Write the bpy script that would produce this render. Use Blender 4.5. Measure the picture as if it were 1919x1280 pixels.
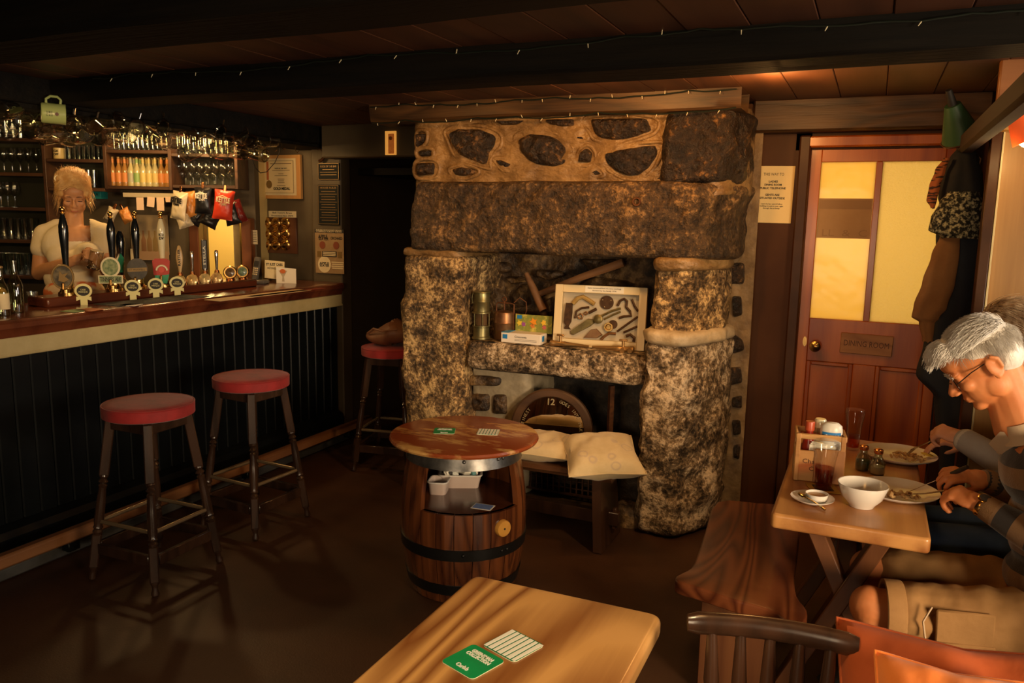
import bpy, bmesh, math, random
import numpy as np
from mathutils import Vector, Matrix, noise, Euler

for _o in list(bpy.data.objects):
    bpy.data.objects.remove(_o)
S = bpy.context.scene
COL = S.collection
random.seed(7)
PI = math.pi

# ---------------------------------------------------------------- camera
# axes of the room recovered from the vanishing points of the bar and of the fireplace wall (1919 x 1280 frame)
EYE = 1.62
CX, CY = 959.5, 640.0
VY = np.array([1640 - CX, 418 - CY]); VX = np.array([-2400 - CX, 345 - CY])
FPX = math.sqrt(-(VX @ VY))
_n = lambda v: v / np.linalg.norm(v)
_ay = _n(np.array([VY[0], VY[1], FPX])); _ax = -_n(np.array([VX[0], VX[1], FPX]))
_az = np.cross(_ax, _ay)
if _az[1] > 0: _az = -_az
RC = np.stack([_ax, _ay, _az])
cd = bpy.data.cameras.new('camera'); cam = bpy.data.objects.new('camera', cd); COL.objects.link(cam)
cd.sensor_width = 36; cd.lens = FPX * 36 / 1919; cd.clip_start = 0.05; cd.clip_end = 60
_m = Matrix(((RC[0, 0], -RC[0, 1], -RC[0, 2], 0), (RC[1, 0], -RC[1, 1], -RC[1, 2], 0), (RC[2, 0], -RC[2, 1], -RC[2, 2], EYE), (0, 0, 0, 1)))
cam.matrix_world = _m
S.camera = cam

# ---------------------------------------------------------------- world, lights, exposure
S.view_settings.view_transform = 'Standard'
S.view_settings.look = 'None'
S.view_settings.gamma = 1
S.view_settings.exposure = 0.0
S.view_settings.use_curve_mapping = False
wd = bpy.data.worlds.new('world'); S.world = wd; wd.use_nodes = True
wd.node_tree.nodes['Background'].inputs[0].default_value = (1.0, .72, .45, 1)
wd.node_tree.nodes['Background'].inputs[1].default_value = 0.003
S.cycles.max_bounces = 8; S.cycles.transparent_max_bounces = 24
S.cycles.caustics_reflective = False; S.cycles.caustics_refractive = False
S.cycles.sample_clamp_indirect = 4

def lamp(name, kind, loc, energy, col, aim=None, size=.1, size_y=None, spot=60, blend=.6, spread=180):
    l = bpy.data.lights.new(name, kind); l.energy = energy; l.color = col
    if kind == 'AREA':
        l.shape = 'RECTANGLE'; l.size = size; l.size_y = size_y or size; l.spread = math.radians(spread)
    else:
        l.shadow_soft_size = size
    if kind == 'SPOT':
        l.spot_size = math.radians(spot); l.spot_blend = blend
    o = bpy.data.objects.new(name, l); COL.objects.link(o); o.location = loc
    if aim is not None:
        o.rotation_euler = (Vector(aim) - Vector(loc)).to_track_quat('-Z', 'Y').to_euler()
    return o
WARM = (1.0, .60, .25); AMB = (1.0, .47, .13); DAY = (1.0, .80, .58)
lamp('assumed_window_daylight', 'AREA', (2.6, .3, 1.35), 40, (1.0, .74, .46), (-1.0, 3.5, .40), 1.1, .9, spread=80)  # assumed window on the right, not modelled; bare area light
lamp('assumed_window_daylight_side', 'AREA', (2.8, 2.75, 1.6), 20, (1.0, .90, .78), (.2, 2.65, 1.0), .9, .9, spread=110)  # stands for an assumed side window by the settle; no opening built
lamp('rear_fill_light', 'AREA', (-.4, -1.8, 1.3), 12, (1.0, .74, .46), (-1.2, 2.6, .3), 1.2, 1.0, spread=80)  # added area fill behind the view; no window in that wall
lamp('assumed_beam_spot', 'SPOT', (-1.05, 3.14, 2.17), 26, AMB, (-1.3, 3.95, 1.75), .05, spot=150, blend=.9)  # assumed spot hidden by the beam, from the glow above the lintel; no fixture
lamp('assumed_beam_spot_left', 'SPOT', (-2.15, 3.2, 2.17), 10, AMB, (-2.1, 3.95, 1.2), .05, spot=140, blend=.9)  # second assumed spot behind the beam, likewise without a fixture
lamp('fireplace_fill_spot', 'SPOT', (.12, 2.5, 1.95), 62, (1.0, .64, .30), (-1.2, 3.95, .62), .06, spot=58, blend=.9)  # added spot that brightens pillars and shelf stone; assumed source, no fixture
lamp('table_fill_spot', 'SPOT', (-.45, .9, 2.1), 42, (1.0, .70, .36), (-.6, 1.25, .7), .08, spot=75, blend=.9)  # added fill spot above the view, brightens the foreground table; no fixture
lamp('bar_fill_spot', 'SPOT', (-2.75, 1.50, 1.86), 46, (1.0, .62, .28), (-4.2, 3.2, 1.5), .06, spot=52, blend=.8)  # added spot left of the view, brightens barmaid and pumps; no fixture
lamp('assumed_bar_light_middle', 'POINT', (-4.2, 3.62, 2.08), 17, (1.0, .62, .24), None, .05)  # assumed light over the bar near the barmaid, no lamp modelled
lamp('tankard_fill_light', 'POINT', (-4.45, 2.75, 2.10), 10, (1.0, .60, .22), None, .05)  # added fill light behind the rail, backlights the tankards and left shelves
lamp('assumed_bar_light_far', 'POINT', (-4.05, 4.15, 2.12), 11, (1.0, .56, .2), None, .05)  # assumed light over the far end of the bar, lamp not modelled
lamp('room_fill_light', 'POINT', (-.25, 1.25, 2.06), 8, AMB, None, .10)  # added warm fill below the ceiling; no such lamp is built
lamp('door_fill_light', 'POINT', (-.42, 3.55, 2.10), 10, AMB, None, .08)  # added fill that warms the door wood; has no fixture
lamp('assumed_back_room_light', 'POINT', (-4.70, 4.78, 1.75), 22, (1.0, .72, .28), None, .1)  # assumed source lighting the yellow room; its lamp is not modelled
lamp('assumed_dining_room_light', 'AREA', (-.1, 5.5, 1.7), 30, (1.0, .70, .32), (-.1, 4.6, 1.5), 1.2, 1.4)  # area light assumed behind the door panes to light them from the back

# ---------------------------------------------------------------- helpers
def ray(x, y):
    return RC @ np.array([x - CX, y - CY, FPX])
def P(x, y, X=None, Y=None, z=None, D=None, pl=None):
    """the point of the room seen at pixel x, y on a plane X=, Y=, z=, at depth D, or on plane pl=(point, normal)"""
    d = ray(x, y)
    if z is not None: t = (z - EYE) / d[2]
    elif Y is not None: t = Y / d[1]
    elif X is not None: t = X / d[0]
    elif D is not None: t = D / FPX
    else:
        n = np.array(pl[1]); t = (np.array(pl[0]) - np.array([0, 0, EYE])) @ n / (d @ n)
    return Vector((t * d[0], t * d[1], EYE + t * d[2]))

_cb = None
def _cbtopo():
    global _cb
    if _cb is None:
        bm = bmesh.new(); sg = []
        for sx in (-1, 1):
            for sy in (-1, 1):
                for sz in (-1, 1):
                    for k in range(3):
                        e = [1, 1, 1]; e[k] = 0
                        sg.append((sx, sy, sz, e))
                        bm.verts.new((sx * (1 - .1 * e[0]), sy * (1 - .1 * e[1]), sz * (1 - .1 * e[2])))
        bm.verts.index_update(); bm.verts.ensure_lookup_table()
        for i, v in enumerate(bm.verts): v.index = i
        bmesh.ops.convex_hull(bm, input=bm.verts)
        bmesh.ops.dissolve_limit(bm, angle_limit=.01, verts=bm.verts, edges=bm.edges)
        bm.normal_update()
        _cb = (sg, [tuple(v.index for v in f.verts) for f in bm.faces]); bm.free()
    return _cb

def rotm(rx=0, ry=0, rz=0, loc=(0, 0, 0)):
    return Matrix.Translation(loc) @ Euler((rx, ry, rz)).to_matrix().to_4x4()
def frame(o, x, z):
    """matrix with origin o, x axis x and z axis near z"""
    x = Vector(x).normalized(); z = Vector(z); y = z.cross(x).normalized(); z = x.cross(y)
    return Matrix(((x[0], y[0], z[0], o[0]), (x[1], y[1], z[1], o[1]), (x[2], y[2], z[2], o[2]), (0, 0, 0, 1)))
def alongz(p0, p1):
    d = Vector(p1) - Vector(p0)
    return Matrix.Translation(p0) @ d.to_track_quat('Z', 'Y').to_matrix().to_4x4()

class MB:
    def __init__(s, M=None):
        s.v = []; s.f = []; s.M = M
    def add(s, vs, fs, M=None):
        o = len(s.v)
        if M is not None: vs = [M @ Vector(v) for v in vs]
        if s.M is not None: vs = [s.M @ Vector(v) for v in vs]
        s.v += [tuple(v) for v in vs]; s.f += [tuple(i + o for i in f) for f in fs]
        return s
    def box(s, c, sz, M=None, b=0.0):
        h = [q / 2 for q in sz]
        if b <= 0:
            vs = [(c[0] + h[0] * i, c[1] + h[1] * j, c[2] + h[2] * k) for i in (-1, 1) for j in (-1, 1) for k in (-1, 1)]
            return s.add(vs, [(0, 1, 3, 2), (4, 6, 7, 5), (0, 4, 5, 1), (2, 3, 7, 6), (0, 2, 6, 4), (1, 5, 7, 3)], M)
        sg, fs = _cbtopo(); b = min(b, min(h) * .95)
        vs = [(c[0] + a[0] * (h[0] - b * a[3][0]), c[1] + a[1] * (h[1] - b * a[3][1]), c[2] + a[2] * (h[2] - b * a[3][2])) for a in sg]
        return s.add(vs, fs, M)
    def lathe(s, prof, n=24, M=None, a0=0, a1=2 * PI):
        full = abs(a1 - a0 - 2 * PI) < 1e-6; k = n if full else n + 1
        vs = []; fs = []
        for r, z in prof:
            for i in range(k):
                a = a0 + (a1 - a0) * i / n
                vs.append((r * math.cos(a), r * math.sin(a), z))
        for j in range(len(prof) - 1):
            for i in range(n):
                i2 = (i + 1) % k
                fs.append((j * k + i, j * k + i2, (j + 1) * k + i2, (j + 1) * k + i))
        if full:
            if prof[0][0] > 1e-6: fs.append(tuple(reversed(range(k))))
            if prof[-1][0] > 1e-6: fs.append(tuple((len(prof) - 1) * k + i for i in range(k)))
        return s.add(vs, fs, M)
    def cyl(s, p0, p1, r0, r1=None, n=16, M=None):
        r1 = r0 if r1 is None else r1; L = (Vector(p1) - Vector(p0)).length
        A = alongz(p0, p1)
        return s.lathe([(r0, 0), (r1, L)], n, A if M is None else M @ A)
    def tube(s, pts, r, n=8, M=None, closed=False, ell=None):
        pts = [Vector(p) for p in pts]; k = len(pts); vs = []; fs = []
        rr = r if hasattr(r, '__len__') else [r] * k
        up = Vector((0, 0, 1)); px = None
        for i, p in enumerate(pts):
            t = (pts[(i + 1) % k] - pts[i - 1]) if closed else (pts[min(i + 1, k - 1)] - pts[max(i - 1, 0)])
            t = t.normalized() if t.length > 1e-9 else Vector((0, 0, 1))
            if px is None: px = t.cross(up if abs(t.z) < .9 else Vector((1, 0, 0))).normalized()
            px = (px - t * px.dot(t)).normalized(); py = t.cross(px)
            e = ell or (1, 1)
            for j in range(n):
                a = 2 * PI * j / n
                vs.append(p + px * (math.cos(a) * rr[i] * e[0]) + py * (math.sin(a) * rr[i] * e[1]))
        for i in range(k if closed else k - 1):
            for j in range(n):
                a, b2 = i * n, ((i + 1) % k) * n
                fs.append((a + j, a + (j + 1) % n, b2 + (j + 1) % n, b2 + j))
        if not closed:
            fs.append(tuple(reversed(range(n)))); fs.append(tuple((k - 1) * n + j for j in range(n)))
        return s.add(vs, fs, M)
    def prism(s, poly, z0, z1, M=None, inset=0.0):
        n = len(poly); cx = sum(p[0] for p in poly) / n; cy = sum(p[1] for p in poly) / n
        k = 1 - inset
        vs = [(x, y, z0) for x, y in poly] + [(cx + (x - cx) * k, cy + (y - cy) * k, z1) for x, y in poly]
        ar = sum(poly[i][0] * poly[(i + 1) % n][1] - poly[(i + 1) % n][0] * poly[i][1] for i in range(n))
        fs = [tuple(reversed(range(n))), tuple(range(n, 2 * n))] + [(i, (i + 1) % n, n + (i + 1) % n, n + i) for i in range(n)]
        if ar < 0: fs = [tuple(reversed(f)) for f in fs]
        return s.add(vs, fs, M)
    def sph(s, c, r, n=16, m=10, M=None, rot=None):
        r = r if hasattr(r, '__len__') else (r, r, r)
        vs = [(0, 0, -1)]; fs = []
        for j in range(1, m):
            p = PI * j / m - PI / 2
            for i in range(n):
                a = 2 * PI * i / n; vs.append((math.cos(p) * math.cos(a), math.cos(p) * math.sin(a), math.sin(p)))
        vs.append((0, 0, 1)); e = len(vs) - 1
        for i in range(n):
            fs.append((0, 1 + (i + 1) % n, 1 + i)); b = 1 + (m - 2) * n; fs.append((e, b + i, b + (i + 1) % n))
        for j in range(m - 2):
            for i in range(n):
                a = 1 + j * n; fs.append((a + i, a + (i + 1) % n, a + n + (i + 1) % n, a + n + i))
        A = Matrix.Translation(c) @ (rot if rot is not None else Matrix()) @ Matrix.Diagonal((r[0], r[1], r[2], 1))
        return s.add(vs, fs, A if M is None else M @ A)
    def torus(s, c, R, r, n=24, m=8, M=None, a0=0, a1=2 * PI):
        k = n if abs(a1 - a0 - 2 * PI) < 1e-6 else n + 1
        pts = [(c[0] + R * math.cos(a0 + (a1 - a0) * i / n), c[1] + R * math.sin(a0 + (a1 - a0) * i / n), c[2]) for i in range(k)]
        return s.tube(pts, r, m, M, closed=(k == n))
    def mesh(s, name='m'):
        me = bpy.data.meshes.new(name); me.from_pydata(s.v, [], s.f); me.update(); return me
    def build(s, name, m, parent=None, smooth=True, ang=40):
        me = s.mesh(name)
        return link(name, me, m, parent, smooth, ang)

def link(name, me, m, parent=None, smooth=True, ang=40):
    o = bpy.data.objects.new(name, me); COL.objects.link(o)
    if m is not None and not me.materials: me.materials.append(m)
    if smooth:
        try: me.shade_smooth(); me.set_sharp_from_angle(angle=math.radians(ang))
        except Exception: pass
    if parent is not None: o.parent = parent
    return o
def tag(o, label=None, cat=None, group=None, kind=None):
    if label: o['label'] = label
    if cat: o['category'] = cat
    if group: o['group'] = group
    if kind: o['kind'] = kind
    return o
def thing(name, label, cat, loc=(0, 0, 0), rz=0, group=None, M=None):
    o = bpy.data.objects.new(name, None); COL.objects.link(o); o.empty_display_size = .05
    if M is not None: o.matrix_world = M
    else: o.location = loc; o.rotation_euler = (0, 0, rz)
    return tag(o, label, cat, group)
def copy_tree(o, M=None, label=None, parent=None):
    c = o.copy(); COL.objects.link(c); c.parent = parent
    if label: c['label'] = label
    if M is not None: c.matrix_world = M
    for ch in [q for q in bpy.data.objects if q.parent == o]:
        copy_tree(ch, None, None, c)
    return c
_children = {}
def kids(o):
    return [q for q in bpy.data.objects if q.parent == o]

def txt(name, s, m, parent, M, h=.02, w=None, align='CENTER', depth=.0006, sp=1.0, bold=0.0):
    """raised flat lettering: height h, squeezed to width w, in the local frame M (x along the line, y up)"""
    cu = bpy.data.curves.new('txt', 'FONT'); cu.body = s; cu.size = h * 1.4; cu.align_x = align; cu.align_y = 'CENTER'
    cu.extrude = depth; cu.space_character = sp; cu.resolution_u = 2; cu.offset = bold * h
    ob = bpy.data.objects.new('txt', cu); COL.objects.link(ob)
    dg = bpy.context.evaluated_depsgraph_get(); me = bpy.data.meshes.new_from_object(ob.evaluated_get(dg))
    bpy.data.objects.remove(ob)
    k = 1
    if w and len(me.vertices):
        xs = [v.co.x for v in me.vertices]; k = w / max(1e-6, max(xs) - min(xs))
    me.transform(M @ Matrix.Diagonal((k, 1, 1, 1)))
    me.materials.clear(); me.name = name
    return link(name, me, m, parent, False)

# ---------------------------------------------------------------- materials
def sock(n, *names):
    for k in names:
        if k in n.inputs: return n.inputs[k]
MATS = {}
def mat(name, col, rough=.5, metal=0.0, col2=None, sc=8, det=6, lo=.35, hi=.65, bump=None, spec=None, coat=0, sheen=0, emis=None, st=(1, 1, 1), alpha=None, sss=0, col3=None, coord='Object'):
    m = bpy.data.materials.new(name); m.use_nodes = True; MATS[name] = m
    nt = m.node_tree; N = nt.nodes; L = nt.links; b = N['Principled BSDF']
    b.inputs['Roughness'].default_value = rough; b.inputs['Metallic'].default_value = metal
    b.inputs['Base Color'].default_value = (*col, 1)
    if spec is not None: sock(b, 'Specular IOR Level', 'Specular').default_value = spec
    if coat: sock(b, 'Coat Weight', 'Coat').default_value = coat; sock(b, 'Coat Roughness').default_value = .12
    if sheen: sock(b, 'Sheen Weight', 'Sheen').default_value = sheen
    if sss:
        sock(b, 'Subsurface Weight', 'Subsurface').default_value = sss; sock(b, 'Subsurface Radius').default_value = (.02, .008, .004)
    if emis: sock(b, 'Emission Color', 'Emission').default_value = (*emis[0], 1); b.inputs['Emission Strength'].default_value = emis[1]
    if alpha is not None: b.inputs['Alpha'].default_value = alpha
    if col2 is not None or bump is not None:
        tc = N.new('ShaderNodeTexCoord'); mp = N.new('ShaderNodeMapping'); mp.inputs['Scale'].default_value = st
        L.new(tc.outputs[coord], mp.inputs['Vector'])
    if col2 is not None:
        nz = N.new('ShaderNodeTexNoise'); nz.inputs['Scale'].default_value = sc; nz.inputs['Detail'].default_value = det; nz.inputs['Roughness'].default_value = .62
        L.new(mp.outputs[0], nz.inputs['Vector'])
        cr = N.new('ShaderNodeValToRGB'); cr.color_ramp.elements[0].position = lo; cr.color_ramp.elements[1].position = hi
        cr.color_ramp.elements[0].color = (*col, 1); cr.color_ramp.elements[1].color = (*col2, 1)
        if col3 is not None:
            e = cr.color_ramp.elements.new((lo + hi) / 2); e.color = (*col3, 1)
        L.new(nz.outputs['Fac'], cr.inputs[0]); L.new(cr.outputs[0], b.inputs['Base Color'])
    if bump is not None:
        n2 = N.new('ShaderNodeTexNoise'); n2.inputs['Scale'].default_value = bump[0]; n2.inputs['Detail'].default_value = 5
        bp = N.new('ShaderNodeBump'); bp.inputs['Strength'].default_value = bump[1]; bp.inputs['Distance'].default_value = bump[2]
        L.new(mp.outputs[0], n2.inputs['Vector']); L.new(n2.outputs['Fac'], bp.inputs['Height']); L.new(bp.outputs[0], b.inputs['Normal'])
    return m
def wood(name, c1, c2, sc=3, rough=.4, axis=1, rings=6, dist=3.5, coat=0, bump=.15, fine=.35, knots=None):
    """long-grained wood: distorted bands stretched along an axis plus fine fibres and optional knots"""
    m = bpy.data.materials.new(name); m.use_nodes = True; MATS[name] = m
    nt = m.node_tree; N = nt.nodes; L = nt.links; b = N['Principled BSDF']; b.inputs['Roughness'].default_value = rough
    if coat: sock(b, 'Coat Weight').default_value = coat; sock(b, 'Coat Roughness').default_value = .15
    tc = N.new('ShaderNodeTexCoord'); oi = N.new('ShaderNodeObjectInfo')
    ad = N.new('ShaderNodeVectorMath'); ad.operation = 'ADD'
    ml = N.new('ShaderNodeVectorMath'); ml.operation = 'SCALE'; ml.inputs['Scale'].default_value = 7.0
    cb = N.new('ShaderNodeCombineXYZ')
    for i in range(3): L.new(oi.outputs['Random'], cb.inputs[i])
    L.new(cb.outputs[0], ml.inputs[0]); L.new(tc.outputs['Object'], ad.inputs[0]); L.new(ml.outputs[0], ad.inputs[1])
    mp = N.new('ShaderNodeMapping'); s3 = [sc, sc, sc]; s3[axis] = sc * .16; mp.inputs['Scale'].default_value = s3
    L.new(ad.outputs[0], mp.inputs['Vector'])
    nz = N.new('ShaderNodeTexNoise'); nz.inputs['Scale'].default_value = 1.0; nz.inputs['Detail'].default_value = 2; nz.inputs['Distortion'].default_value = .6
    L.new(mp.outputs[0], nz.inputs['Vector'])
    mu = N.new('ShaderNodeMath'); mu.operation = 'MULTIPLY'; mu.inputs[1].default_value = rings * 2
    L.new(nz.outputs['Fac'], mu.inputs[0])
    pp = N.new('ShaderNodeMath'); pp.operation = 'PINGPONG'; pp.inputs[1].default_value = 1.0; L.new(mu.outputs[0], pp.inputs[0])
    mp2 = N.new('ShaderNodeMapping'); s4 = [sc * 28] * 3; s4[axis] = sc * 1.2; mp2.inputs['Scale'].default_value = s4
    L.new(ad.outputs[0], mp2.inputs['Vector'])
    n2 = N.new('ShaderNodeTexNoise'); n2.inputs['Scale'].default_value = 1; n2.inputs['Detail'].default_value = 3; L.new(mp2.outputs[0], n2.inputs['Vector'])
    mx = N.new('ShaderNodeMath'); mx.operation = 'MULTIPLY_ADD'; mx.inputs[1].default_value = fine; L.new(n2.outputs['Fac'], mx.inputs[0])
    m3 = N.new('ShaderNodeMath'); m3.operation = 'MULTIPLY'; m3.inputs[1].default_value = 1 - fine; L.new(pp.outputs[0], m3.inputs[0]); L.new(m3.outputs[0], mx.inputs[2])
    cr = N.new('ShaderNodeValToRGB'); cr.color_ramp.elements[0].color = (*c1, 1); cr.color_ramp.elements[1].color = (*c2, 1)
    cr.color_ramp.elements[0].position = .12; cr.color_ramp.elements[1].position = .75
    L.new(mx.outputs[0], cr.inputs[0]); out = cr.outputs[0]
    if knots:
        vo = N.new('ShaderNodeTexVoronoi'); vo.inputs['Scale'].default_value = knots[0]
        mpk = N.new('ShaderNodeMapping'); sk = [1, 1, 1]; sk[axis] = .6; mpk.inputs['Scale'].default_value = sk
        L.new(ad.outputs[0], mpk.inputs['Vector']); L.new(mpk.outputs[0], vo.inputs['Vector'])
        kr = N.new('ShaderNodeValToRGB'); kr.color_ramp.elements[0].position = .02; kr.color_ramp.elements[1].position = knots[1]
        kr.color_ramp.elements[0].color = (.18, .12, .08, 1); kr.color_ramp.elements[1].color = (1, 1, 1, 1)
        L.new(vo.outputs['Distance'], kr.inputs[0])
        mm = N.new('ShaderNodeMixRGB'); mm.blend_type = 'MULTIPLY'; mm.inputs[0].default_value = 1
        L.new(out, mm.inputs[1]); L.new(kr.outputs[0], mm.inputs[2]); out = mm.outputs[0]
    L.new(out, b.inputs['Base Color'])
    bp = N.new('ShaderNodeBump'); bp.inputs['Strength'].default_value = bump; bp.inputs['Distance'].default_value = .003
    L.new(mx.outputs[0], bp.inputs['Height']); L.new(bp.outputs[0], b.inputs['Normal'])
    return m
def granite(name, dark, mid, light, sc=26, bumpd=.02, rough=.42, hi=.62, big=3.0, stain=None):
    """coarse crystals: grain over broad blotches through a ramp, with strong relief so that facets catch the light"""
    m = bpy.data.materials.new(name); m.use_nodes = True; MATS[name] = m
    nt = m.node_tree; N = nt.nodes; L = nt.links; b = N['Principled BSDF']
    tc = N.new('ShaderNodeTexCoord')
    def nz(s, d, r=.6):
        q = N.new('ShaderNodeTexNoise'); q.inputs['Scale'].default_value = s; q.inputs['Detail'].default_value = d; q.inputs['Roughness'].default_value = r; L.new(tc.outputs['Object'], q.inputs['Vector']); return q.outputs['Fac']
    def ma(op, x, y, z=None):
        q = N.new('ShaderNodeMath'); q.operation = op
        for k, v in enumerate((x, y, z)):
            if v is None: continue
            if isinstance(v, (int, float)): q.inputs[k].default_value = v
            else: L.new(v, q.inputs[k])
        return q.outputs[0]
    g1, g2, g3 = nz(sc * 1.5, 5, .7), nz(sc * .42, 4, .6), nz(big, 3)
    v = ma('ADD', ma('MULTIPLY', g1, .60), ma('ADD', ma('MULTIPLY', g2, .42), ma('MULTIPLY', g3, .36)))   # mean about .69
    v = ma('SUBTRACT', v, .19)
    cr = N.new('ShaderNodeValToRGB'); e = cr.color_ramp.elements
    e[0].position = .40; e[0].color = (*dark, 1); e[1].position = hi + .06; e[1].color = (*light, 1)
    q = e.new((.40 + hi) / 2 + .03); q.color = (*mid, 1)
    L.new(v, cr.inputs[0]); col = cr.outputs[0]
    if stain:
        mx = N.new('ShaderNodeMixRGB'); L.new(ma('MULTIPLY', ma('SUBTRACT', nz(2.2, 3), .48), 3.2), mx.inputs[0]); mx.use_clamp = True
        L.new(col, mx.inputs[1]); mx.inputs[2].default_value = (*stain, 1); col = mx.outputs[0]
    L.new(col, b.inputs['Base Color'])
    L.new(ma('SUBTRACT', rough + .32, ma('MULTIPLY', g1, .55)), b.inputs['Roughness'])
    bp = N.new('ShaderNodeBump'); bp.inputs['Strength'].default_value = 1.0; bp.inputs['Distance'].default_value = bumpd
    L.new(ma('ADD', ma('MULTIPLY', g1, .55), ma('MULTIPLY', g2, 1.0)), bp.inputs['Height']); L.new(bp.outputs[0], b.inputs['Normal'])
    return m
def glass(name, tint=(1, 1, 1), refl=.10, rough=.03, to=.75):
    """thin clear glass: transparent with reflections that grow towards the edges"""
    m = bpy.data.materials.new(name); m.use_nodes = True; MATS[name] = m
    nt = m.node_tree; N = nt.nodes; L = nt.links; N.remove(N['Principled BSDF']); out = N['Material Output']
    tr = N.new('ShaderNodeBsdfTransparent'); tr.inputs[0].default_value = (*tint, 1)
    gl = N.new('ShaderNodeBsdfGlossy'); gl.inputs['Roughness'].default_value = rough
    lw = N.new('ShaderNodeLayerWeight'); lw.inputs['Blend'].default_value = .35
    mr = N.new('ShaderNodeMapRange'); mr.inputs['To Min'].default_value = refl; mr.inputs['To Max'].default_value = to
    L.new(lw.outputs['Facing'], mr.inputs['Value'])
    mx = N.new('ShaderNodeMixShader'); L.new(mr.outputs[0], mx.inputs[0]); L.new(tr.outputs[0], mx.inputs[1]); L.new(gl.outputs[0], mx.inputs[2])
    L.new(mx.outputs[0], out.inputs['Surface'])
    return m
M_BLACKPAINT = mat('black_gloss_paint', (.0028, .004, .005), .38, col2=(.006, .0075, .008), sc=5, bump=(30, .15, .002), spec=.28)
M_BEAM = mat('dark_beam_timber', (.005, .005, .005), .75, col2=(.011, .009, .007), sc=3, st=(.4, 6, 6), bump=(9, .5, .01), spec=.12)
M_BEAMB = wood('brown_beam_timber', (.022, .011, .005), (.10, .048, .017), 5, .5, 0, 6, bump=.6, fine=.5)
M_CEILB = wood('ceiling_board', (.055, .018, .007), (.10, .034, .013), 3, .55, 1, 4)
M_FLOOR = mat('dark_brown_floor', (.042, .017, .008), .5, col2=(.085, .036, .016), sc=2.2, det=8, lo=.3, hi=.7, bump=(160, .35, .002))
M_MAHOG = wood('polished_mahogany', (.075, .016, .008), (.17, .045, .018), 4, .22, 0, 3, coat=.5, bump=.05)
M_CREAM = mat('cream_gloss_paint', (.62, .50, .25), .38, col2=(.52, .41, .19), sc=14, lo=.3, hi=.75, bump=(60, .1, .001))
M_DARKW = wood('dark_stained_wood', (.028, .013, .007), (.07, .03, .015), 5, .28, 2, 4, coat=.35, bump=.1)
M_SHELFW = wood('brown_shelf_wood', (.045, .02, .01), (.09, .04, .018), 4, .45, 0, 4)
M_OLIVE = mat('brown_olive_wall_paint', (.085, .062, .034), .6, col2=(.11, .08, .043), sc=2.5, bump=(40, .1, .002))
M_BROWNP = mat('brown_wall_paint', (.060, .021, .007), .45, col2=(.075, .028, .010), sc=4, bump=(50, .12, .002), spec=.15)
M_DOORW = wood('red_pine_door', (.28, .048, .006), (.52, .135, .018), 4, .35, 2, 3, coat=.25, bump=.08, knots=(4.5, .05))
M_FRAMEW = mat('dark_brown_gloss', (.045, .017, .007), .38, col2=(.07, .027, .010), sc=6, bump=(30, .15, .002), spec=.2)
M_PINE = wood('knotty_pine', (.27, .13, .032), (.46, .25, .07), 3, .42, 2, 2, coat=.1, bump=.06, knots=(5, .15))
M_MORTAR = mat('tan_lime_mortar', (.13, .07, .026), .42, col2=(.36, .215, .085), sc=7, det=9, lo=.34, hi=.66, bump=(22, 1.0, .014), st=(1, 1, 1.6))
G_LINT = granite('lintel_granite', (.022, .012, .006), (.10, .055, .023), (.48, .27, .10), 32, .032, .40, .62, 3)
G_PILL = granite('pillar_granite', (.03, .017, .008), (.22, .13, .055), (.86, .58, .26), 36, .030, .34, .545, 5)
G_PALE = granite('pale_granite', (.04, .025, .014), (.28, .185, .10), (.88, .68, .46), 34, .034, .34, .535, 3.5)
G_DARK = granite('dark_rubble_stone', (.007, .004, .003), (.035, .018, .008), (.42, .21, .07), 26, .035, .30, .66, 5)
G_NICHE = granite('niche_stone', (.02, .011, .006), (.11, .062, .028), (.36, .22, .09), 14, .03, .45, .62)

# ---------------------------------------------------------------- floor, ceiling, walls
def struct(o, label=None):
    o['kind'] = 'structure'
    if label: o['label'] = label
    return o
fm = MB(); NF = 40
for i in range(NF + 1):
    for j in range(NF + 1):
        x = -7.5 + 10.5 * i / NF; y = -2 + 8.2 * j / NF
        fm.v.append((x, y, .004 * noise.noise((x * 2, y * 2, 0)) - .004))
for i in range(NF):
    for j in range(NF):
        a = i * (NF + 1) + j; fm.f.append((a, a + NF + 1, a + NF + 2, a + 1))
struct(fm.build('floor', M_FLOOR), 'dark brown worn pub floor')
ce = struct(MB().box((-2.3, 2.0, 2.27), (10.4, 8.2, .06)).build('ceiling', M_CEILB), 'low ceiling of reddish brown boards')
pl = MB().box((0, 0, 0), (.198, 5.0, .02), b=.003)
pm = pl.mesh('plank'); pm.materials.append(M_CEILB)
for i in range(37):
    o = link('plank', pm, None, ce, False); o.location = (-5.9 + i * .2, 2.5, 2.228 + (i * 7 % 3) * .001)
# heavy beams run parallel to the fireplace wall
def beam(n, Y, w, z0, z1, m, x0=-5.2, x1=1.9, amp=.012, label=None):
    b = MB(); k = 60; vs = []; fs = []
    prof = [(-.5, 1), (-.5, .35), (-.47, .06), (-.42, 0), (.42, 0), (.47, .06), (.5, .35), (.5, 1)]
    for i in range(k + 1):
        x = x0 + (x1 - x0) * i / k
        for a, c in prof:
            d = noise.noise((x * 1.3, a * 3 + Y, c * 2)) * amp
            vs.append((x, Y + a * w + d, z0 + (z1 - z0) * c + (noise.noise((x * .9, Y * 3, 5)) * amp if c < .5 else 0)))
    q = len(prof)
    for i in range(k):
        for j in range(q - 1):
            fs.append((i * q + j, i * q + j + 1, (i + 1) * q + j + 1, (i + 1) * q + j))
    b.add(vs, [tuple(reversed(f)) for f in fs])
    return struct(b.build('trim_%d' % n, m), label)
beam(1, 3.96, .24, 2.128, 2.30, M_BEAMB, -2.62, -.60, .014, 'weathered brown timber beam resting on the stone chimney breast')
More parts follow.
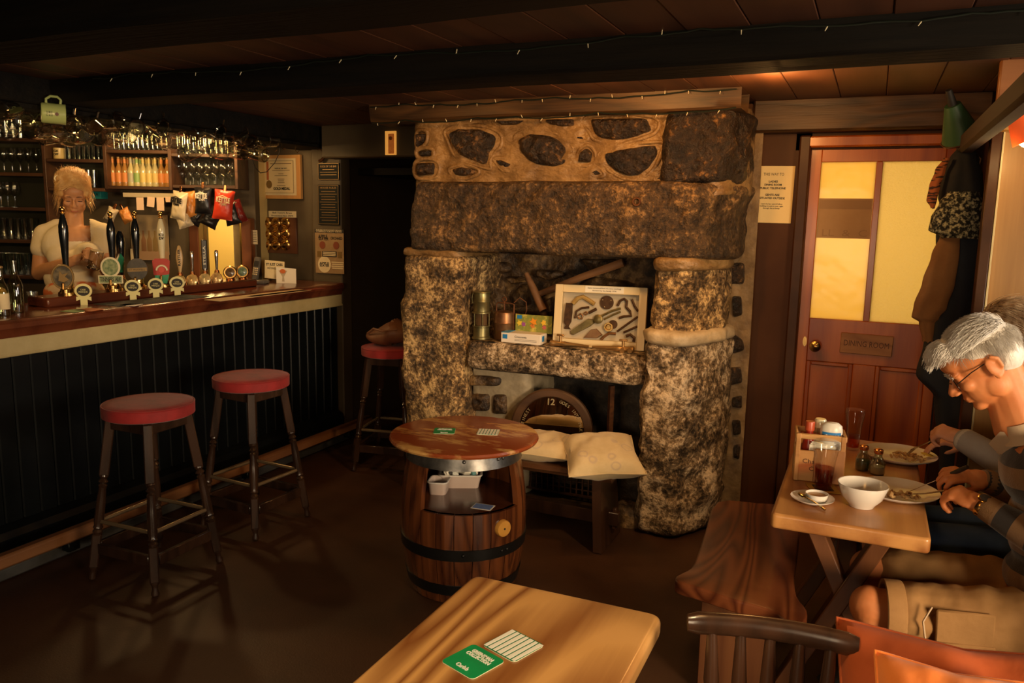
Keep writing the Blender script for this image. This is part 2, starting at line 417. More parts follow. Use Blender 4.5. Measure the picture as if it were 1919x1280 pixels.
beam(2, 2.78, .26, 2.115, 2.31, M_BEAM, label='black ceiling beam in front of the fireplace')
beam(3, 1.72, .28, 2.10, 2.31, M_BEAM, label='black ceiling beam nearest the foreground table')
beam(4, .75, .28, 2.12, 2.31, M_BEAM, label='black ceiling beam overhead near the viewer')
# bar side: long dark bulkhead that carries the hanging tankards
struct(MB().box((-3.78, 3.0, 2.20), (.34, 4.6, .20), b=.01).build('trim_6', M_BEAM), 'dark timber bulkhead over the bar')
struct(MB().box((.315, 2.45, 1.945), (.06, 2.9, .075), b=.012).build('trim_7', wood('red_brown_rail_timber', (.018, .0055, .002), (.045, .013, .005), 4, .75, 1, 4)), 'red brown timber rail running overhead towards the coats')

YD = 4.40   # plane of the dining room door wall
w = MB()
w.box((-.475, YD + .06, 1.15), (.30, .12, 2.3))
w.box((1.1, YD + .06, 1.15), (1.42, .12, 2.3)); w.box((.0, YD + .06, 2.14), (.8, .12, .32))
struct(w.build('wall_door', M_BROWNP, None, False), 'brown painted wall around the dining room door')
struct(MB().box((-1.55, 4.75, 1.15), (2.0, .12, 2.3)).build('wall_chimney', M_MORTAR, None, False), 'masonry behind the fireplace')
# post and narrow walls at the far end of the bar
YE = 4.86
w = MB(); w.box((-4.09, YE + .06, 1.15), (.62, .12, 2.3)); w.box((-3.67, YE + .02, 1.15), (.26, .12, 2.3), b=.008)
struct(w.build('wall_bar_end', M_OLIVE, None, False), 'olive brown wall at the far end of the bar')
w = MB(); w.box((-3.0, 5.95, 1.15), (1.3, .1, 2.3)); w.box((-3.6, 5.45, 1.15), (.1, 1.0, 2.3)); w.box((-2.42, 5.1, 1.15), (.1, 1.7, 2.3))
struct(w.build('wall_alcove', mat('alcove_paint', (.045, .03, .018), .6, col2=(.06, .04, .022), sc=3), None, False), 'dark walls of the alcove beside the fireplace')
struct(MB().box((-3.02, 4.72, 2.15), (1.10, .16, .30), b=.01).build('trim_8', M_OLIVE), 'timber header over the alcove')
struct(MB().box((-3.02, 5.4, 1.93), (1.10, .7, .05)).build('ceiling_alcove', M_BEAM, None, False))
struct(MB().box((-2.6, -1.95, 1.15), (11, .1, 2.3)).build('wall_rear', M_OLIVE, None, False))
struct(MB().box((2.95, 1.6, 1.15), (.1, 7.2, 2.3)).build('wall_right', M_OLIVE, None, False))

# back bar wall: faces the drinkers; described in its own frame (u right, z up, n towards the room)
DB = 5.75
_f = RC[:, 2].copy(); _f[2] = 0; _f = _n(_f)
BN = Vector((-_f[0], -_f[1], 0)); BU = Vector((_f[1], -_f[0], 0))
BO = P(200, 400, D=DB); BO.z = 0
def BW(px, py, off=0.0):
    """u, z on the back bar wall plane moved off towards the room"""
    p = P(px, py, pl=(BO + BN * off, BN)) - BO
    return p.dot(BU), p.z
MBW = frame(BO, BU, (0, 0, 1))          # local x = u, local y = into the wall, z up
uL, _ = BW(-260, 400); uR, _ = BW(478, 400); ud0, _ = BW(381, 470); ud1, _ = BW(461, 470); zd = BW(420, 408)[1]
w = MB(MBW)
w.box(((uL + ud0) / 2, .06, 1.15), (ud0 - uL, .1, 2.3)); w.box(((ud1 + uR) / 2, .06, 1.15), (uR - ud1, .1, 2.3))
w.box(((ud0 + ud1) / 2, .06, (zd + 2.3) / 2), (ud1 - ud0, .1, 2.3 - zd))
struct(w.build('wall_back_bar', M_OLIVE, None, False), 'olive wall behind the bar')
w = MB(MBW); w.box(((ud0 + ud1) / 2 - .3, 1.15, 1.15), (1.0, .08, 2.3)); w.box((ud1 + .03, .6, 1.15), (.05, 1.0, 2.3)); w.box((ud0 - .75, .6, 1.15), (.08, 1.1, 2.3))
struct(w.build('wall_back_room', mat('yellow_cream_wall', (.80, .62, .26), .5), None, False), 'cream wall of the room behind the bar')
w = MB(MBW)
for u in (ud0 - .035, ud1 + .03): w.box((u, -.0, zd / 2), (.07, .16, zd), b=.006)
struct(w.build('trim_9', wood('red_door_casing', (.16, .05, .018), (.25, .085, .03), 4, .4, 2, 3)), 'red brown casing of the opening behind the bar')
bd = struct(MB(MBW).box((ud1 - .10, .35, zd / 2), (.05, .5, zd - .05), b=.004).build('door_2', M_CREAM), 'cream door standing open behind the bar')
for dz in (.75, 1.3): MB(MBW).box((ud1 - .13, .35, dz), (.012, .32, .42), b=.004).build('panel', M_CREAM, bd)

# ---------------------------------------------------------------- fireplace
def fbm(x, y, z, o=4):
    s = 0; a = 1; t = 0
    for _ in range(o):
        s += a * noise.noise((x, y, z)); t += a; a *= .55; x *= 2.1; y *= 2.1; z *= 2.1
    return s / t
def rough_path(path, z0, z1, nu, nv, amp, fr=3.0, rnd=.03, lean=None, seed=0, closed_caps=True, zn=.012):
    """a roughly dressed stone: a horizontal path (plan) swept from z0 to z1, rounded at both ends, displaced by noise"""
    pts = [Vector((p[0], p[1], 0)) for p in path]; seg = [(pts[i + 1] - pts[i]).length for i in range(len(pts) - 1)]; T = sum(seg)
    b = MB(); vs = []; fs = []; ctr = sum(pts, Vector()) / len(pts)
    for j in range(nv + 1):
        v = j / nv; zz = z0 + (z1 - z0) * v; e = min(v, 1 - v) * (z1 - z0)
        ins = rnd * (1 - math.sqrt(max(0, 1 - (1 - min(1, e / max(rnd, 1e-6))) ** 2)))
        for i in range(nu + 1):
            t = T * i / nu; k = 0
            while k < len(seg) - 1 and t > seg[k]: t -= seg[k]; k += 1
            p = pts[k].lerp(pts[k + 1], min(1, t / seg[k]))
            tg = (pts[k + 1] - pts[k]).normalized()
            fcn = Vector((tg.y, -tg.x, 0))
            w0 = min(1, t / .04); 
            d = amp * fbm(p.x * fr + seed, p.y * fr, zz * fr, 5) * 1.6 + amp * .5 * noise.noise((p.x * 14 + seed, p.y * 14, zz * 14))
            q = p + fcn * (d - ins); 
            if lean: q += Vector(lean(v))
            vs.append((q.x, q.y, zz + zn * noise.noise((p.x * 4 + seed, p.y * 4, j * .01))))
    W = nu + 1
    for j in range(nv):
        for i in range(nu):
            fs.append((j * W + i, j * W + i + 1, (j + 1) * W + i + 1, (j + 1) * W + i))
    fs.append(tuple(reversed([i for i in range(W)]))); fs.append(tuple(nv * W + i for i in range(W)))
    return b.add(vs, fs)
def pebble(outline, depth, nrm_out, to3, n=44, m=6, amp=.25, seed=0):
    """one rubble stone: an irregular outline (2D) pillowed out of the mortar"""
    L = len(outline); ln = [math.dist(outline[i], outline[(i + 1) % L]) for i in range(L)]; T = sum(ln); pts = []
    for k in range(n):
        t = T * k / n; i = 0
        while t > ln[i]: t -= ln[i]; i += 1
        a, b2 = outline[i], outline[(i + 1) % L]; f = t / ln[i]
        pts.append([a[0] + (b2[0] - a[0]) * f, a[1] + (b2[1] - a[1]) * f])
    for _ in range(2):
        pts = [[(pts[i - 1][c] + 2 * pts[i][c] + pts[(i + 1) % n][c]) / 4 for c in (0, 1)] for i in range(n)]
    cx = sum(p[0] for p in pts) / n; cy = sum(p[1] for p in pts) / n
    vs = []; fs = []
    for j in range(m + 1):
        r = 1 - j / m * .96
        for k in range(n):
            wob = 1 + .045 * noise.noise((pts[k][0] * 22, pts[k][1] * 22, seed)) * (1 if j < 2 else 0)
            x = cx + (pts[k][0] - cx) * r * wob; y = cy + (pts[k][1] - cy) * r * wob
            h = depth * (1 - r ** 4) ** .7 if j else -depth * .6
            if j: h += depth * amp * 2.2 * fbm(x * 16, y * 16, seed, 3) * min(1, j / 2)
            vs.append(to3(x, y, h))
    for j in range(m):
        for k in range(n):
            fs.append((j * n + k, j * n + (k + 1) % n, (j + 1) * n + (k + 1) % n, (j + 1) * n + k))
    fs.append(tuple(m * n + k for k in range(n)))
    return MB().add(vs, fs)

YF = 3.90
fp = thing('stone_fireplace', 'massive granite fireplace with rough lintel, pillars and rubble above, between alcove and door', 'fireplace', (-1.55, YF, 0))
fp_off = Vector((-1.55, YF, 0))
def fpart(name, mb, m, label=None):
    mb.v = [tuple(Vector(v) - fp_off) for v in mb.v]
    o = mb.build(name, m, fp, True, 60)
    if label: o['label'] = label
    return o
# lintel: one long block, its right end turned back
fpart('lintel', rough_path([(-2.40, 4.5), (-2.405, 3.95), (-2.37, 3.89), (-1.6, 3.87), (-.80, 3.89), (-.74, 3.93), (-.63, 4.12), (-.6, 4.5)], 1.425, 1.80, 190, 40, .030, 3.2, .035, lambda v: (0.06 * max(0, v - .5), 0, 0), 3), G_LINT, 'huge dark granite lintel stone')
fpart('pillar', rough_path([(-2.46, 4.5), (-2.47, 3.96), (-2.42, 3.89), (-2.10, 3.89), (-2.055, 3.93), (-2.05, 4.5)], 0, 1.395, 70, 90, .026, 4, .02, lambda v: (.02 * math.sin(v * 7), 0, 0), 11), G_PILL, 'rough left pillar stone')
fpart('pillar', rough_path([(-1.0, 4.5), (-1.0, 3.97), (-.97, 3.90), (-.84, 3.89), (-.80, 3.92), (-.68, 4.15), (-.67, 4.5)], 1.055, 1.385, 70, 36, .022, 4, .025, None, 21), G_PILL, 'upper block of the right pillar')
fpart('pillar', rough_path([(-1.03, 4.5), (-1.03, 3.94), (-.99, 3.86), (-.85, 3.84), (-.80, 3.87), (-.66, 4.10), (-.63, 4.5)], 0, 1.02, 80, 70, .034, 3.5, .05, lambda v: (.0, .08 * max(0, .2 - v), 0), 31), G_PALE, 'pale lower block of the right pillar')
# mortar beds
fpart('mortar_bed', rough_path([(-2.45, 4.4), (-2.46, 3.95), (-2.42, 3.885), (-2.10, 3.885), (-2.06, 3.93), (-2.06, 4.4)], 1.385, 1.435, 40, 8, .012, 8, .02, None, 41), M_MORTAR)
fpart('mortar_bed', rough_path([(-1.0, 4.4), (-1.0, 3.95), (-.97, 3.885), (-.84, 3.87), (-.79, 3.90), (-.66, 4.12), (-.66, 4.4)], 1.37, 1.44, 40, 8, .012, 8, .025, None, 42), M_MORTAR)
fpart('mortar_bed', rough_path([(-1.03, 4.4), (-1.03, 3.93), (-.98, 3.85), (-.85, 3.83), (-.79, 3.87), (-.65, 4.10), (-.64, 4.4)], 1.0, 1.075, 40, 8, .018, 7, .03, None, 43), mat('pale_lime_mortar', (.42, .31, .18), .5, col2=(.66, .52, .34), sc=9, bump=(30, .7, .008)))
# shelf stone across the opening
fpart('shelf_stone', rough_path([(-2.06, 4.6), (-2.06, 3.98), (-2.02, 3.92), (-1.6, 3.93), (-1.06, 3.92), (-1.015, 3.97), (-1.0, 4.6)], .765, .925, 120, 26, .030, 4.5, .045, None, 51, zn=.004), G_PALE, 'rough shelf stone across the opening')
# rubble masonry above the lintel
YM = YF + .045
def grid_wall(x0, x1, z0, z1, y, nu, nv, amp, seed, tilt=0):
    b = MB(); vs = []; fs = []
    for j in range(nv + 1):
        for i in range(nu + 1):
            x = x0 + (x1 - x0) * i / nu; z = z0 + (z1 - z0) * j / nv
            vs.append((x, y + amp * fbm(x * 6 + seed, 0, z * 6, 4) + tilt * (x - x0), z))
    for j in range(nv):
        for i in range(nu):
            a = j * (nu + 1) + i; fs.append((a, a + 1, a + nu + 2, a + nu + 1))
    return b.add(vs, fs)
fpart('mortar', rough_path([(-2.41, 4.5), (-2.40, YM + .03), (-2.36, YM), (-1.5, YM - .015), (-.72, YM), (-.66, YM + .05), (-.60, 4.2), (-.585, 4.5)], 1.74, 2.16, 150, 40, .022, 6, .004, None, 61), M_MORTAR)
def crop(o, s, L): return [(o[0] + u / s, o[1] + v / s) for u, v in L]
A0, AS = (740, 210), 4.741; B0_, BS = (1060, 200), 4.570; C0, CS = (1180, 440), 3.556
RUB = [(A0, AS, q) for q in (
    [(145, 195), (275, 190), (270, 260), (200, 315), (145, 325)], [(215, 345), (320, 340), (325, 390), (230, 395)],
    [(460, 180), (560, 140), (780, 145), (925, 205), (930, 300), (880, 350), (840, 420), (840, 490), (740, 460), (560, 390), (490, 260)],
    [(130, 450), (365, 450), (365, 560), (140, 570)], [(500, 510), (600, 485), (720, 510), (720, 550), (620, 575), (530, 560)],
    [(895, 425), (960, 425), (1050, 465), (1040, 500), (990, 510), (930, 470)],
    [(1085, 230), (1200, 180), (1400, 200), (1540, 290), (1570, 370), (1555, 480), (1420, 500), (1220, 470), (1110, 370)],
    [(900, 70), (1180, 60), (1090, 118), (950, 122)], [(1330, 70), (1612, 60), (1620, 130), (1500, 140), (1380, 115)])] + [(B0_, BS, q) for q in (
    [(190, 95), (720, 95), (760, 210), (600, 275), (450, 300), (290, 285), (235, 240)],
    [(310, 400), (480, 360), (800, 315), (800, 400), (740, 520), (640, 600), (540, 605), (420, 560), (330, 480)],
    [(115, 480), (130, 390), (190, 350), (235, 400), (225, 480)], [(80, 250), (170, 260), (165, 285), (90, 275)],
    [(220, 560), (270, 540), (320, 580), (260, 590)], [(780, 620), (860, 560), (890, 640)])]
def mortar_rim(ol, k, r=.011):
    n = len(ol); cx = sum(p[0] for p in ol) / n; cy = sum(p[1] for p in ol) / n; pts = []
    for i in range(n):
        a, b2, c, d = [Vector(ol[(i + q) % n]) for q in (-1, 0, 1, 2)]
        for j in range(5):
            q = j / 5; p = .5 * ((2 * b2) + (c - a) * q + (2 * a - 5 * b2 + 4 * c - d) * q * q + (3 * b2 - a - 3 * c + d) * q ** 3)
            e = p - Vector((cx, cy)); p = p + e.normalized() * .012
            pts.append((p.x, YM - .002 + .006 * noise.noise((p.x * 9, p.y * 9, k)), p.y))
    fpart('mortar_rim', MB().tube(pts, [r * (1 + .4 * noise.noise((p[0] * 12, p[2] * 12, 3))) for p in pts], 8, closed=True), M_MORTAR)
for k, (o0, s0, q) in enumerate(RUB):
    ol = []
    for px, py in crop(o0, s0, q):
        p = P(px, py, Y=YM); ol.append((max(p.x, -2.365), min(p.z, 2.118)))
    mortar_rim(ol, k)
    fpart('stone', pebble(ol, .045 if k not in (1, 4, 5, 12, 13, 14) else .022, None, lambda x, y, h: (x, YM - h, y), n=48, m=7, amp=.35, seed=k * 3.1), G_DARK)
# big squared corner stone, top right
fpart('corner_stone', rough_path([(-.985, 4.3), (-.985, 3.93), (-.95, 3.885), (-.74, 3.89), (-.69, 3.93), (-.62, 4.1), (-.6, 4.35)], 1.79, 2.15, 70, 40, .024, 5, .04, lambda v: (-.07 * (1 - v) * 0 + .03 * v, 0, 0), 71), G_DARK)
# strip of masonry between the fireplace and the brown wall
YS = 4.33
fpart('mortar', grid_wall(-.70, -.555, .0, 2.14, YS, 14, 120, .02, 81), mat('dull_mortar', (.12, .07, .03), .6, col2=(.28, .18, .08), sc=9, bump=(30, .8, .008)))
STR = [(B0_, BS, q) for q in ([(1450, 940), (1560, 895), (1530, 1020), (1450, 1030)], [(1380, 1000), (1440, 1030), (1470, 1110), (1360, 1150)], [(1380, 1220), (1500, 1150), (1540, 1210), (1470, 1265)], [(1540, 560), (1600, 500), (1600, 650)], [(1430, 770), (1480, 700), (1470, 790)])] + [(C0, CS, q) for q in (
    [(610, 190), (770, 180), (775, 300), (770, 340), (620, 330)], [(680, 400), (750, 400), (755, 540), (690, 560)], [(600, 410), (630, 430), (620, 510), (600, 500)], [(640, 680), (690, 650), (760, 700), (770, 770), (690, 800), (645, 750)],
    [(660, 880), (745, 875), (755, 990), (665, 1010)], [(680, 1080), (750, 1070), (750, 1160), (680, 1150)], [(680, 1230), (740, 1230), (745, 1330), (690, 1340)], [(690, 1400), (740, 1390), (735, 1500), (690, 1490)])]
for k, (o0, s0, q) in enumerate(STR):
    ol = [(P(px, py, Y=YS).x, P(px, py, Y=YS).z) for px, py in crop(o0, s0, q)]
    fpart('stone', pebble(ol, .03, None, lambda x, y, h: (x, YS - h, y), n=36, m=6, amp=.3, seed=k * 5.3 + 50), G_DARK)
# recess behind the shelf and the fire opening below it
fpart('recess_wall', grid_wall(-2.1, -.98, .90, 1.5, 4.36, 60, 34, .05, 91), G_NICHE)
D0, DS = (850, 460), 4.924
for k, q in enumerate(([(240, 330), (330, 310), (420, 380), (480, 470), (470, 600), (280, 600), (250, 450)], [(540, 430), (620, 350), (690, 360), (720, 560), (540, 600)], [(470, 290), (620, 285), (680, 340), (540, 360)],
                       [(750, 220), (1000, 230), (1050, 280), (870, 330), (760, 290)], [(840, 500), (930, 460), (930, 640), (850, 600)], [(1100, 370), (1300, 280), (1500, 300), (1700, 340), (1700, 500), (1150, 500)], [(180, 140), (520, 150), (560, 230), (440, 270), (190, 250)], [(1150, 120), (1500, 120), (1520, 240), (1250, 230)])):
    ol = [(P(px, py, Y=4.34).x, P(px, py, Y=4.34).z) for px, py in crop(D0, DS, q)]
    fpart('stone', pebble(ol, .05, None, lambda x, y, h: (x, 4.35 - h, y), n=40, m=6, amp=.3, seed=k * 2.7 + 90), G_NICHE)
SOOT = granite('sooty_stone', (.010, .008, .006), (.04, .028, .018), (.12, .085, .05), 12, .012, .6, .68)
fpart('fire_back', grid_wall(-2.1, -.98, 0, .80, 4.42, 50, 34, .04, 95), SOOT)
fpart('hearth_mortar', rough_path([(-2.06, 4.5), (-2.06, 4.03), (-1.72, 4.03), (-1.70, 4.06), (-1.70, 4.5)], 0, .80, 40, 40, .012, 7, .002, None, 97), mat('grey_mortar', (.25, .20, .13), .6, col2=(.40, .33, .22), sc=8, bump=(30, .7, .006)))
E0, ES = (850, 640), 3.2
for k, q in enumerate(([(75, 195), (200, 200), (300, 215), (300, 270), (80, 265)], [(95, 310), (225, 310), (225, 420), (95, 420)], [(240, 310), (325, 310), (325, 440), (240, 440)], [(90, 450), (210, 450), (210, 560), (90, 560)])):
    ol = [(P(px, py, Y=4.03).x, P(px, py, Y=4.03).z) for px, py in crop(E0, ES, q)]
    fpart('stone', pebble(ol, .03, None, lambda x, y, h: (x, 4.03 - h, y), n=36, m=6, amp=.25, seed=k * 2.1 + 120), G_NICHE)
fpart('hearth_side', rough_path([(-1.20, 4.5), (-1.20, 4.16), (-1.18, 4.12), (-1.02, 4.12), (-1.0, 4.5)], 0, .79, 30, 40, .016, 5, .004, None, 131), SOOT)
fpart('hearth_step', rough_path([(-2.1, 4.3), (-2.08, 3.99), (-1.6, 3.97), (-1.05, 3.98), (-1.0, 4.3)], 0, .05, 60, 6, .012, 5, .012, None, 141), SOOT)
fpart('iron_peg', MB().torus((0, 0, 0), .018, .006, 14, 6, rotm(PI / 2, 0, 0, P(1193, 378, Y=3.862))), mat('rusty_iron', (.10, .04, .02), .6, .6, col2=(.2, .08, .03), sc=40))
# ================================================================ the bar
M_BRASS = mat('polished_brass', (.72, .45, .16), .22, 1.0)
M_COPPER = mat('copper', (.70, .32, .14), .25, 1.0)
M_CHROME = mat('chrome', (.75, .72, .68), .12, 1.0)
M_GLASS = glass('clear_glass', (.95, .96, .93), .10)
M_GLASSD = glass('thick_tankard_glass', (.90, .90, .84), .16, .05)
M_BLACKC = mat('black_glazed_ceramic', (.006, .008, .010), .12, spec=.6, coat=.6)
M_WHITEC = mat('cream_glazed_ceramic', (.74, .66, .42), .2, coat=.4)
M_PAPER = mat('cream_paper', (.80, .68, .42), .7, col2=(.74, .61, .36), sc=6)
M_WHITEP = mat('white_paper', (.85, .80, .68), .7)
M_INK = mat('black_ink', (.015, .013, .012), .6)
M_RUST = MATS['rusty_iron']
M_GOLD = mat('gold_ink', (.24, .15, .05), .4, .3)

XB = -3.50; BT = 1.12
# --- counter
bc = thing('bar_counter', 'long black panelled bar front with cream fascia board', 'bar', (XB, 2.68, 0))
pk = MB().box((0, 0, 0), (.018, .0855, .82), b=.006).mesh('plank'); pk.materials.append(M_BLACKPAINT)
for i in range(48):
    o = link('plank', pk, None, bc, False); o.location = (-.09 + .0006 * (i % 3), -2.05 + i * .088, .555)
MB().box((-.30, 0, .50), (.38, 4.18, .99)).build('carcass', M_BLACKPAINT, bc, False)
MB().box((-.045, 0, .998), (.05, 4.22, .082), b=.006).build('fascia_board', M_CREAM, bc)
MB().tube([(-.025, -2.11, .958), (-.025, 2.11, .958)], .009, 8).build('bead', M_CREAM, bc)
MB().add([(x, y, z) for y in (-2.11, 2.11) for x, z in ((-.09, .035), (-.02, .035), (-.02, .11), (-.035, .14), (-.07, .158), (-.09, .165))], [tuple(range(6)), tuple(reversed(range(6, 12)))] + [(i, (i + 6), (i + 1) % 6 + 6, (i + 1) % 6) for i in range(6)]).build('skirting_board', M_BLACKPAINT, bc, False)
MB().box((.0, 0, .03), (.30, 4.2, .06), b=.01).build('plinth', mat('grey_scuffed_plinth', (.05, .05, .048), .6, col2=(.10, .095, .085), sc=5), bc)
fr = thing('foot_rail', 'worn brown timber foot rail along the foot of the bar', 'rail', (-3.26, 2.7, 0))
MB().box((0, 0, .136), (.055, 4.1, .06), b=.012).build('rail', wood('worn_brown_rail', (.16, .065, .025), (.30, .13, .05), 4, .45, 1, 3), fr)
for y in (-1.5, -.35, .8, 1.8): MB().box((-.01, y, .083), (.05, .06, .046), b=.004).build('bracket', M_BLACKPAINT, fr)
bt = MB()
prof = [(-.57, 0), (-.57, .083), (-.03, .083), (-.012, .079), (0, .066), (0, .045), (-.012, .03), (-.018, .012), (-.022, 0)]
n = len(prof); ys = (-2.14, 2.12)
bt.add([(x, y, z) for y in ys for x, z in prof], [tuple(range(n)), tuple(reversed(range(n, 2 * n)))] + [(i, n + i, n + (i + 1) % n, (i + 1) % n) for i in range(n)])
bt.v = [(x, y, z) for x, y, z in bt.v]
o = bt.build('bar_worktop', M_MAHOG, None, True, 35); o.location = (XB, 2.67, BT - .083)
tag(o, 'polished red mahogany bar top with moulded edge', 'worktop')

def PB(px, py, off=.35): return P(px, py, X=XB - off)
FACE = Vector((.62, -.78, 0)).normalized()     # pumps are turned a little towards the room
def facing(p, z=None, f=FACE):
    """frame at p whose local -y looks along f"""
    return frame((p[0], p[1], p[2] if z is None else z), Vector((-f.y, f.x, 0)), (0, 0, 1))
# --- pump plinth
p0 = PB(84, 560, .30); p1 = PB(478, 520, .30)
o = MB().box((0, 0, .025), (.16, p1.y - p0.y, .05), b=.008).build('pump_plinth', wood('dark_red_plinth', (.05, .012, .007), (.11, .028, .012), 5, .25, 1, 3, coat=.4))
o.location = (XB - .36, (p0.y + p1.y) / 2, BT); tag(o, 'dark red wooden plinth carrying the beer pumps', 'plinth')
ZP = BT + .05

def handle_prof(h, r=.024):
    return [(r * .55, 0), (r * .6, .02), (r * .62, h * .2), (r * .8, h * .45), (r, h * .68), (r * .95, h * .8), (r * .62, h * .93), (r * .45, h * .97), (r * .4, h)]
def pump(px, label, hm, clip, hh=.27, z0=.10, off=.36):
    p = PB(px, 520, off); M = facing(p, ZP)
    t = thing('beer_pump', label, 'beer pump', M=M)
    MB().lathe([(.045, 0), (.045, .012), (.036, .02), (.03, .04), (.034, .055), (.026, .075), (.018, .10), (.014, .13)], 20).build('brass_base', M_BRASS, t)
    MB().lathe([(.02, .012), (.02, .03)], 16, Matrix.Translation((0, -.035, 0))).build('spout_collar', M_BRASS, t)
    MB().tube([(0, -.01, .055), (0, -.05, .07), (0, -.075, .06), (0, -.08, .035)], [.009, .009, .008, .007], 8).build('spout', M_BRASS, t)
    MB().lathe(handle_prof(hh), 20, Matrix.Translation((0, 0, .12))).build('handle', hm, t)
    MB().lathe([(.013, 0), (.014, .006), (.007, .01), (.012, .018), (.0135, .026), (.010, .035), (.001, .041)], 16, Matrix.Translation((0, 0, .12 + hh))).build('finial', M_BRASS, t)
    MB().lathe([(.018, 0), (.02, .012), (.017, .02)], 16, Matrix.Translation((0, 0, .112))).build('ferrule', M_BRASS, t)
    if clip: clip(t)
    return t
def disc(c, rx, rz, y, th=.008, n=28, sq=1.0):
    return [(c[0] + rx * math.copysign(abs(math.cos(a)) ** sq, math.cos(a)), c[1] + rz * math.copysign(abs(math.sin(a)) ** sq, math.sin(a))) for a in [2 * PI * i / n for i in range(n)]]
UPR = rotm(PI / 2)          # 2D (x, y) drawing -> upright plate facing local -y
def plate(t, name, poly, y, th, m, z=0):
    return MB().prism([(a, b + z) for a, b in poly], 0, th, Matrix.Translation((0, y, 0)) @ UPR).build(name, m, t)
M_CLIPD = mat('dark_bronze_clip', (.035, .028, .018), .4, col2=(.14, .11, .06), sc=34, lo=.42, hi=.6)
M_GREENC = mat('green_printed_clip', (.10, .16, .06), .5, col2=(.30, .34, .16), sc=45, lo=.4, hi=.6)
M_RED = mat('red_print', (.45, .03, .02), .45); M_GREEN = mat('green_print', (.02, .28, .14), .45)
def clip_round(t):
    plate(t, 'pump_clip', disc((.0, .10), .052, .062, 0), -.06, .01, M_CLIPD)
    MB().torus((0, 0, 0), .05, .005, 28, 6, Matrix.Translation((0, -.07, .10)) @ UPR @ Matrix.Diagonal((1, 1.2, 1, 1))).build('clip_rim', M_GOLD, t)
    plate(t, 'clip_emblem', [(-.02, -.02), (.005, -.03), (.03, -.015), (.012, .0), (.028, .02), (.0, .012), (-.012, .03)], -.071, .003, M_GOLD, .10)
def clip_tinners(t):
    plate(t, 'pump_clip', disc((0, .135), .05, .055, 0), -.055, .008, M_WHITEC)
    plate(t, 'clip_picture', disc((0, .135), .04, .045, 0), -.063, .003, M_GREENC)
    plate(t, 'clip_banner', [(-.062, .045), (.062, .045), (.062, .09), (-.062, .09)], -.063, .008, M_WHITEC)
    plate(t, 'banner_field', [(-.056, .05), (.056, .05), (.056, .085), (-.056, .085)], -.072, .002, M_GREENC)
    txt('lettering', 'TINNERS ALE', M_INK, t, Matrix.Translation((0, -.0745, .067)) @ UPR, .022, .104, bold=.03)
def clip_dark(t):
    plate(t, 'pump_clip', disc((.012, .115), .055, .062, 0), -.055, .008, mat('dark_clip_print', (.02, .016, .012), .35, col2=(.06, .045, .028), sc=25))
    plate(t, 'clip_band', [(-.04, .10), (.064, .105), (.064, .125), (-.04, .12)], -.064, .002, M_GOLD)
    txt('lettering', 'ST AUSTELL', M_INK, t, Matrix.Translation((.012, -.0668, .112)) @ UPR, .010, .085)
def clip_shield(t):
    plate(t, 'pump_clip', [(-.046, .155), (-.042, .075), (-.02, .05), (.03, .05), (.044, .08), (.05, .155), (.03, .168), (-.03, .168)], -.055, .008, M_RED)
    MB().torus((0, 0, 0), .029, .006, 20, 6, Matrix.Translation((.004, -.064, .098)) @ UPR, 0, PI).build('clip_arc', M_WHITEC, t)
    plate(t, 'clip_leaf', [(-.03, .025), (.03, .02), (.045, .075), (.0, .07), (-.035, .07)], -.064, .004, M_GREEN)
    plate(t, 'clip_disc', disc((.004, .102), .017, .017, 0), -.064, .004, mat('bright_red_print', (.6, .05, .03), .4))
pump(125, 'black handled beer pump with round dark emblem, directly in front of the barmaid', M_BLACKC, clip_round, .30)
pump(213, 'black handled beer pump with green TINNERS ALE clip', M_BLACKC, clip_tinners, .28)
pump(258, 'black handled beer pump with dark banded round clip', M_BLACKC, clip_dark, .28)
pump(306, 'cream handled beer pump with red shield clip', M_WHITEC, clip_shield, .28)
for o in list(bpy.data.objects):
    if o.name.startswith('handle') and o.parent and 'cream handled' in o.parent.get('label', ''):
        for q, s in ((.285, 'KO'), (.265, 'EV')): txt('handle_lettering', s, M_INK, o.parent, Matrix.Translation((0.004, -.026, q + .02)) @ UPR, .016, .026, bold=.04)
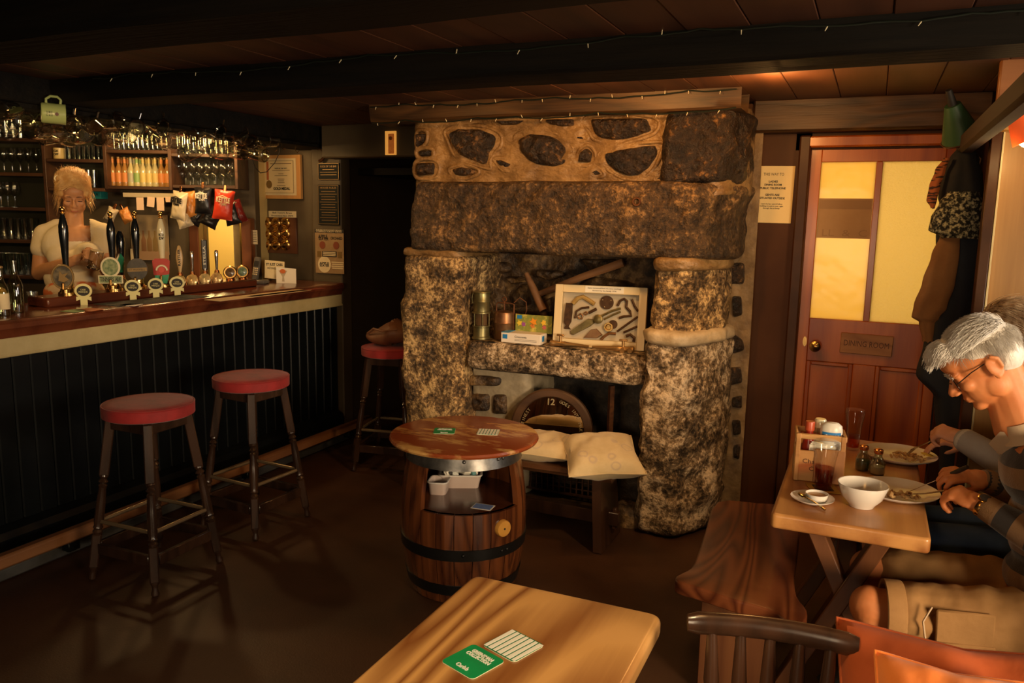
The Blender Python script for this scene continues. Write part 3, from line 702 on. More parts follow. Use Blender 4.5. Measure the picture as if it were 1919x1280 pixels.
# keg taps with lever handles further along
def tap(px, kind, label, off=.36):
    p = PB(px, 520, off); t = thing('keg_tap', label, 'beer tap', M=facing(p, ZP))
    MB().lathe([(.036, 0), (.034, .018), (.022, .03), (.016, .06), (.012, .075)], 18).build('tap_base', M_COPPER, t)
    d = rotm(PI / 2 - .25, 0, 0, (0, -.02, .022))
    MB().lathe([(.030, 0), (.036, .008), (.034, .018), (.026, .022), (.0, .024)], 22, d).build('lens_badge', mat('lens_' + kind, {'chrome': (.45, .28, .10), 'paddle': (.35, .30, .16), 'oval': (.3, .2, .08), 'black': (.02, .02, .02), 'chrome2': (.36, .2, .08)}[kind], .2, .3, col2=(.7, .5, .2), sc=60), t)
    if kind.startswith('chrome'):
        MB().lathe([(.007, .06), (.008, .09), (.011, .16), (.012, .19), (.009, .20), (0, .203)], 14).build('lever', M_CHROME, t)
    elif kind == 'paddle':
        MB().box((0, 0, .175), (.036, .016, .19), b=.005).build('lever', mat('black_paddle', (.02, .018, .016), .3), t)
        MB().cyl((0, 0, .05), (0, 0, .09), .009, .009, 12).build('lever_stem', M_CHROME, t)
        txt('lettering', 'STELLA', M_WHITEC, t, Matrix.Translation((0, -.0085, .17)) @ UPR @ rotm(0, 0, PI / 2), .014, .12)
    elif kind == 'oval':
        MB().lathe([(.004, .06), (.008, .08), (.017, .13), (.021, .165), (.017, .20), (.008, .235), (0, .24)], 16, Matrix.Diagonal((1, .45, 1, 1))).build('lever', wood('pale_oval_lever', (.40, .25, .1), (.6, .42, .2), 8, .3, 2, 3), t)
        txt('lettering', 'RATTLER', M_INK, t, Matrix.Translation((0, -.010, .165)) @ UPR @ rotm(0, 0, PI / 2), .014, .10, bold=.03)
    else:
        MB().lathe([(.007, .06), (.01, .08), (.022, .20), (.026, .26), (.022, .30), (.012, .325), (0, .33)], 18).build('lever', M_BLACKC, t)
        plate(t, 'green_leaf', [(-.012, .09), (.012, .09), (.02, .17), (.004, .2), (-.014, .16)], -.02, .004, M_GREEN)
        plate(t, 'white_leaf', [(-.024, .12), (-.008, .12), (-.004, .2), (-.02, .17)], -.018, .004, M_WHITEC)
    return t
tap(229, 'black', 'black swollen tap lever with green and white leaf, behind the TINNERS ALE pump', .47)
tap(338, 'oval', 'pale oval wooden tap lever beside the red shield pump')
tap(361, 'chrome', 'chrome tap lever beside the pale oval lever')
tap(385, 'paddle', 'flat black paddle tap lever between two chrome levers')
tap(407, 'chrome2', 'rightmost chrome tap lever, in front of the yellow doorway')
for px, m_, lb in ((432, (.05, .03, .015), 'dark round tap badge without a lever next to the doorway'), (455, (.06, .09, .06), 'green tinted round tap badge nearest the telephone')):
    p = PB(px, 520, .36); t = thing('tap_badge', lb, 'tap badge', M=facing(p, ZP))
    MB().lathe([(.03, 0), (.026, .02), (.014, .035)], 16).build('badge_base', M_COPPER, t)
    d = rotm(PI / 2 - .15, 0, 0, (0, -.005, .05))
    MB().lathe([(.034, -.03), (.042, .0), (.044, .012), (.038, .018)], 24, d).build('badge_ring', M_BRASS, t)
    MB().lathe([(.037, .014), (.025, .021), (0, .024)], 24, d).build('badge_face', mat('badge_face', m_, .2, col2=tuple(c * 3 for c in m_), sc=40), t)
# small oval award badges standing in front of the pumps
def award(px, py, lb, off=.255):
    p = PB(px, py, off); t = thing('award_badge', lb, 'badge', M=facing(p, BT))
    mb = M_CREAMB
    plate(t, 'stand', [(-.017, 0), (.017, 0), (.017, .03), (.036, .022), (.036, .044), (-.036, .044), (-.036, .022), (-.017, .03)], 0, .006, mb)
    plate(t, 'badge_plate', disc((0, .075), .042, .038, 0), -.001, .006, mb)
    plate(t, 'badge_field', disc((0, .075), .031, .026, 0), -.007, .002, M_INK)
    txt('lettering', 'CASK', M_CREAMB, t, Matrix.Translation((0, -.0093, .081)) @ UPR, .009, .026)
    txt('lettering', 'MARQUE', M_CREAMB, t, Matrix.Translation((0, -.0093, .069)) @ UPR, .009, .042)
M_CREAMB = mat('cream_enamel', (.72, .66, .30), .35)
award(158, 566, 'cream oval cask award badge below the barmaid, leftmost of four')
award(250, 557, 'cream oval cask award badge below the TINNERS ALE clip, second of four')
award(293, 552, 'cream oval cask award badge third of four along the pumps')
award(333, 548, 'cream oval cask award badge nearest the chrome taps')

# --- things lying on the bar top
def on_bar(px, py): return P(px, py, z=BT)
def mat_flat(px, py, lb, m, sx=.095, sy=.095, rz=.3, name='beer_mat', cat='beer mat'):
    o = MB().box((0, 0, .0015), (sx, sy, .003), b=.001).build(name, m); p = on_bar(px, py); o.location = p; o.rotation_euler = (0, 0, rz); return tag(o, lb, cat)
mat_flat(168, 581, 'orange beer mat lying on the bar top', mat('orange_mat', (.55, .17, .05), .6), .10, .10, .2)
mat_flat(140, 583, 'green beer mat at the front edge of the bar top', mat('pale_green_mat', (.25, .35, .14), .6), .09, .09, .1)
mat_flat(245, 572, 'white beer mat on the bar top beside the dark bar towel', M_WHITEP, .09, .09, .4)
tw = mat_flat(290, 563, 'dark bar towel spread in front of the pumps', mat('dark_towel', (.02, .022, .02), .9, col2=(.07, .07, .06), sc=60, bump=(200, .4, .002)), .20, .62, 0, 'bar_towel', 'towel')
mat_flat(490, 553, 'long cream bar runner near the far end of the bar', mat('cream_runner', (.60, .42, .22), .7), .12, .80, .0, 'bar_runner', 'runner')
mat_flat(540, 548, 'dark red strip mat on the far end of the bar', mat('red_strip', (.25, .04, .02), .6), .05, .7, .0, 'bar_strip', 'mat')
def bottle(name, M, h, r, gm, lm=None, cap=None, lb=None, grp=None, neck=None, cat='bottle'):
    t = thing(name, lb, cat, group=grp, M=M)
    MB().lathe([(0, 0), (r * .95, 0), (r, .006), (r, h * .52), (r * .85, h * .60), (r * .45, h * .72), (r * .36, h * .80), (r * .36, h * .96), (r * .42, h * .965), (r * .42, h)], 16).build('glass_body', gm, t)
    if lm: MB().lathe([(r * 1.02, h * .14), (r * 1.02, h * .46)], 16).build('label', lm, t)
    if neck: MB().lathe([(r * .40, h * .80), (r * .40, h * .94)], 12).build('neck_foil', neck, t)
    if cap: MB().lathe([(r * .46, h * .965), (r * .46, h), (r * .3, h * 1.012), (0, h * 1.012)], 12).build('cap', cap, t)
    return t
M_PALEGL = glass('pale_green_glass', (.75, .80, .55), .12)
p = on_bar(6, 592); bottle('clear_bottle', Matrix.Translation(p), .23, .031, M_PALEGL, M_PAPER, M_GOLD, 'clear bottle with a paper label at the left edge of the bar')
p = on_bar(32, 586); bottle('clear_bottle', Matrix.Translation(p), .25, .034, M_PALEGL, None, None, 'clear unlabelled bottle with a long neck on the left of the bar')
p = on_bar(-24, 600); bottle('clear_bottle', Matrix.Translation(p), .24, .032, M_PALEGL, M_GOLD, M_GOLD, 'gold labelled bottle half out of view at the left edge')
p = on_bar(95, 570); t = thing('ashtray', 'dark glass ashtray with a red printed panel on the bar', 'ashtray', p)
MB().lathe([(0, .004), (.048, .004), (.055, .03), (.062, .03), (.064, 0), (0, 0)], 8).build('bowl', mat('smoked_glass', (.02, .018, .016), .08, spec=.8), t)
o = MB().box((.0, -.0615, .016), (.03, .002, .014)).build('red_panel', M_RED, t)
p = on_bar(62, 572); t = thing('shot_glass', 'small empty tumbler beside the ashtray', 'glass', p)
MB().lathe([(0, .006), (.022, .006), (.026, .07), (.027, .07), (.024, 0), (0, 0)], 16).build('glass_wall', M_GLASS, t)
p = on_bar(18, 560); p.x -= .1; t = thing('orange_half', 'pale sliced fruit lying behind the bottles on the bar', 'fruit', p)
MB().sph((0, 0, .03), (.045, .045, .032), 18, 10).build('fruit_flesh', mat('fruit', (.65, .35, .12), .5), t)
p = on_bar(535, 531); t = thing('cocktail_card', 'white menu card with a cocktail glass picture standing on the bar', 'card', M=facing((p.x, p.y, BT), None, Vector((.2, -1, 0)).normalized()))
plate(t, 'card', [(-.075, 0), (.08, 0), (.08, .105), (-.075, .115)], .01, .003, M_WHITEP)
plate(t, 'glass_picture', [(-.03, .012), (-.01, .012), (-.015, .045), (.012, .09), (-.055, .09), (-.026, .045)], .0068, .001, mat('print_pale', (.5, .42, .30), .6))
plate(t, 'fruit_picture', disc((-.022, .085), .022, .016, 0), .0056, .001, mat('print_orange', (.6, .16, .04), .6))
p = on_bar(507, 530); t = thing('taxi_card', 'cream taxi advertisement card propped behind the telephone', 'card', M=facing((p.x, p.y + .04, BT), None, Vector((.2, -1, 0)).normalized()))
plate(t, 'card', [(-.08, .03), (.075, .02), (.08, .15), (-.075, .16)], .01, .003, M_PAPER)
txt('lettering', 'ST JUST CABS', M_INK, t, Matrix.Translation((0, .0065, .128)) @ UPR, .018, .13, bold=.03)
txt('lettering', 'METERED TAXI', M_INK, t, Matrix.Translation((0, .0065, .10)) @ UPR, .013, .11)
p = on_bar(494, 532); t = thing('cordless_telephone', 'grey cordless telephone standing in its charging cradle', 'telephone', M=facing((p.x - .03, p.y - .02, BT), None, Vector((.35, -1, 0)).normalized()))
M_PHONE = mat('grey_plastic', (.11, .10, .09), .4)
MB().box((0, 0, .015), (.13, .09, .03), b=.008).build('cradle', M_PHONE, t)
h = MB().box((0, 0, .085), (.048, .024, .17), rotm(-.15, .12, 0, (-.03, .01, .02)), b=.009).build('handset', M_PHONE, t)
MB().box((0, -.013, .12), (.034, .002, .04), rotm(-.15, .12, 0, (-.03, .01, .02))).build('screen', M_INK, h, False)
for r in range(4):
    for c in range(3): MB().box(((c - 1) * .012, -.013, .088 - r * .014), (.008, .003, .008), rotm(-.15, .12, 0, (-.03, .01, .02))).build('key', M_PAPER, h, False)

# --- hanging tankards on the bulkhead
def tankard_mesh():
    n, rows, R, Hh = 24, 9, .046, .115; vs = []; fs = []
    zs = [0, .006, .016, .03, .045, .06, .075, .088, .1, Hh]
    for j, z in enumerate(zs):
        for i in range(n):
            a = 2 * PI * i / n; r = R * (1 + .05 * math.sin(PI * z / Hh))
            if 1 < j < 8: r *= 1 - .07 * max(0, math.cos(a * 8)) * max(0, math.sin(z / .088 * 2 * PI * 1.5) ** 2)
            if j == 0: r *= .88
            vs.append((r * math.cos(a), r * math.sin(a), z))
    for j in range(len(zs) - 1):
        for i in range(n): fs.append((j * n + i, j * n + (i + 1) % n, (j + 1) * n + (i + 1) % n, (j + 1) * n + i))
    b = MB().add(vs, fs); b.lathe([(0, .008), (R * .9, .008)], n); b.torus((0, 0, Hh), R, .0028, 24, 6); b.torus((0, 0, .004), R * .86, .005, 24, 6)
    return b
tk = thing('glass_tankard', 'x', 'tankard', group='dimpled tankards hanging over the bar')
tankard_mesh().build('glass_body', M_GLASSD, tk)
MB().tube([(.044, 0, .095), (.06, 0, .1), (.076, 0, .088), (.079, 0, .06), (.07, 0, .035), (.045, 0, .024)], [.006, .007, .0075, .0075, .007, .006], 8, ell=(1.3, .8)).build('handle', M_GLASSD, tk)
TK = [(12, 205), (40, 228), (68, 243), (70, 212), (130, 226), (152, 252), (122, 256), (168, 230), (188, 252), (207, 226), (232, 250), (226, 218), (252, 232), (276, 250), (292, 230), (318, 264), (335, 240), (356, 284), (366, 248), (385, 268), (402, 240), (408, 284), (424, 262), (442, 248), (446, 284), (466, 262), (484, 288), (505, 262), (15, 240), (95, 252), (205, 258), (300, 258)]
ORD = ['leftmost', 'second from the left', 'third from the left', 'fourth from the left', 'fifth from the left', 'sixth from the left', 'seventh from the left', 'eighth from the left', 'ninth from the left', 'tenth from the left', 'eleventh from the left', 'twelfth from the left', 'thirteenth from the left', 'fourteenth from the left']
def tzone(px): return 'at the left end of the bar' if px < 110 else 'above the barmaid' if px < 215 else 'above the mixer bottles' if px < 330 else 'above the crisp packets' if px < 440 else 'in front of the framed certificate'
rs = random.Random(3); first = True
used = []
for k, (px, py) in enumerate(TK):
    best = None
    for X in (-3.66, -3.78, -3.90, -3.60, -3.72, -3.84, -3.98):
        p = P(px, py, X=X)
        dd = min([(p - q).length for q in used] or [9])
        if dd > .112: best = p; break
        if best is None or dd > bd_: best, bd_ = p, dd
    p = best; used.append(p)
    tocam = (Vector((0, 0, EYE)) - p); tocam.z = 0; tocam.normalize()
    az = rs.uniform(-1.1, 1.1); zdir = -(Matrix.Rotation(az, 3, 'Z') @ tocam); zdir.z = rs.uniform(-.1, .55)
    zdir.normalize(); xd = Vector((rs.uniform(-.35, .35), rs.uniform(-.35, .35), 1)); xd = (xd - zdir * xd.dot(zdir)).normalized()
    M = frame(p - zdir * .057, xd, zdir)
    zone = 'at the left end of the bar' if px < 110 else 'above the barmaid' if px < 215 else 'above the mixer bottles' if px < 330 else 'above the crisp packets' if px < 440 else 'in front of the framed certificate'
    lb = 'dimpled glass tankard hanging %s, %s' % (zone, ORD[sorted(q for q in TK if tzone(q[0]) == tzone(px)).index((px, py))])
    if first: tk.matrix_world = M; tk['label'] = lb; first = False
    else: copy_tree(tk, M, lb)
rl = thing('tankard_rail', 'dark hook rail from which the glass tankards hang', 'rail', (-3.78, 3.1, 2.1))
MB().box((0, 0, -.012), (.30, 3.9, .024), b=.004).build('rail_board', M_BEAM, rl)
for i in range(26): MB().tube([(-.09 + .09 * (i % 3), -1.6 + i * .125, -.02), (-.09 + .09 * (i % 3), -1.6 + i * .125, -.05), (-.075 + .09 * (i % 3), -1.6 + i * .125, -.062), (-.06 + .09 * (i % 3), -1.6 + i * .125, -.05)], .002, 5).build('hook', M_BRASS, rl)
p = P(104, 212, X=-3.56)
t = thing('enamel_mug', 'cream green mug with a dark printed crest, hanging among the tankards at the left', 'mug', M=frame(p + Vector((-.045, -.04, 0)) * 1.0, Vector((0.12, -.05, 1)), Vector((.55, .83, -.02))))
M_PGREEN = mat('pale_green_glaze', (.36, .44, .17), .3)
MB().lathe([(0, .0), (.043, .0), (.047, .005), (.047, .098), (.049, .1), (.045, .1), (.044, .008), (0, .008)], 28).build('mug_body', M_PGREEN, t)
MB().tube([(.044, 0, .08), (.065, 0, .083), (.078, 0, .068), (.078, 0, .04), (.064, 0, .022), (.044, 0, .022)], .006, 8).build('handle', M_PGREEN, t)
for s_, u, hh in (('COUNTRY', .03, .009), ('ALES', .022, .009), ('ROOT', .045, .009)):
    pass
Mt = frame((0, .0482, .05), Vector((0, 0, 1)), Vector((0, 1, 0)))
plate_ = MB().prism([(.012 + .011 * math.cos(a) * (1 if i % 2 else .55), .0 + .011 * math.sin(a) * (1 if i % 2 else .55)) for i, a in enumerate([2 * PI * k / 16 for k in range(16)])], 0, .0012, Mt); plate_.build('crest', mat('dark_red_print', (.10, .03, .02), .5), t)
for q, s_ in enumerate(('COUNTRY', 'ALES', 'ST JUST')): txt('lettering', s_, M_INK, t, Mt @ rotm(0, 0, PI / 2, (-.016 - .0095 * q + .008, 0, .0012)), .006, .024)
# ================================================================ back bar shelves
SD = .22
def bay(name, label, px0, px1, pys, topy, side0=True, side1=True, boty=None):
    u0, _ = BW(px0, 400, SD); u1, _ = BW(px1, 400, SD); zs = [BW((px0 + px1) / 2, py, SD)[1] for py in pys]
    zt = BW((px0 + px1) / 2, topy, SD)[1]; zb = zs[-1] if boty is None else BW((px0 + px1) / 2, boty, SD)[1]
    t = thing(name, label, 'shelves', M=MBW @ Matrix.Translation(((u0 + u1) / 2, -.002, zb)))
    w = u1 - u0
    for z in zs: MB().box((0, -SD / 2, z - zb - .011), (w, SD, .022), b=.002).build('shelf', M_SHELFW, t)
    for f, sx in ((side0, -1), (side1, 1)):
        if f: MB().box((sx * (w / 2), -SD / 2 - .003, (zt - zb) / 2 - .012), (.022, SD + .006, zt - zb + .024), b=.002).build('side_panel', M_SHELFW, t)
    MB().box((0, -.004, (zt - zb) / 2), (w, .008, zt - zb)).build('back_panel', mat('dark_green_back', (.035, .035, .018), .6), t, False)
    return zs
zl = bay('shelf_bay', 'tall dark shelves of glasses left of the barmaid', -90, 90, [258, 323, 388, 449, 516], 190, boty=516)
zm = bay('shelf_bay', 'short dark shelves directly behind the barmaid head', 94, 199, [298, 352], 235, side0=False, side1=False)
zbt = bay('shelf_bay', 'dark shelf bay holding the row of mixer bottles', 203, 323, [281, 349], 235)
zg = bay('shelf_bay', 'dark shelf bay holding wine glasses above the crisps', 326, 446, [288, 347], 235, side0=False)
def LBW(u, y, z): return MBW @ Vector((u, -y, z))
GK = {}
def gmesh(kind):
    if kind not in GK:
        pr = {'pint': [(0, .006), (.028, .006), (.036, .10), (.041, .15), (.0425, .15), (.0375, .1), (.031, 0), (0, 0)],
              'wine': [(0, .003), (.033, .002), (.033, 0), (.034, .002), (.006, .008), (.004, .03), (.004, .075), (.02, .09), (.034, .115), (.034, .14), (.028, .175), (.0265, .175)],
              'tumbler': [(0, .008), (.028, .008), (.033, .10), (.0345, .10), (.03, 0), (0, 0)],
              'tall': [(0, .008), (.024, .008), (.03, .13), (.0315, .13), (.026, 0), (0, 0)],
              'snifter': [(0, .003), (.03, 0), (.03, .003), (.006, .006), (.005, .035), (.02, .045), (.032, .07), (.03, .10), (.022, .12)]}[kind]
        GK[kind] = MB().lathe(pr, 18)
    return GK[kind]
def glasses(kind, pxs, zrow, label, grp, off=.10, inv=False, py=400, jit=.0):
    first_ = None; hgt = {'pint': .15, 'wine': .175, 'tumbler': .10, 'tall': .13, 'snifter': .12}[kind]
    for i, px in enumerate(pxs):
        u, _ = BW(px, py, off)
        M = MBW @ Matrix.Translation((u, -off - jit * ((i * 5) % 3 - 1), zrow + (hgt if inv else 0))) @ (rotm(PI) if inv else Matrix())
        if first_ is None:
            first_ = gmesh(kind).build('%s_glass' % kind, M_GLASS); o = first_
        else: o = first_.copy(); COL.objects.link(o)
        k = len(pxs) - 1 - i
        o.matrix_world = M; tag(o, '%s, %s' % (label, ORD[k].replace('leftmost', 'rightmost').replace('the left', 'the right')), 'glass', grp)
glasses('pint', range(-42, 60, 13), zl[0], 'pint glass on the topmost left shelf, under the tankards', 'glasses on the topmost left shelf')
glasses('wine', range(-30, 84, 15), zl[1], 'wine glass on the second left shelf', 'wine glasses on the second left shelf')
glasses('wine', (-24, -10, 4, 17, 30), zl[2], 'wine glass on the half empty third left shelf', 'wine glasses on the third left shelf')
glasses('pint', range(-34, 70, 13), zl[3], 'pint glass on the fourth left shelf', 'glasses on the fourth left shelf')
glasses('pint', range(-34, 64, 13), zl[4], 'pint glass on the lowest left shelf beside the barmaid arm', 'glasses on the lowest left shelf')
glasses('pint', range(-28, 50, 13), zl[4], 'pint glass in the back row of the lowest left shelf', 'back row on the lowest left shelf', off=.03 + .02)
glasses('tumbler', range(137, 198, 9), zm[0], 'small glass standing on the shelf above the barmaid', 'small glasses above the barmaid', inv=True)
glasses('tall', (170, 180), zm[1], 'small glass at the barmaid right ear on the lower shelf', 'two small glasses by the barmaid head', off=.06)
glasses('tall', range(212, 322, 9), zbt[0], 'tall glass on top of the mixer bottle bay', 'tall glasses above the bottles')
glasses('tall', range(340, 440, 10), zg[0], 'tall glass on top of the wine glass bay', 'tall glasses above the wine glass bay')
glasses('wine', range(337, 440, 14), zg[1], 'wine glass on the shelf over the crisp packets', 'wine glasses over the crisps', inv=False)
glasses('snifter', range(344, 440, 15), zg[1], 'stubby stemmed glass behind the wine glasses over the crisps', 'stubby glasses over the crisps', off=.045)
cols = [('orange', (.62, .20, .04)), ('orange', (.62, .20, .04)), ('orange', (.60, .18, .04)), ('grey', (.40, .38, .26)), ('green', (.25, .40, .12)), ('yellow', (.70, .60, .18)), ('yellow', (.70, .60, .18)), ('yellow', (.66, .5, .15)), ('orange', (.58, .2, .05)), ('orange', (.6, .22, .05))]
LM = {k: mat('%s_bottle_label' % k, c, .5) for k, c in dict(cols).items()}
AMBER = mat('amber_drink', (.34, .17, .045), .12, coat=.5); CLEARB = mat('pale_drink', (.52, .46, .22), .12, coat=.5)
cnt = {}
for row in (0, 1):
    for i, (cn, c) in enumerate(cols if row == 0 else cols[:9]):
        u, _ = BW(213 + i * 11.4 + row * 5.5, 340, .14 - row * .08)
        M = MBW @ Matrix.Translation((u, -.145 + row * .085, zbt[1]))
        lb = '%s labelled mixer bottle in the %s row, %s' % (cn, 'front' if row == 0 else 'back', ORD[i])
        bottle('mixer_bottle', M, .20, .025, AMBER if cn == 'orange' else CLEARB, LM[cn], M_GOLD, lb, 'mixer bottles behind the bar', LM[cn])
# small printed mug, teal box and the things pinned under the shelves
u, _ = BW(111, 298, .12); t = thing('printed_mug', 'small yellow mug with black letters on the shelf above the barmaid', 'mug', M=MBW @ Matrix.Translation((u, -.12, zm[0])))
M_YEL = mat('yellow_glaze', (.70, .52, .2), .3)
MB().lathe([(0, 0), (.034, 0), (.036, .004), (.036, .078), (.033, .078), (.033, .006), (0, .006)], 24).build('mug_body', M_YEL, t)
MB().tube([(-.034, 0, .062), (-.052, 0, .06), (-.056, 0, .04), (-.05, 0, .022), (-.034, 0, .018)], .005, 8).build('handle', M_YEL, t)
for s_, z in (('GE', .055), ('OFF', .033)): txt('lettering', s_, M_INK, t, Matrix.Translation((0, -.0368, z)) @ UPR, .015, .035, bold=.04)
def wallflat(name, px0, py0, px1, py1, off, m, label, cat, th=.004, rot=0):
    """a flat sheet fixed to the back bar, given by two of its corners"""
    u0, z0 = BW(px0, py0, off); u1, z1 = BW(px1, py1, off)
    t = thing(name, label, cat, M=MBW @ Matrix.Translation(((u0 + u1) / 2, -off, (z0 + z1) / 2)) @ rotm(0, rot, 0))
    MB().box((0, 0, 0), (abs(u1 - u0), th, abs(z0 - z1)), b=.0008).build('sheet', m, t, False)
    return t, abs(u1 - u0), abs(z0 - z1)
u0, z0 = BW(173, 357, .1); u1, z1 = BW(196, 373, .1)
t = thing('teal_box', 'teal green carton on the lower shelf behind the barmaid', 'box', M=MBW @ Matrix.Translation(((u0 + u1) / 2, -.10, z1)))
MB().box((0, 0, (z0 - z1) / 2), (u1 - u0, .10, z0 - z1), b=.003).build('carton', mat('teal_card', (.01, .20, .19), .5), t)
txt('lettering', 'TEA', M_INK, t, Matrix.Translation((0, -.0505, (z0 - z1) / 2)) @ UPR, .02, .05)
t, a, b_ = wallflat('shelf_strip', 232, 361, 326, 371, .21, mat('pale_strip', (.45, .38, .24), .5), 'pale ledge strip above the pinned notes', 'strip', .03)
for i, (x0, y0, x1, y1, r) in enumerate(((255, 370, 270, 394, 0), (275, 369, 290, 388, .12), (293, 370, 308, 395, .0), (310, 369, 326, 379, -.03))):
    wallflat('price_note', x0, y0, x1, y1, .232, mat('pink_note', (.72, .52, .36), .7), '%s of the four paper notes hanging under the shelf' % ('leftmost', 'tilted second', 'long third', 'short rightmost')[i], 'note', .002, r)
t, a, b_ = wallflat('bottle_poster', 243, 402, 318, 478, .015, mat('grey_brown_poster', (.30, .22, .12), .5, col2=(.38, .28, .15), sc=6), 'faded poster of beer bottles on the wall behind the pumps', 'poster')
for i in range(4): MB().lathe([(0, 0), (.018, 0), (.018, .08), (.007, .11), (.007, .15), (0, .15)], 10, Matrix.Translation((-.045 + i * .042, -.003, -.12)) @ Matrix.Diagonal((1, .06, 1, 1))).build('bottle_print', mat('print_bottle', (.25, .12 + .02 * i, .05), .6), t)
MB().box((0, -.003, -.15), (a * .98, .002, b_ * .22)).build('print_band', mat('print_pink', (.42, .26, .14), .6), t, False)
wallflat('paper_slip', 244, 466, 258, 497, .03, M_PAPER, 'yellowish slip of paper left of the dark banded clip', 'note')
t, a, b_ = wallflat('service_notice', 471, 431, 483, 458, .03, M_PAPER, 'small printed slip on the wall above the telephone', 'note')
for i in range(6): MB().box((0, -.0025, b_ * (.35 - i * .13)), (a * .7, .001, .004)).build('print_line', M_INK, t, False)
# crisp packets clipped along the shelf edge
def packet(name, px, py, w, h, m, label, off, tilt=0, yaw=0, text=None, tm=None, clip=True, twist=.0):
    u, z = BW(px, py, off)
    t = thing(name, label, 'crisp packet', M=MBW @ Matrix.Translation((u, -off, z)) @ rotm(0, tilt, 0) @ rotm(0, 0, yaw))
    nu, nv = 14, 18; vs = []; fs = []
    for s in (-1, 1):
        for j in range(nv + 1):
            for i in range(nu + 1):
                a = i / nu * 2 - 1; c = j / nv * 2 - 1
                th = .034 * max(0, 1 - abs(a) ** 2.5) ** .8 * max(0, 1 - abs(c) ** 4) ** .9 + .001
                x = a * w / 2 * (1 - .10 * (1 - c * c)) ; zz = c * h / 2
                th += .006 * noise.noise((a * 3, c * 3, px)) * (1 - c ** 8) * (1 - a ** 8)
                vs.append((x + twist * c * c * .02, s * th, zz + .006 * noise.noise((a * 2, 0, px + 3)) * abs(c)))
    W = nu + 1; off2 = (nv + 1) * W
    for j in range(nv):
        for i in range(nu):
            q = j * W + i
            fs.append((q, q + 1, q + W + 1, q + W)); fs.append((off2 + q + W, off2 + q + W + 1, off2 + q + 1, off2 + q))
    MB().add(vs, fs).build('foil_bag', m, t)
    for c in (-1, 1): MB().box((0, 0, c * (h / 2 - .006)), (w * .98, .004, .012)).build('crimped_seam', m, t)
    if text:
        txt('lettering', text, tm, t, Matrix.Translation((0, -.0385, h * .16)) @ UPR, .034, w * .66, depth=.004, bold=.05)
        txt('lettering', 'CHIPS', tm, t, Matrix.Translation((0.005, -.0385, h * .02)) @ UPR, .016, w * .32, depth=.004)
        MB().tube([(-.035, -.038, h * .25), (-.005, -.038, h * .31), (.03, -.038, h * .25)], .003, 5).build('logo_arc', tm, t)
    if clip:
        MB().box((0, -.004, h / 2 + .012), (.018, .012, .045), b=.003).build('clip_peg', M_COPPER, t)
    return t
FOIL = dict(rough=.32, spec=.5, bump=(14, .35, .01))
M_BAGW = mat('white_foil', (.62, .52, .34), **FOIL); M_BAGB = mat('black_foil', (.012, .012, .013), **FOIL); M_BAGR = mat('red_foil', (.62, .05, .02), **FOIL); M_BAGO = mat('orange_foil', (.60, .24, .05), **FOIL); M_BAGDR = mat('dark_red_foil', (.16, .012, .01), **FOIL)
packet('crisp_packet', 336, 385, .125, .19, M_BAGW, 'white crisp packet with lettering hanging tilted under the shelf', .30, .16, -.3, 'KETTLE', M_INK)
packet('crisp_packet', 345, 413, .10, .10, M_BAGW, 'crumpled white packet below the white crisp packet', .27, -.35, .5, None, None, False)
packet('crisp_packet', 357, 384, .10, .18, M_BAGO, 'orange crisp packet behind the white one', .24, -.18, .4, None, None, False)
packet('crisp_packet', 381, 376, .12, .18, M_BAGB, 'black crisp packet with white lettering hanging in the middle', .30, .02, 0, 'KETTLE', M_WHITEP)
packet('crisp_packet', 419, 384, .135, .20, M_BAGR, 'bright red crisp packet hanging on the right', .30, .14, .15, 'KETTLE', M_PAPER)
packet('crisp_packet', 365, 408, .10, .10, M_BAGB, 'black packet peeping out below the orange one', .22, .4, 0, None, None, False)
packet('crisp_packet', 393, 410, .13, .11, M_BAGB, 'black packet hanging low below the black lettered one', .24, .5, .2, None, None, False)
packet('crisp_packet', 434, 401, .11, .15, M_BAGB, 'black packet behind the red one', .22, -.25, 0, None, None, False)
packet('crisp_packet', 447, 396, .08, .16, M_BAGDR, 'dark red packet at the right end of the crisps', .20, -.35, .5, None, None, False)
packet('snack_card', 208, 402, .07, .10, M_BAGW, 'small pale snack packet clipped behind the TINNERS ALE pump', .26, .5, .2, None, None, True)
packet('snack_card', 236, 404, .08, .10, M_BAGO, 'small brown snack packet clipped beside the pale one', .25, -.4, -.2, None, None, True)

# ================================================================ the wall at the far end of the bar
def endflat(name, px0, py0, px1, py1, Y, label, cat, m, th=.02, b=.002):
    a = P(px0, py0, Y=Y); c = P(px1, py1, Y=Y)
    t = thing(name, label, cat, ((a.x + c.x) / 2, Y, (a.z + c.z) / 2)); w_, h_ = abs(c.x - a.x), abs(a.z - c.z)
    MB().box((0, th / 2, 0), (w_, th, h_), b=b).build('backing', m, t)
    return t, w_, h_
M_PINEF = wood('orange_pine_frame', (.50, .24, .07), (.66, .36, .12), 6, .35, 2, 3)
t, w_, h_ = endflat('framed_certificate', 484, 291, 564, 373, YE - .03, 'pine framed GOLD MEDAL certificate on the wall at the end of the bar', 'certificate', M_PINEF, .026)
MB().box((0, -.001, 0), (w_ * .80, .004, h_ * .84)).build('mount', M_PAPER, t, False)
MB().box((0, -.004, .0), (w_ * .70, .002, h_ * .74)).build('certificate_sheet', mat('certificate_paper', (.78, .63, .34), .5), t, False)
for sx in (-1, 1): MB().box((sx * w_ * .345, -.006, 0), (.003, .002, h_ * .74)).build('border', M_GOLD, t, False)
for sz in (-1, 1): MB().box((0, -.006, sz * h_ * .365), (w_ * .69, .002, .003)).build('border', M_GOLD, t, False)
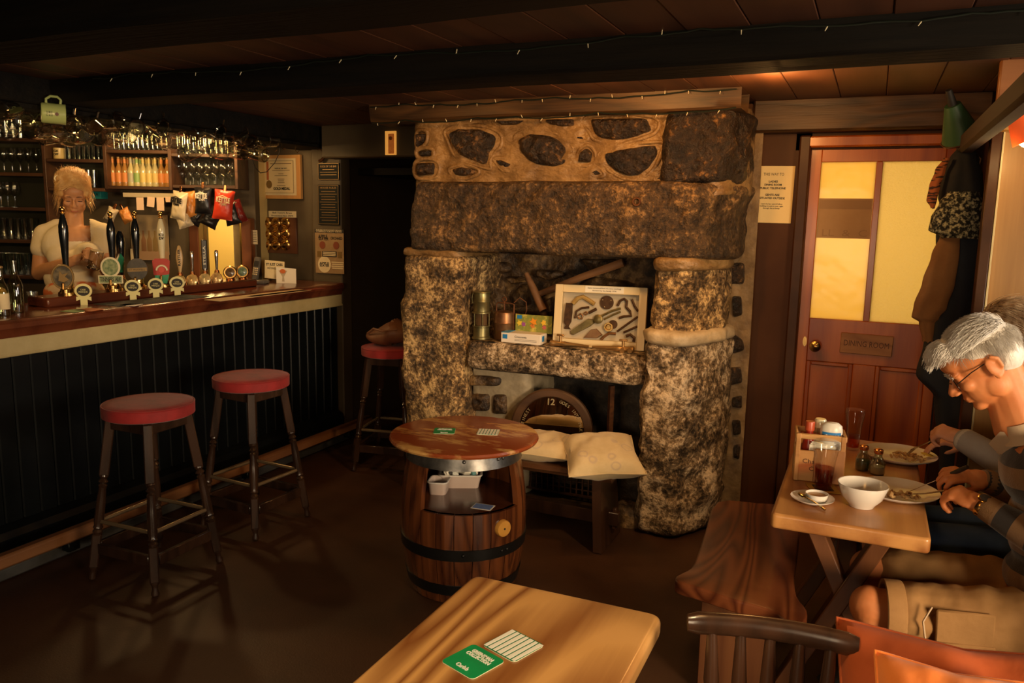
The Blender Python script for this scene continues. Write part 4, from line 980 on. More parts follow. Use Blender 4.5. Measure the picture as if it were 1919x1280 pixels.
MB().box((-w_ * .27, -.006, h_ * .14), (w_ * .05, .002, h_ * .42)).build('ribbon', mat('ribbon_red', (.45, .14, .05), .5), t, False)
MB().prism(disc((-w_ * .24, -h_ * .17), .026, .03, 0), 0, .003, Matrix.Translation((0, -.005, 0)) @ UPR).build('seal', M_GOLD, t)
txt('lettering', 'GOLD MEDAL', M_INK, t, Matrix.Translation((w_ * .06, -.0062, -h_ * .27)) @ UPR, .020, w_ * .40, bold=.04)
txt('lettering', 'TASTE OF THE WEST', M_INK, t, Matrix.Translation((w_ * .05, -.0062, h_ * .19)) @ UPR, .010, w_ * .30)
for q, ww in ((.30, .5), (.15, .42), (.07, .12), (.03, .3), (-.05, .16), (-.09, .14), (-.13, .16), (-.2, .2)): MB().box((w_ * .05, -.006, h_ * q), (w_ * ww, .001, .004)).build('print_line', mat('brown_ink', (.2, .12, .05), .6) if q == .3 else MATS['brown_ink'], t, False)
t, w_, h_ = endflat('brass_bell_board', 491, 407, 556, 476, YE - .02, 'wooden board of nine round brass fittings in three rows', 'brass display', wood('bell_board', (.06, .02, .01), (.12, .045, .02), 6, .4, 2, 3), .02)
for r in range(3):
    for c in range(3):
        a = P(501 + c * 17.5, 418 + r * 20.3, Y=YE - .02); x, z = a.x - t.location.x, a.z - t.location.z
        k = MB().lathe([(.043, 0), (.043, .012), (.036, .018), (.028, .02), (.024, .034), (.015, .044), (.012, .056), (0, .06)], 24, Matrix.Translation((x, 0, z)) @ UPR).build('brass_fitting', M_BRASS, t)
t, w_, h_ = endflat('caption_card', 503, 395, 555, 408, YE - .012, 'cream caption card above the brass fittings', 'card', M_PAPER, .004, .0005)
txt('lettering', 'Bell Tavern Brass', M_INK, t, Matrix.Translation((0, -.0006, .01)) @ UPR, .012, w_ * .7); txt('lettering', 'Presented Nov 1974', M_INK, t, Matrix.Translation((0, -.0006, -.012)) @ UPR, .012, w_ * .78)
YP = YE - .055
M_PLAQ = mat('black_plaque', (.010, .013, .014), .6, spec=.15)
for (y0, y1, lb, n, hd) in ((306, 337, 'small black plaque with gold lettering, upper one on the post', 3, 'CODE OF THE BAR'), (346, 422, 'tall black plaque of gold text, lower one on the post', 12, 'HOUSE RULES')):
    t, w_, h_ = endflat('lettered_plaque', 595, y0, 636, y1, YP, lb, 'plaque', M_PLAQ, .012)
    for sx in (-1, 1): MB().box((sx * w_ * .47, -.001, 0), (.003, .002, h_ * .95)).build('border', M_GOLD, t, False)
    for sz in (-1, 1): MB().box((0, -.001, sz * h_ * .475), (w_ * .94, .002, .003)).build('border', M_GOLD, t, False)
    txt('lettering', hd, M_GOLD, t, Matrix.Translation((0, -.0012, h_ * (.30 if n == 3 else .42))) @ UPR, .014, w_ * .75)
    for i in range(n): MB().box((0, -.001, h_ * ((.12 - i * .16) if n == 3 else (.33 - i * .065))), (w_ * (.5 + .3 * abs(math.sin(i * 2.1 + n))), .001, .0035)).build('text_line', M_GOLD, t, False)
t, w_, h_ = endflat('cider_poster', 590, 429, 645, 514, YP, 'brown cider poster with a round cream badge on the post', 'poster', mat('poster_brown', (.28, .17, .08), .5, col2=(.40, .27, .13), sc=8), .003, .0005)
MB().box((0, -.001, h_ * .46), (w_, .002, h_ * .08)).build('header_band', M_INK, t, False)
txt('lettering', 'AVAILABLE FROM SKINNERS BREWERY', M_PAPER, t, Matrix.Translation((0, -.0026, h_ * .475)) @ UPR, .012, w_ * .92); txt('lettering', 'CORNISH CRAFT CIDER', M_PAPER, t, Matrix.Translation((0, -.0026, h_ * .445)) @ UPR, .01, w_ * .9)
txt('lettering', 'APPLE', M_INK, t, Matrix.Translation((-w_ * .22, -.001, h_ * .33)) @ UPR, .026, w_ * .32, bold=.03); txt('lettering', 'SLAYER', M_INK, t, Matrix.Translation((-w_ * .2, -.001, h_ * .28)) @ UPR, .022, w_ * .34, bold=.03); txt('lettering', 'ORCHARD', M_INK, t, Matrix.Translation((w_ * .25, -.001, h_ * .30)) @ UPR, .02, w_ * .4, bold=.02)
for sx in (-1, 1): MB().prism(disc((sx * w_ * .24, h_ * .14), .026, .028, 0), 0, .002, Matrix.Translation((0, -.0, 0)) @ UPR).build('apple_print', MATS.get('dull_red_print') or mat('dull_red_print', (.22, .05, .02), .6), t)
MB().prism(disc((-w_ * .18, -h_ * .30), .058, .06, 0), 0, .002, Matrix.Translation((0, -.0, 0)) @ UPR).build('round_badge', M_PAPER, t)
for s_, z in (('APPLE', -.275), ('SLAYER', -.325)): txt('lettering', s_, M_INK, t, Matrix.Translation((-w_ * .18, -.0025, h_ * z)) @ UPR, .018, .085, bold=.04)
MB().box((w_ * .0, -.001, -h_ * .06), (w_ * .5, .002, h_ * .13)).build('text_panel', M_INK, t, False)
for i in range(3): MB().box((0, -.0025, -h_ * (.02 + i * .035)), (w_ * .44, .001, .006)).build('text_line', M_PAPER, t, False)
for i in range(4): MB().box((w_ * .28, -.0012, -h_ * (.24 + i * .045)), (w_ * (.42 - .04 * (i % 2)), .001, .008)).build('text_line', M_PAPER, t, False)
for sx in (-.36, .36): MB().box((w_ * sx, -.001, -h_ * .07), (w_ * .14, .002, h_ * .14)).build('can_print', M_GOLD, t, False)
p = P(600, 290, Y=YP); t = thing('curved_horn', 'curved brown bracket fixed on the post above the plaques', 'bracket', (p.x, YP - .012, p.z))
MB().torus((0, 0, 0), .045, .012, 16, 8, UPR, -PI * .5, PI * .6).build('curved_arm', M_FRAMEW, t)
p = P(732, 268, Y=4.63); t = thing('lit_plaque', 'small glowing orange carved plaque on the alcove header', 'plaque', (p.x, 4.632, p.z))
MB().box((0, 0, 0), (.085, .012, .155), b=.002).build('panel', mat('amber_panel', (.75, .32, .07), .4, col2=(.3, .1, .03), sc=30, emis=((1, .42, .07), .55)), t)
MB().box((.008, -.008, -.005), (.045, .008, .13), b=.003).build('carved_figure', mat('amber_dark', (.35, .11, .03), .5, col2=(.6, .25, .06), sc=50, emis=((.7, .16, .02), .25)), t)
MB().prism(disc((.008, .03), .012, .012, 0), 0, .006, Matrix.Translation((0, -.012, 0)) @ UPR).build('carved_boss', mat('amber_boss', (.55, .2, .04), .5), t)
# loose cable looping in front of the certificate
pts = [P(x, y, X=-3.9) for x, y in ((526, 258), (524, 285), (515, 305), (500, 322), (488, 324), (478, 314), (472, 296))]
tag(MB().tube(pts, .003, 6).build('loose_cable', M_INK), 'black cable hanging in a loop in front of the certificate', 'cable')
pts = [P(478 + 2 * math.sin(i * .9), 385 + i * 14, Y=YE - .06) for i in range(11)]
tag(MB().tube(pts, .004, 6).build('wall_cable', M_INK), 'black cable running down the wall behind the telephone', 'cable')
# ================================================================ things on the fireplace shelf
ZS = .928
M_OLDBR = mat('dull_green_brass', (.16, .15, .07), .35, .8, col2=(.30, .26, .12), sc=12)
M_OLDCU = mat('dull_copper', (.22, .10, .05), .38, .8, col2=(.42, .24, .12), sc=9)
t = thing('miners_lamp', "dull brass miner's safety lamp at the left end of the stone shelf", 'lamp', (-2.0, 4.03, ZS))
MB().lathe([(.052, 0), (.052, .012), (.047, .016), (.046, .066), (.052, .07), (.052, .076), (.03, .078)], 28).build('oil_vessel', M_OLDBR, t)
MB().lathe([(.033, .076), (.033, .146)], 24).build('glass_cylinder', mat('dim_lamp_glass', (.10, .06, .03), .12, spec=.7), t)
for i in range(5):
    a = i * 2 * PI / 5 + .3; MB().cyl((.044 * math.cos(a), .044 * math.sin(a), .074), (.044 * math.cos(a), .044 * math.sin(a), .148), .0028, None, 8).build('guard_rod', M_OLDBR, t)
MB().lathe([(.03, .146), (.053, .147), (.053, .155), (.046, .158), (.046, .21), (.0475, .212), (.0475, .216), (.046, .218), (.046, .262), (.052, .264), (.05, .27), (.0, .272)], 28).build('bonnet', M_OLDBR, t)
MB().tube([(-.05, -.01, .265), (-.056, -.012, .23), (-.05, -.012, .2)], .003, 6).build('hanging_hook', M_OLDBR, t)
t = thing('copper_can', 'squat copper can with looped wire bail beside the brass lamp', 'can', (-1.885, 4.09, ZS))
MB().lathe([(.056, 0), (.059, .005), (.059, .09), (.061, .094), (.059, .098), (.058, .145), (.054, .155), (.03, .162), (.0, .165)], 28).build('can_body', M_OLDCU, t)
MB().tube([(-.05, 0, .15), (-.05, 0, .195), (-.04, 0, .205), (.04, 0, .205), (.06, 0, .2), (.06, 0, .15), (.06, 0, .02)], .0045, 8).build('frame_handle', M_RUST, t)
MB().tube([(0, 0, .16), (0, 0, .215)], .0045, 8).build('lid_stem', M_RUST, t); MB().torus((0, 0, .226), .012, .004, 14, 6, rotm(PI / 2, 0, 0, (0, .226, .226)) if False else Matrix.Translation((0, 0, .226)) @ rotm(PI / 2) @ Matrix.Translation((0, 0, -.226))).build('lid_ring', M_RUST, t)
MB().tube([(.06, 0, .21), (.09, .01, .24), (.125, .02, .215), (.13, .02, .17), (.12, .015, .14), (.07, 0, .15)], .003, 6).build('wire_bail', M_RUST, t)
# box of flower seeds with its lid up
t = thing('flower_seed_box', 'open white carton with a flower printed lid standing up', 'carton', (-1.73, 4.02, ZS), .02)
M_CARD = mat('white_card', (.80, .72, .62), .55); M_BLUEP = mat('blue_print', (.02, .20, .52), .5)
MB().box((0, 0, .028), (.235, .10, .056), b=.002).build('carton_base', M_CARD, t)
MB().box((-.095, .0, .0565), (.045, .10, .002)).build('blue_corner', mat('sky_blue_print', (.05, .32, .62), .5), t, False)
ld = MB().box((.035, .055, .10), (.22, .006, .10), b=.001).build('lid', mat('yellow_meadow_print', (.34, .30, .05), .5, col2=(.60, .50, .10), sc=22, col3=(.20, .24, .05)), t, False)
for x, z, c, r in ((-.05, .10, (.75, .55, .05), .018), (-.025, .095, (.30, .08, .32), .016), (.035, .112, (.80, .30, .02), .024), (.03, .09, (.6, .2, .04), .018), (.095, .11, (.85, .52, .05), .018), (.10, .085, (.5, .12, .12), .016)):
    MB().prism([(x + r * (1 if i % 2 else .55) * math.cos(i * PI / 5), z + r * (1 if i % 2 else .55) * math.sin(i * PI / 5)) for i in range(10)], 0, .002, Matrix.Translation((0, .052, 0)) @ UPR).build('flower_print', mat('petal', c, .5), ld)
MB().box((-.05, .0505, .135), (.028, .002, .02)).build('blue_logo', M_BLUEP, ld, False)
MB().box((-.093, -.051, .034), (.028, .002, .024)).build('blue_logo', M_BLUEP, t, False)
MB().box((.118, -.01, .03), (.002, .03, .03)).build('blue_logo', M_BLUEP, t, False)
txt('lettering', 'Crocosmia', M_INK, t, Matrix.Translation((.0, -.0505, .036)) @ UPR, .012, .07)
for q in (.022, .015): MB().box((.03, -.0505, q), (.13, .001, .002)).build('print_line', mat('grey_ink', (.25, .22, .2), .6) if q == .022 else MATS['grey_ink'], t, False)
# display case of iron relics
t = thing('relic_display_case', 'cream framed shadow box of old iron tools leaning on the stone shelf', 'display case', M=frame((-1.31, 4.06, ZS - .002), Vector((.975, .12, 0)), Vector((-.05, .12, 1))))
FW, FH = .50, .335; M_CREAMF = mat('cream_painted_frame', (.74, .60, .36), .45)
for sx in (-1, 1): MB().box((sx * (FW / 2 - .021), 0, FH / 2), (.042, .045, FH), b=.002).build('frame_side', M_CREAMF, t)
for z in (.021, FH - .021): MB().box((0, 0, z), (FW - .084, .045, .042), b=.002).build('frame_rail', M_CREAMF, t)
MB().box((0, .018, FH / 2), (FW - .06, .006, FH - .06)).build('backing', mat('pale_backing', (.70, .60, .46), .6), t, False)
MB().box((.02, -.0235, FH - .02), (.21, .002, .034)).build('caption_strip', M_WHITEP, t, False)
txt('lettering', 'Items recovered from the mine workings', M_INK, t, Matrix.Translation((.02, -.025, FH - .014)) @ UPR, .007, .18); txt('lettering', 'donated by the family 1976', M_INK, t, Matrix.Translation((.02, -.025, FH - .027)) @ UPR, .007, .13)
M_IRON = mat('old_iron', (.07, .035, .02), .55, .5, col2=(.14, .07, .035), sc=30); M_BRZ = mat('old_bronze', (.16, .12, .05), .4, .6, col2=(.30, .24, .1), sc=25)
# relic drawing: pixel crop (1030,525) scale 9.479 turned into case coordinates
def RC2(u, v): return ((u - 90) / (1690 - 90) * FW - FW / 2, (1200 - v) / 1095 * FH)
def relic(name, pts, m, th=.014, y=.012):
    MB().prism([RC2(*p) for p in pts], 0, th, Matrix.Translation((0, y, 0)) @ UPR, .12).build(name, m, t)
def relic_tube(name, pts, r, m, y=.004, closed=False):
    MB().tube([(RC2(*p)[0], y, RC2(*p)[1]) for p in pts], r, 8, closed=closed).build(name, m, t)
relic('hinge', [(270, 430), (390, 430), (395, 590), (385, 760), (340, 850), (380, 900), (260, 900), (290, 850), (245, 780), (250, 600)], M_IRON)
cx, cz = RC2(990, 390); MB().lathe([(.013, 0), (.037, 0), (.037, .008), (.013, .008)], 28, Matrix.Translation((cx, .012, cz)) @ UPR).build('ring_plate', M_IRON, t)
for a in (.5, 2.6, 4.3): MB().sph((cx + .026 * math.cos(a), .003, cz + .026 * math.sin(a)), .003, 8, 6).build('bolt_hole', M_CREAMF, t)
relic('chisel_blade', [(370, 930), (680, 690), (790, 700), (800, 760), (720, 830), (430, 1000), (380, 990)], M_BRZ, .016)
relic_tube('shank', [(900, 640), (1080, 540), (1240, 480)], .006, M_BRZ); relic_tube('shank', [(960, 690), (1100, 610), (1240, 540)], .005, M_BRZ)
cx, cz = RC2(860, 690); MB().lathe([(.025, 0), (.025, .012), (.018, .016), (0, .017)], 24, Matrix.Translation((cx, .01, cz)) @ UPR).build('round_boss', M_BRZ, t)
relic_tube('shackle', [(1180, 440), (1220, 350), (1290, 310), (1340, 350), (1330, 450), (1400, 520), (1430, 600), (1300, 620), (1220, 650)], .007, M_IRON)
relic_tube('spike', [(1420, 310), (1470, 420), (1540, 520)], .006, M_IRON); relic_tube('rod', [(1200, 890), (1540, 610)], .006, M_IRON); relic_tube('rod', [(1310, 900), (1540, 780)], .006, M_IRON)
relic_tube('horse_brass', [(400, 440), (480, 340), (570, 310), (680, 370), (780, 430)], .012, mat('straw_relic', (.45, .28, .08), .6, col2=(.6, .4, .14), sc=40)); relic_tube('staple', [(450, 700), (470, 570), (560, 510), (690, 490)], .006, M_IRON)
relic_tube('chain_link', [(500, 660), (540, 610), (590, 640), (570, 700), (520, 700)], .005, M_OLDCU, closed=True); relic_tube('chain_link', [(600, 600), (640, 570), (670, 600), (640, 630)], .004, M_OLDCU, closed=True); relic_tube('pin', [(690, 590), (820, 510)], .008, M_IRON)
relic('pot_shard', [(610, 1040), (740, 880), (840, 860), (950, 960), (860, 1030)], M_OLDCU)
cx, cz = RC2(1050, 820); MB().lathe([(.02, 0), (.026, .004), (.024, .018), (.016, .018), (.012, .01), (0, .01)], 22, Matrix.Translation((cx, .01, cz)) @ UPR).build('brass_nozzle', M_BRASS, t)
cx, cz = RC2(1120, 770); MB().lathe([(.024, 0), (.024, .008), (0, .008)], 20, Matrix.Translation((cx, .012, cz)) @ UPR).build('flange', M_IRON, t)
relic_tube('horseshoe', [(930, 1050), (980, 990), (1060, 930), (1180, 930)], .008, M_OLDCU); relic_tube('hook', [(1360, 960), (1430, 930), (1500, 980), (1490, 1050)], .008, M_IRON)
MB().box((0, -.012, FH / 2), (FW - .08, .002, FH - .08)).build('glass_pane', glass('case_glass', (.99, .99, .98), .02), t, False)
def barrel_tap(p, ang, lb, flip=1):
    t = thing('barrel_tap', lb, 'tap', M=Matrix.Translation(p) @ rotm(0, 0, ang))
    M_TB = MATS.get('tap_brass') or mat('tap_brass', (.34, .19, .07), .35, .8, col2=(.5, .3, .12), sc=10)
    MB().lathe([(.006, 0), (.013, .13), (.016, .14), (.014, .15), (.014, .2), (.017, .205), (.017, .22), (.01, .225)], 16, rotm(0, PI / 2, 0, (0, 0, .017))).build('tap_body', M_TB, t)
    MB().cyl((.165, 0, .017), (.165, -.03, .01), .011, .013, 12).build('tap_spout', M_TB, t)
    MB().cyl((.165, 0, .02), (.165, 0, .06), .008, .008, 12).build('tap_stem', M_TB, t)
    MB().box((.165, 0, .063), (.045, .01, .012), b=.004).build('tap_key', M_TB, t)
    MB().cyl((.205, 0, .017), (.205, -.035, .012), .012, .012, 12).build('tap_inlet', M_TB, t)
barrel_tap((-1.335, 3.975, ZS), PI - .05, 'old brass barrel tap lying left before the display case')
barrel_tap((-1.315, 3.97, ZS), .12, 'old brass barrel tap lying right before the display case')
# mine hammers leaning against the recess
M_OLDW = wood('old_brown_handle', (.12, .05, .02), (.24, .11, .045), 6, .5, 0, 3)
t = thing('long_hammer', 'long wooden handled hammer leaning behind the display case', 'hammer')
a = P(1008, 552, Y=4.2); b_ = P(1168, 492, Y=4.22)
MB().tube([a, a.lerp(b_, .5) + Vector((0, 0, .006)), b_], [.015, .018, .022], 10, ell=(.8, 1.1)).build('handle', M_OLDW, t)
a = P(986, 512, Y=4.2); b_ = P(1018, 582, Y=4.18)
MB().tube([a, a.lerp(b_, .35), a.lerp(b_, .8), b_], [.013, .022, .025, .024], 10).build('wooden_head', M_OLDW, t)
MB().cyl(b_ - Vector((0, 0, .012)), b_ + Vector((.006, 0, -.03)), .022, .018, 12).build('iron_tip', M_IRON, t)

# ================================================================ hearth: mirror, bench, cushions, grate
mc = Vector((-1.545, 4.0, .455))
t = thing('round_mirror', 'round mirror with lettering in a dark cask end frame, standing in the hearth', 'mirror', M=frame(mc, Vector((.98, .14, 0)), Vector((0, .08, 1))))
MB().lathe([(.185, -.02), (.185, .012), (.19, .018), (.222, .02), (.232, .012), (.232, -.02)], 56, UPR).build('wooden_rim', wood('mirror_rim', (.05, .025, .014), (.10, .05, .025), 5, .35, 0, 3), t)
MB().lathe([(.187, -.004), (.187, .003), (0, .003)], 56, UPR).build('mirror_glass', mat('mirror_silver', (.80, .74, .62), .02, 1.0), t)
M_GILT = mat('gilt_lettering', (.36, .28, .15), .4, .2)
def arc_text(s, a0, step, r, h):
    for i, ch in enumerate(s):
        if ch == ' ': continue
        a = a0 - i * step
        txt('lettering', ch, M_GILT, t, UPR @ Matrix.Translation((r * math.cos(a), r * math.sin(a), .0045)) @ rotm(0, 0, a - PI / 2), h, None)
arc_text('FINEST', 2.98, .1, .166, .018); arc_text('GOES INTO MAK', 1.28, .1, .166, .018)
txt('lettering', '12', M_GILT, t, UPR @ Matrix.Translation((-.01, .155, .0045)), .035, None, bold=.03)
# low bench
t = thing('low_bench', 'low dark oak bench in front of the hearth', 'bench', (-1.55, 3.70, 0))
M_BENCHW = wood('dark_oak_bench', (.07, .028, .012), (.16, .07, .028), 4, .4, 0, 4)
b = MB(); vs = []; n = 26
for i in range(n + 1):
    x = -.5 + i / n * 1.0; e = .012 * noise.noise((x * 6, 1, 2)); 
    vs += [(x, -.165 + e, .405), (x, -.175 + e, .385), (x, -.16 + e, .365), (x, .16, .365), (x, .165, .405)]
fs = [(i * 5 + j, i * 5 + (j + 1) % 5, (i + 1) * 5 + (j + 1) % 5, (i + 1) * 5 + j) for i in range(n) for j in range(5)] + [(0, 1, 2, 3, 4), tuple(n * 5 + j for j in (4, 3, 2, 1, 0))]
b.add(vs, [tuple(reversed(f)) for f in fs]); b.build('seat_plank', M_BENCHW, t, True, 30)
for x in (-.38, .41):
    sg = 1 if x > 0 else -1
    MB().add([(x - .03 * sg * 0 + (.0 if z > .2 else .03 * sg) + dx, y * (1 if z < .2 else .78), z) for z in (0, .366) for y in (-.16, .16) for dx in (-.022, .022)], [(0, 1, 3, 2), (4, 6, 7, 5), (0, 4, 5, 1), (2, 3, 7, 6), (0, 2, 6, 4), (1, 5, 7, 3)]).build('leg', M_DARKW, t, False)
MB().box((0, 0, .13), (1.0, .045, .07), b=.004).build('stretcher', M_DARKW, t)
MB().box((.475, 0, .13), (.02, .03, .11), b=.003).build('tusk_wedge', M_DARKW, t)
def cushion(name, M, w, d, h, m, label, parts=None, seed=0, n=20, pinch=.5):
    vs = []; fs = []
    for s in (-1, 1):
        for j in range(n + 1):
            for i in range(n + 1):
                a = i / n * 2 - 1; c = j / n * 2 - 1
                e = (1 - abs(a) ** 3) * (1 - abs(c) ** 3); th = h / 2 * max(0, e) ** pinch
                k = 1 - .10 * (1 - abs(c)) * abs(a) ** 3; k2 = 1 - .10 * (1 - abs(a)) * abs(c) ** 3
                th *= 1 + .22 * noise.noise((a * 2.2 + seed, c * 2.2, s)); th += h * (.035 * noise.noise((a * 9, c * 9 + seed, s)) + .10 * noise.noise((a * 4.5 + seed, c * 2.2, s * 3))) * e
                vs.append((a * w / 2 * k, c * d / 2 * k2, s * th))
    W = n + 1; o2 = W * W
    for j in range(n):
        for i in range(n):
            q = j * W + i; fs.append((q + W, q + W + 1, q + 1, q)); fs.append((o2 + q, o2 + q + 1, o2 + q + W + 1, o2 + q + W))
    t = thing(name, label, 'cushion', M=M)
    MB().add(vs, fs).build('cover', m, t)
    ed = [(v[0], v[1], 0) for v in vs[:W]] + [(vs[j * W + n][0], vs[j * W + n][1], 0) for j in range(1, W)] + [(vs[n * W + i][0], vs[n * W + i][1], 0) for i in range(n - 1, -1, -1)] + [(vs[j * W][0], vs[j * W][1], 0) for j in range(n - 1, 0, -1)]
    MB().tube(ed, .0035, 6, closed=True).build('piping', m, t)
    return t
def paisley(name, c, c2, ink):
    m = mat(name, c, .85, col2=c2, sc=7, bump=(90, .25, .002), sheen=.2)
    nt = m.node_tree; N = nt.nodes; L = nt.links; b = N['Principled BSDF']
    src = b.inputs['Base Color'].links[0].from_socket
    tc = N.new('ShaderNodeTexCoord'); vo = N.new('ShaderNodeTexVoronoi'); vo.feature = 'SMOOTH_F1' if False else 'F1'; vo.inputs['Scale'].default_value = 9
    L.new(tc.outputs['Object'], vo.inputs['Vector'])
    cr = N.new('ShaderNodeValToRGB'); e = cr.color_ramp.elements; e[0].position = .20; e[0].color = (0, 0, 0, 1); e[1].position = .24; e[1].color = (.55, .55, .55, 1); q = e.new(.30); q.color = (0, 0, 0, 1)
    L.new(vo.outputs['Distance'], cr.inputs[0])
    mx = N.new('ShaderNodeMixRGB'); L.new(cr.outputs[0], mx.inputs[0]); L.new(src, mx.inputs[1]); mx.inputs[2].default_value = (*ink, 1)
    L.new(mx.outputs[0], b.inputs['Base Color'])
    return m
M_PAIS = paisley('cream_paisley_fabric', (.56, .42, .22), (.68, .53, .31), (.40, .30, .26))
cushion('paisley_cushion', frame((-1.50, 3.69, .455), Vector((1, .1, 0)), Vector((0, -.06, 1))), .42, .32, .11, M_PAIS, 'cream paisley cushion lying flat before the round mirror', seed=3)
cushion('paisley_cushion', frame((-1.135, 3.63, .468), Vector((.88, .47, .03)), Vector((.10, -.22, 1))), .37, .37, .14, M_PAIS, 'plump cream paisley cushion overhanging the right end of the low bench', seed=8)
# dark iron grate with lattice
t = thing('fire_grate', 'dark iron lattice fire grate under the low bench', 'grate', (-1.52, 4.07, .05))
for x in (-.26, .22): MB().box((x, 0, .15), (.03, .03, .30), b=.003).build('upright', M_IRON, t)
for z in (.03, .15, .27): MB().box((-.02, -.01, z), (.48, .012, .012)).build('rail', M_IRON, t, False)
for i in range(13): MB().box((-.24 + i * .035, -.002, .15), (.008, .008, .26)).build('bar', M_IRON, t, False)
for i in range(5): MB().box((-.02, .004, .06 + i * .042), (.46, .004, .006)).build('cross_bar', M_IRON, t, False)
MB().cyl((.27, .0, 0), (.27, .0, .30), .016, .014, 10).build('pale_post', mat('grey_post', (.18, .15, .12), .6), t)
o = MB().tube([(-1.235, 4.08, .05), (-1.235, 4.09, .72)], .018, 4).build('iron_stand', M_RUST); tag(o, 'rusty upright iron bar at the right of the hearth', 'iron bar')
o = pebble([(-.10, -.075), (0, -.09), (.09, -.06), (.11, .03), (.05, .08), (-.07, .08), (-.12, .02)], .11, None, lambda x, y, h: (x, y, max(-.003, h + .0)), n=36, m=8, amp=.12, seed=5).build('loose_stone', G_NICHE)
o.location = (-1.09, 4.0, 0.0); tag(o, 'rounded loose stone on the floor beside the right pillar', 'stone')

# ================================================================ barrel table
BX, BY = -1.565, 2.998; TOC = math.atan2(-BY, -BX)
bt_ = thing('barrel_table', 'oak barrel table with worn round red top and open front shelf', 'table', (BX, BY, 0))
M_STAVE = wood('red_oak_stave', (.040, .011, .005), (.155, .048, .015), 5, .24, 2, 7, coat=.4, bump=.08)
HB = .655
def brad(z): u = (z / HB - .5) * 2; return .276 - .046 * u * u
NS = 22; OPEN = set()
def stave(a0, a1, z0, z1, k=10):
    vs = []; fs = []; g = .0015
    for j in range(k + 1):
        z = z0 + (z1 - z0) * j / k; r = brad(z)
        for rr, aa in ((r, a0 + g / r), (r + .0015, (a0 + a1) / 2), (r, a1 - g / r), (r - .024, a1 - g / r), (r - .024, a0 + g / r)):
            vs.append((rr * math.cos(aa), rr * math.sin(aa), z))
    for j in range(k):
        for i in range(5): fs.append((j * 5 + i, j * 5 + (i + 1) % 5, (j + 1) * 5 + (i + 1) % 5, (j + 1) * 5 + i))
    fs += [(4, 3, 2, 1, 0), tuple(k * 5 + i for i in range(5))]
    return MB().add(vs, fs)
ZSH = .405
for i in range(NS):
    a0 = TOC + 2 * PI * (i - .5) / NS; d = ((a0 + PI / NS - TOC + PI) % (2 * PI)) - PI
    opened = (-.60 < d < 1.02) or (-1.85 < d < -1.45)
    if opened: stave(a0, a0 + 2 * PI / NS, 0, ZSH).build('stave', M_STAVE, bt_, False)
    else: stave(a0, a0 + 2 * PI / NS, 0, HB, 14).build('stave', M_STAVE, bt_, False)
MB().lathe([(.0, ZSH - .022), (.262, ZSH - .022), (.264, ZSH - .011), (.262, ZSH), (0, ZSH)], 48).build('shelf_board', wood('dark_red_shelf', (.06, .018, .008), (.12, .036, .014), 5, .22, 0, 2, coat=.5), bt_, True, 30)
M_HOOP = mat('worn_iron_hoop', (.09, .088, .085), .38, .85, col2=(.2, .19, .18), sc=18, bump=(30, .3, .002)); M_HOOPB = mat('black_iron_hoop', (.01, .01, .01), .35, .3)
for z0, z1, m_ in ((.585, .655, M_HOOP), (.205, .255, M_HOOPB), (.04, .09, M_HOOPB)):
    hp = MB().lathe([(brad(z0) - .001, z0), (brad(z0) + .006, z0 + .001), (brad(z1) + .006, z1 - .001), (brad(z1) - .001, z1)], 56).build('hoop', m_, bt_, True, 30)
    for q in (.62, .72, .0): MB().sph(((brad((z0 + z1) / 2) + .006) * math.cos(TOC + q), (brad((z0 + z1) / 2) + .006) * math.sin(TOC + q), (z0 + z1) / 2 + .005), (.008, .008, .008), 10, 6).build('rivet', m_, hp)
m_top = mat('worn_red_varnish', (.27, .055, .014), .26, col2=(.64, .37, .12), sc=5.5, det=9, lo=.50, hi=.60, coat=.25, bump=(40, .1, .002), st=(.6, 1.6, 1))
MB().lathe([(0, HB), (.312, HB), (.322, HB + .004), (.326, HB + .012), (.322, HB + .021), (.312, HB + .024), (0, HB + .024)], 72).build('table_top', m_top, bt_, True, 30)
kq = TOC + .62; kr = brad(.33)
Mk = frame((kr * math.cos(kq), kr * math.sin(kq), .335), Vector((-math.sin(kq), math.cos(kq), 0)), Vector((math.cos(kq), math.sin(kq), 0)))
MB().lathe([(.036, -.005), (.036, .012), (.033, .018), (0, .019)], 28, Mk).build('bung', wood('yellow_bung', (.40, .17, .03), (.60, .30, .06), 8, .35, 0, 3), bt_)
MB().lathe([(.005, .018), (.004, .021), (0, .021)], 10, Mk).build('bung_hole', M_INK, bt_)
ZT = HB + .024
def rrect(w, h, r, n=5):
    pts = []
    for cx, cy, a0 in ((w / 2 - r, h / 2 - r, 0), (-w / 2 + r, h / 2 - r, PI / 2), (-w / 2 + r, -h / 2 + r, PI), (w / 2 - r, -h / 2 + r, 1.5 * PI)):
        pts += [(cx + r * math.cos(a0 + PI / 2 * i / n), cy + r * math.sin(a0 + PI / 2 * i / n)) for i in range(n + 1)]
    return pts
M_MATG = mat('bright_green_mat', (.0, .235, .065), .5, col2=(.0, .30, .09), sc=14); M_MATW = mat('white_mat', (.80, .80, .72), .55); M_MATDG = mat('dark_green_stripe', (.0, .16, .06), .5); M_MATE = mat('mat_edge_card', (.70, .68, .45), .7)
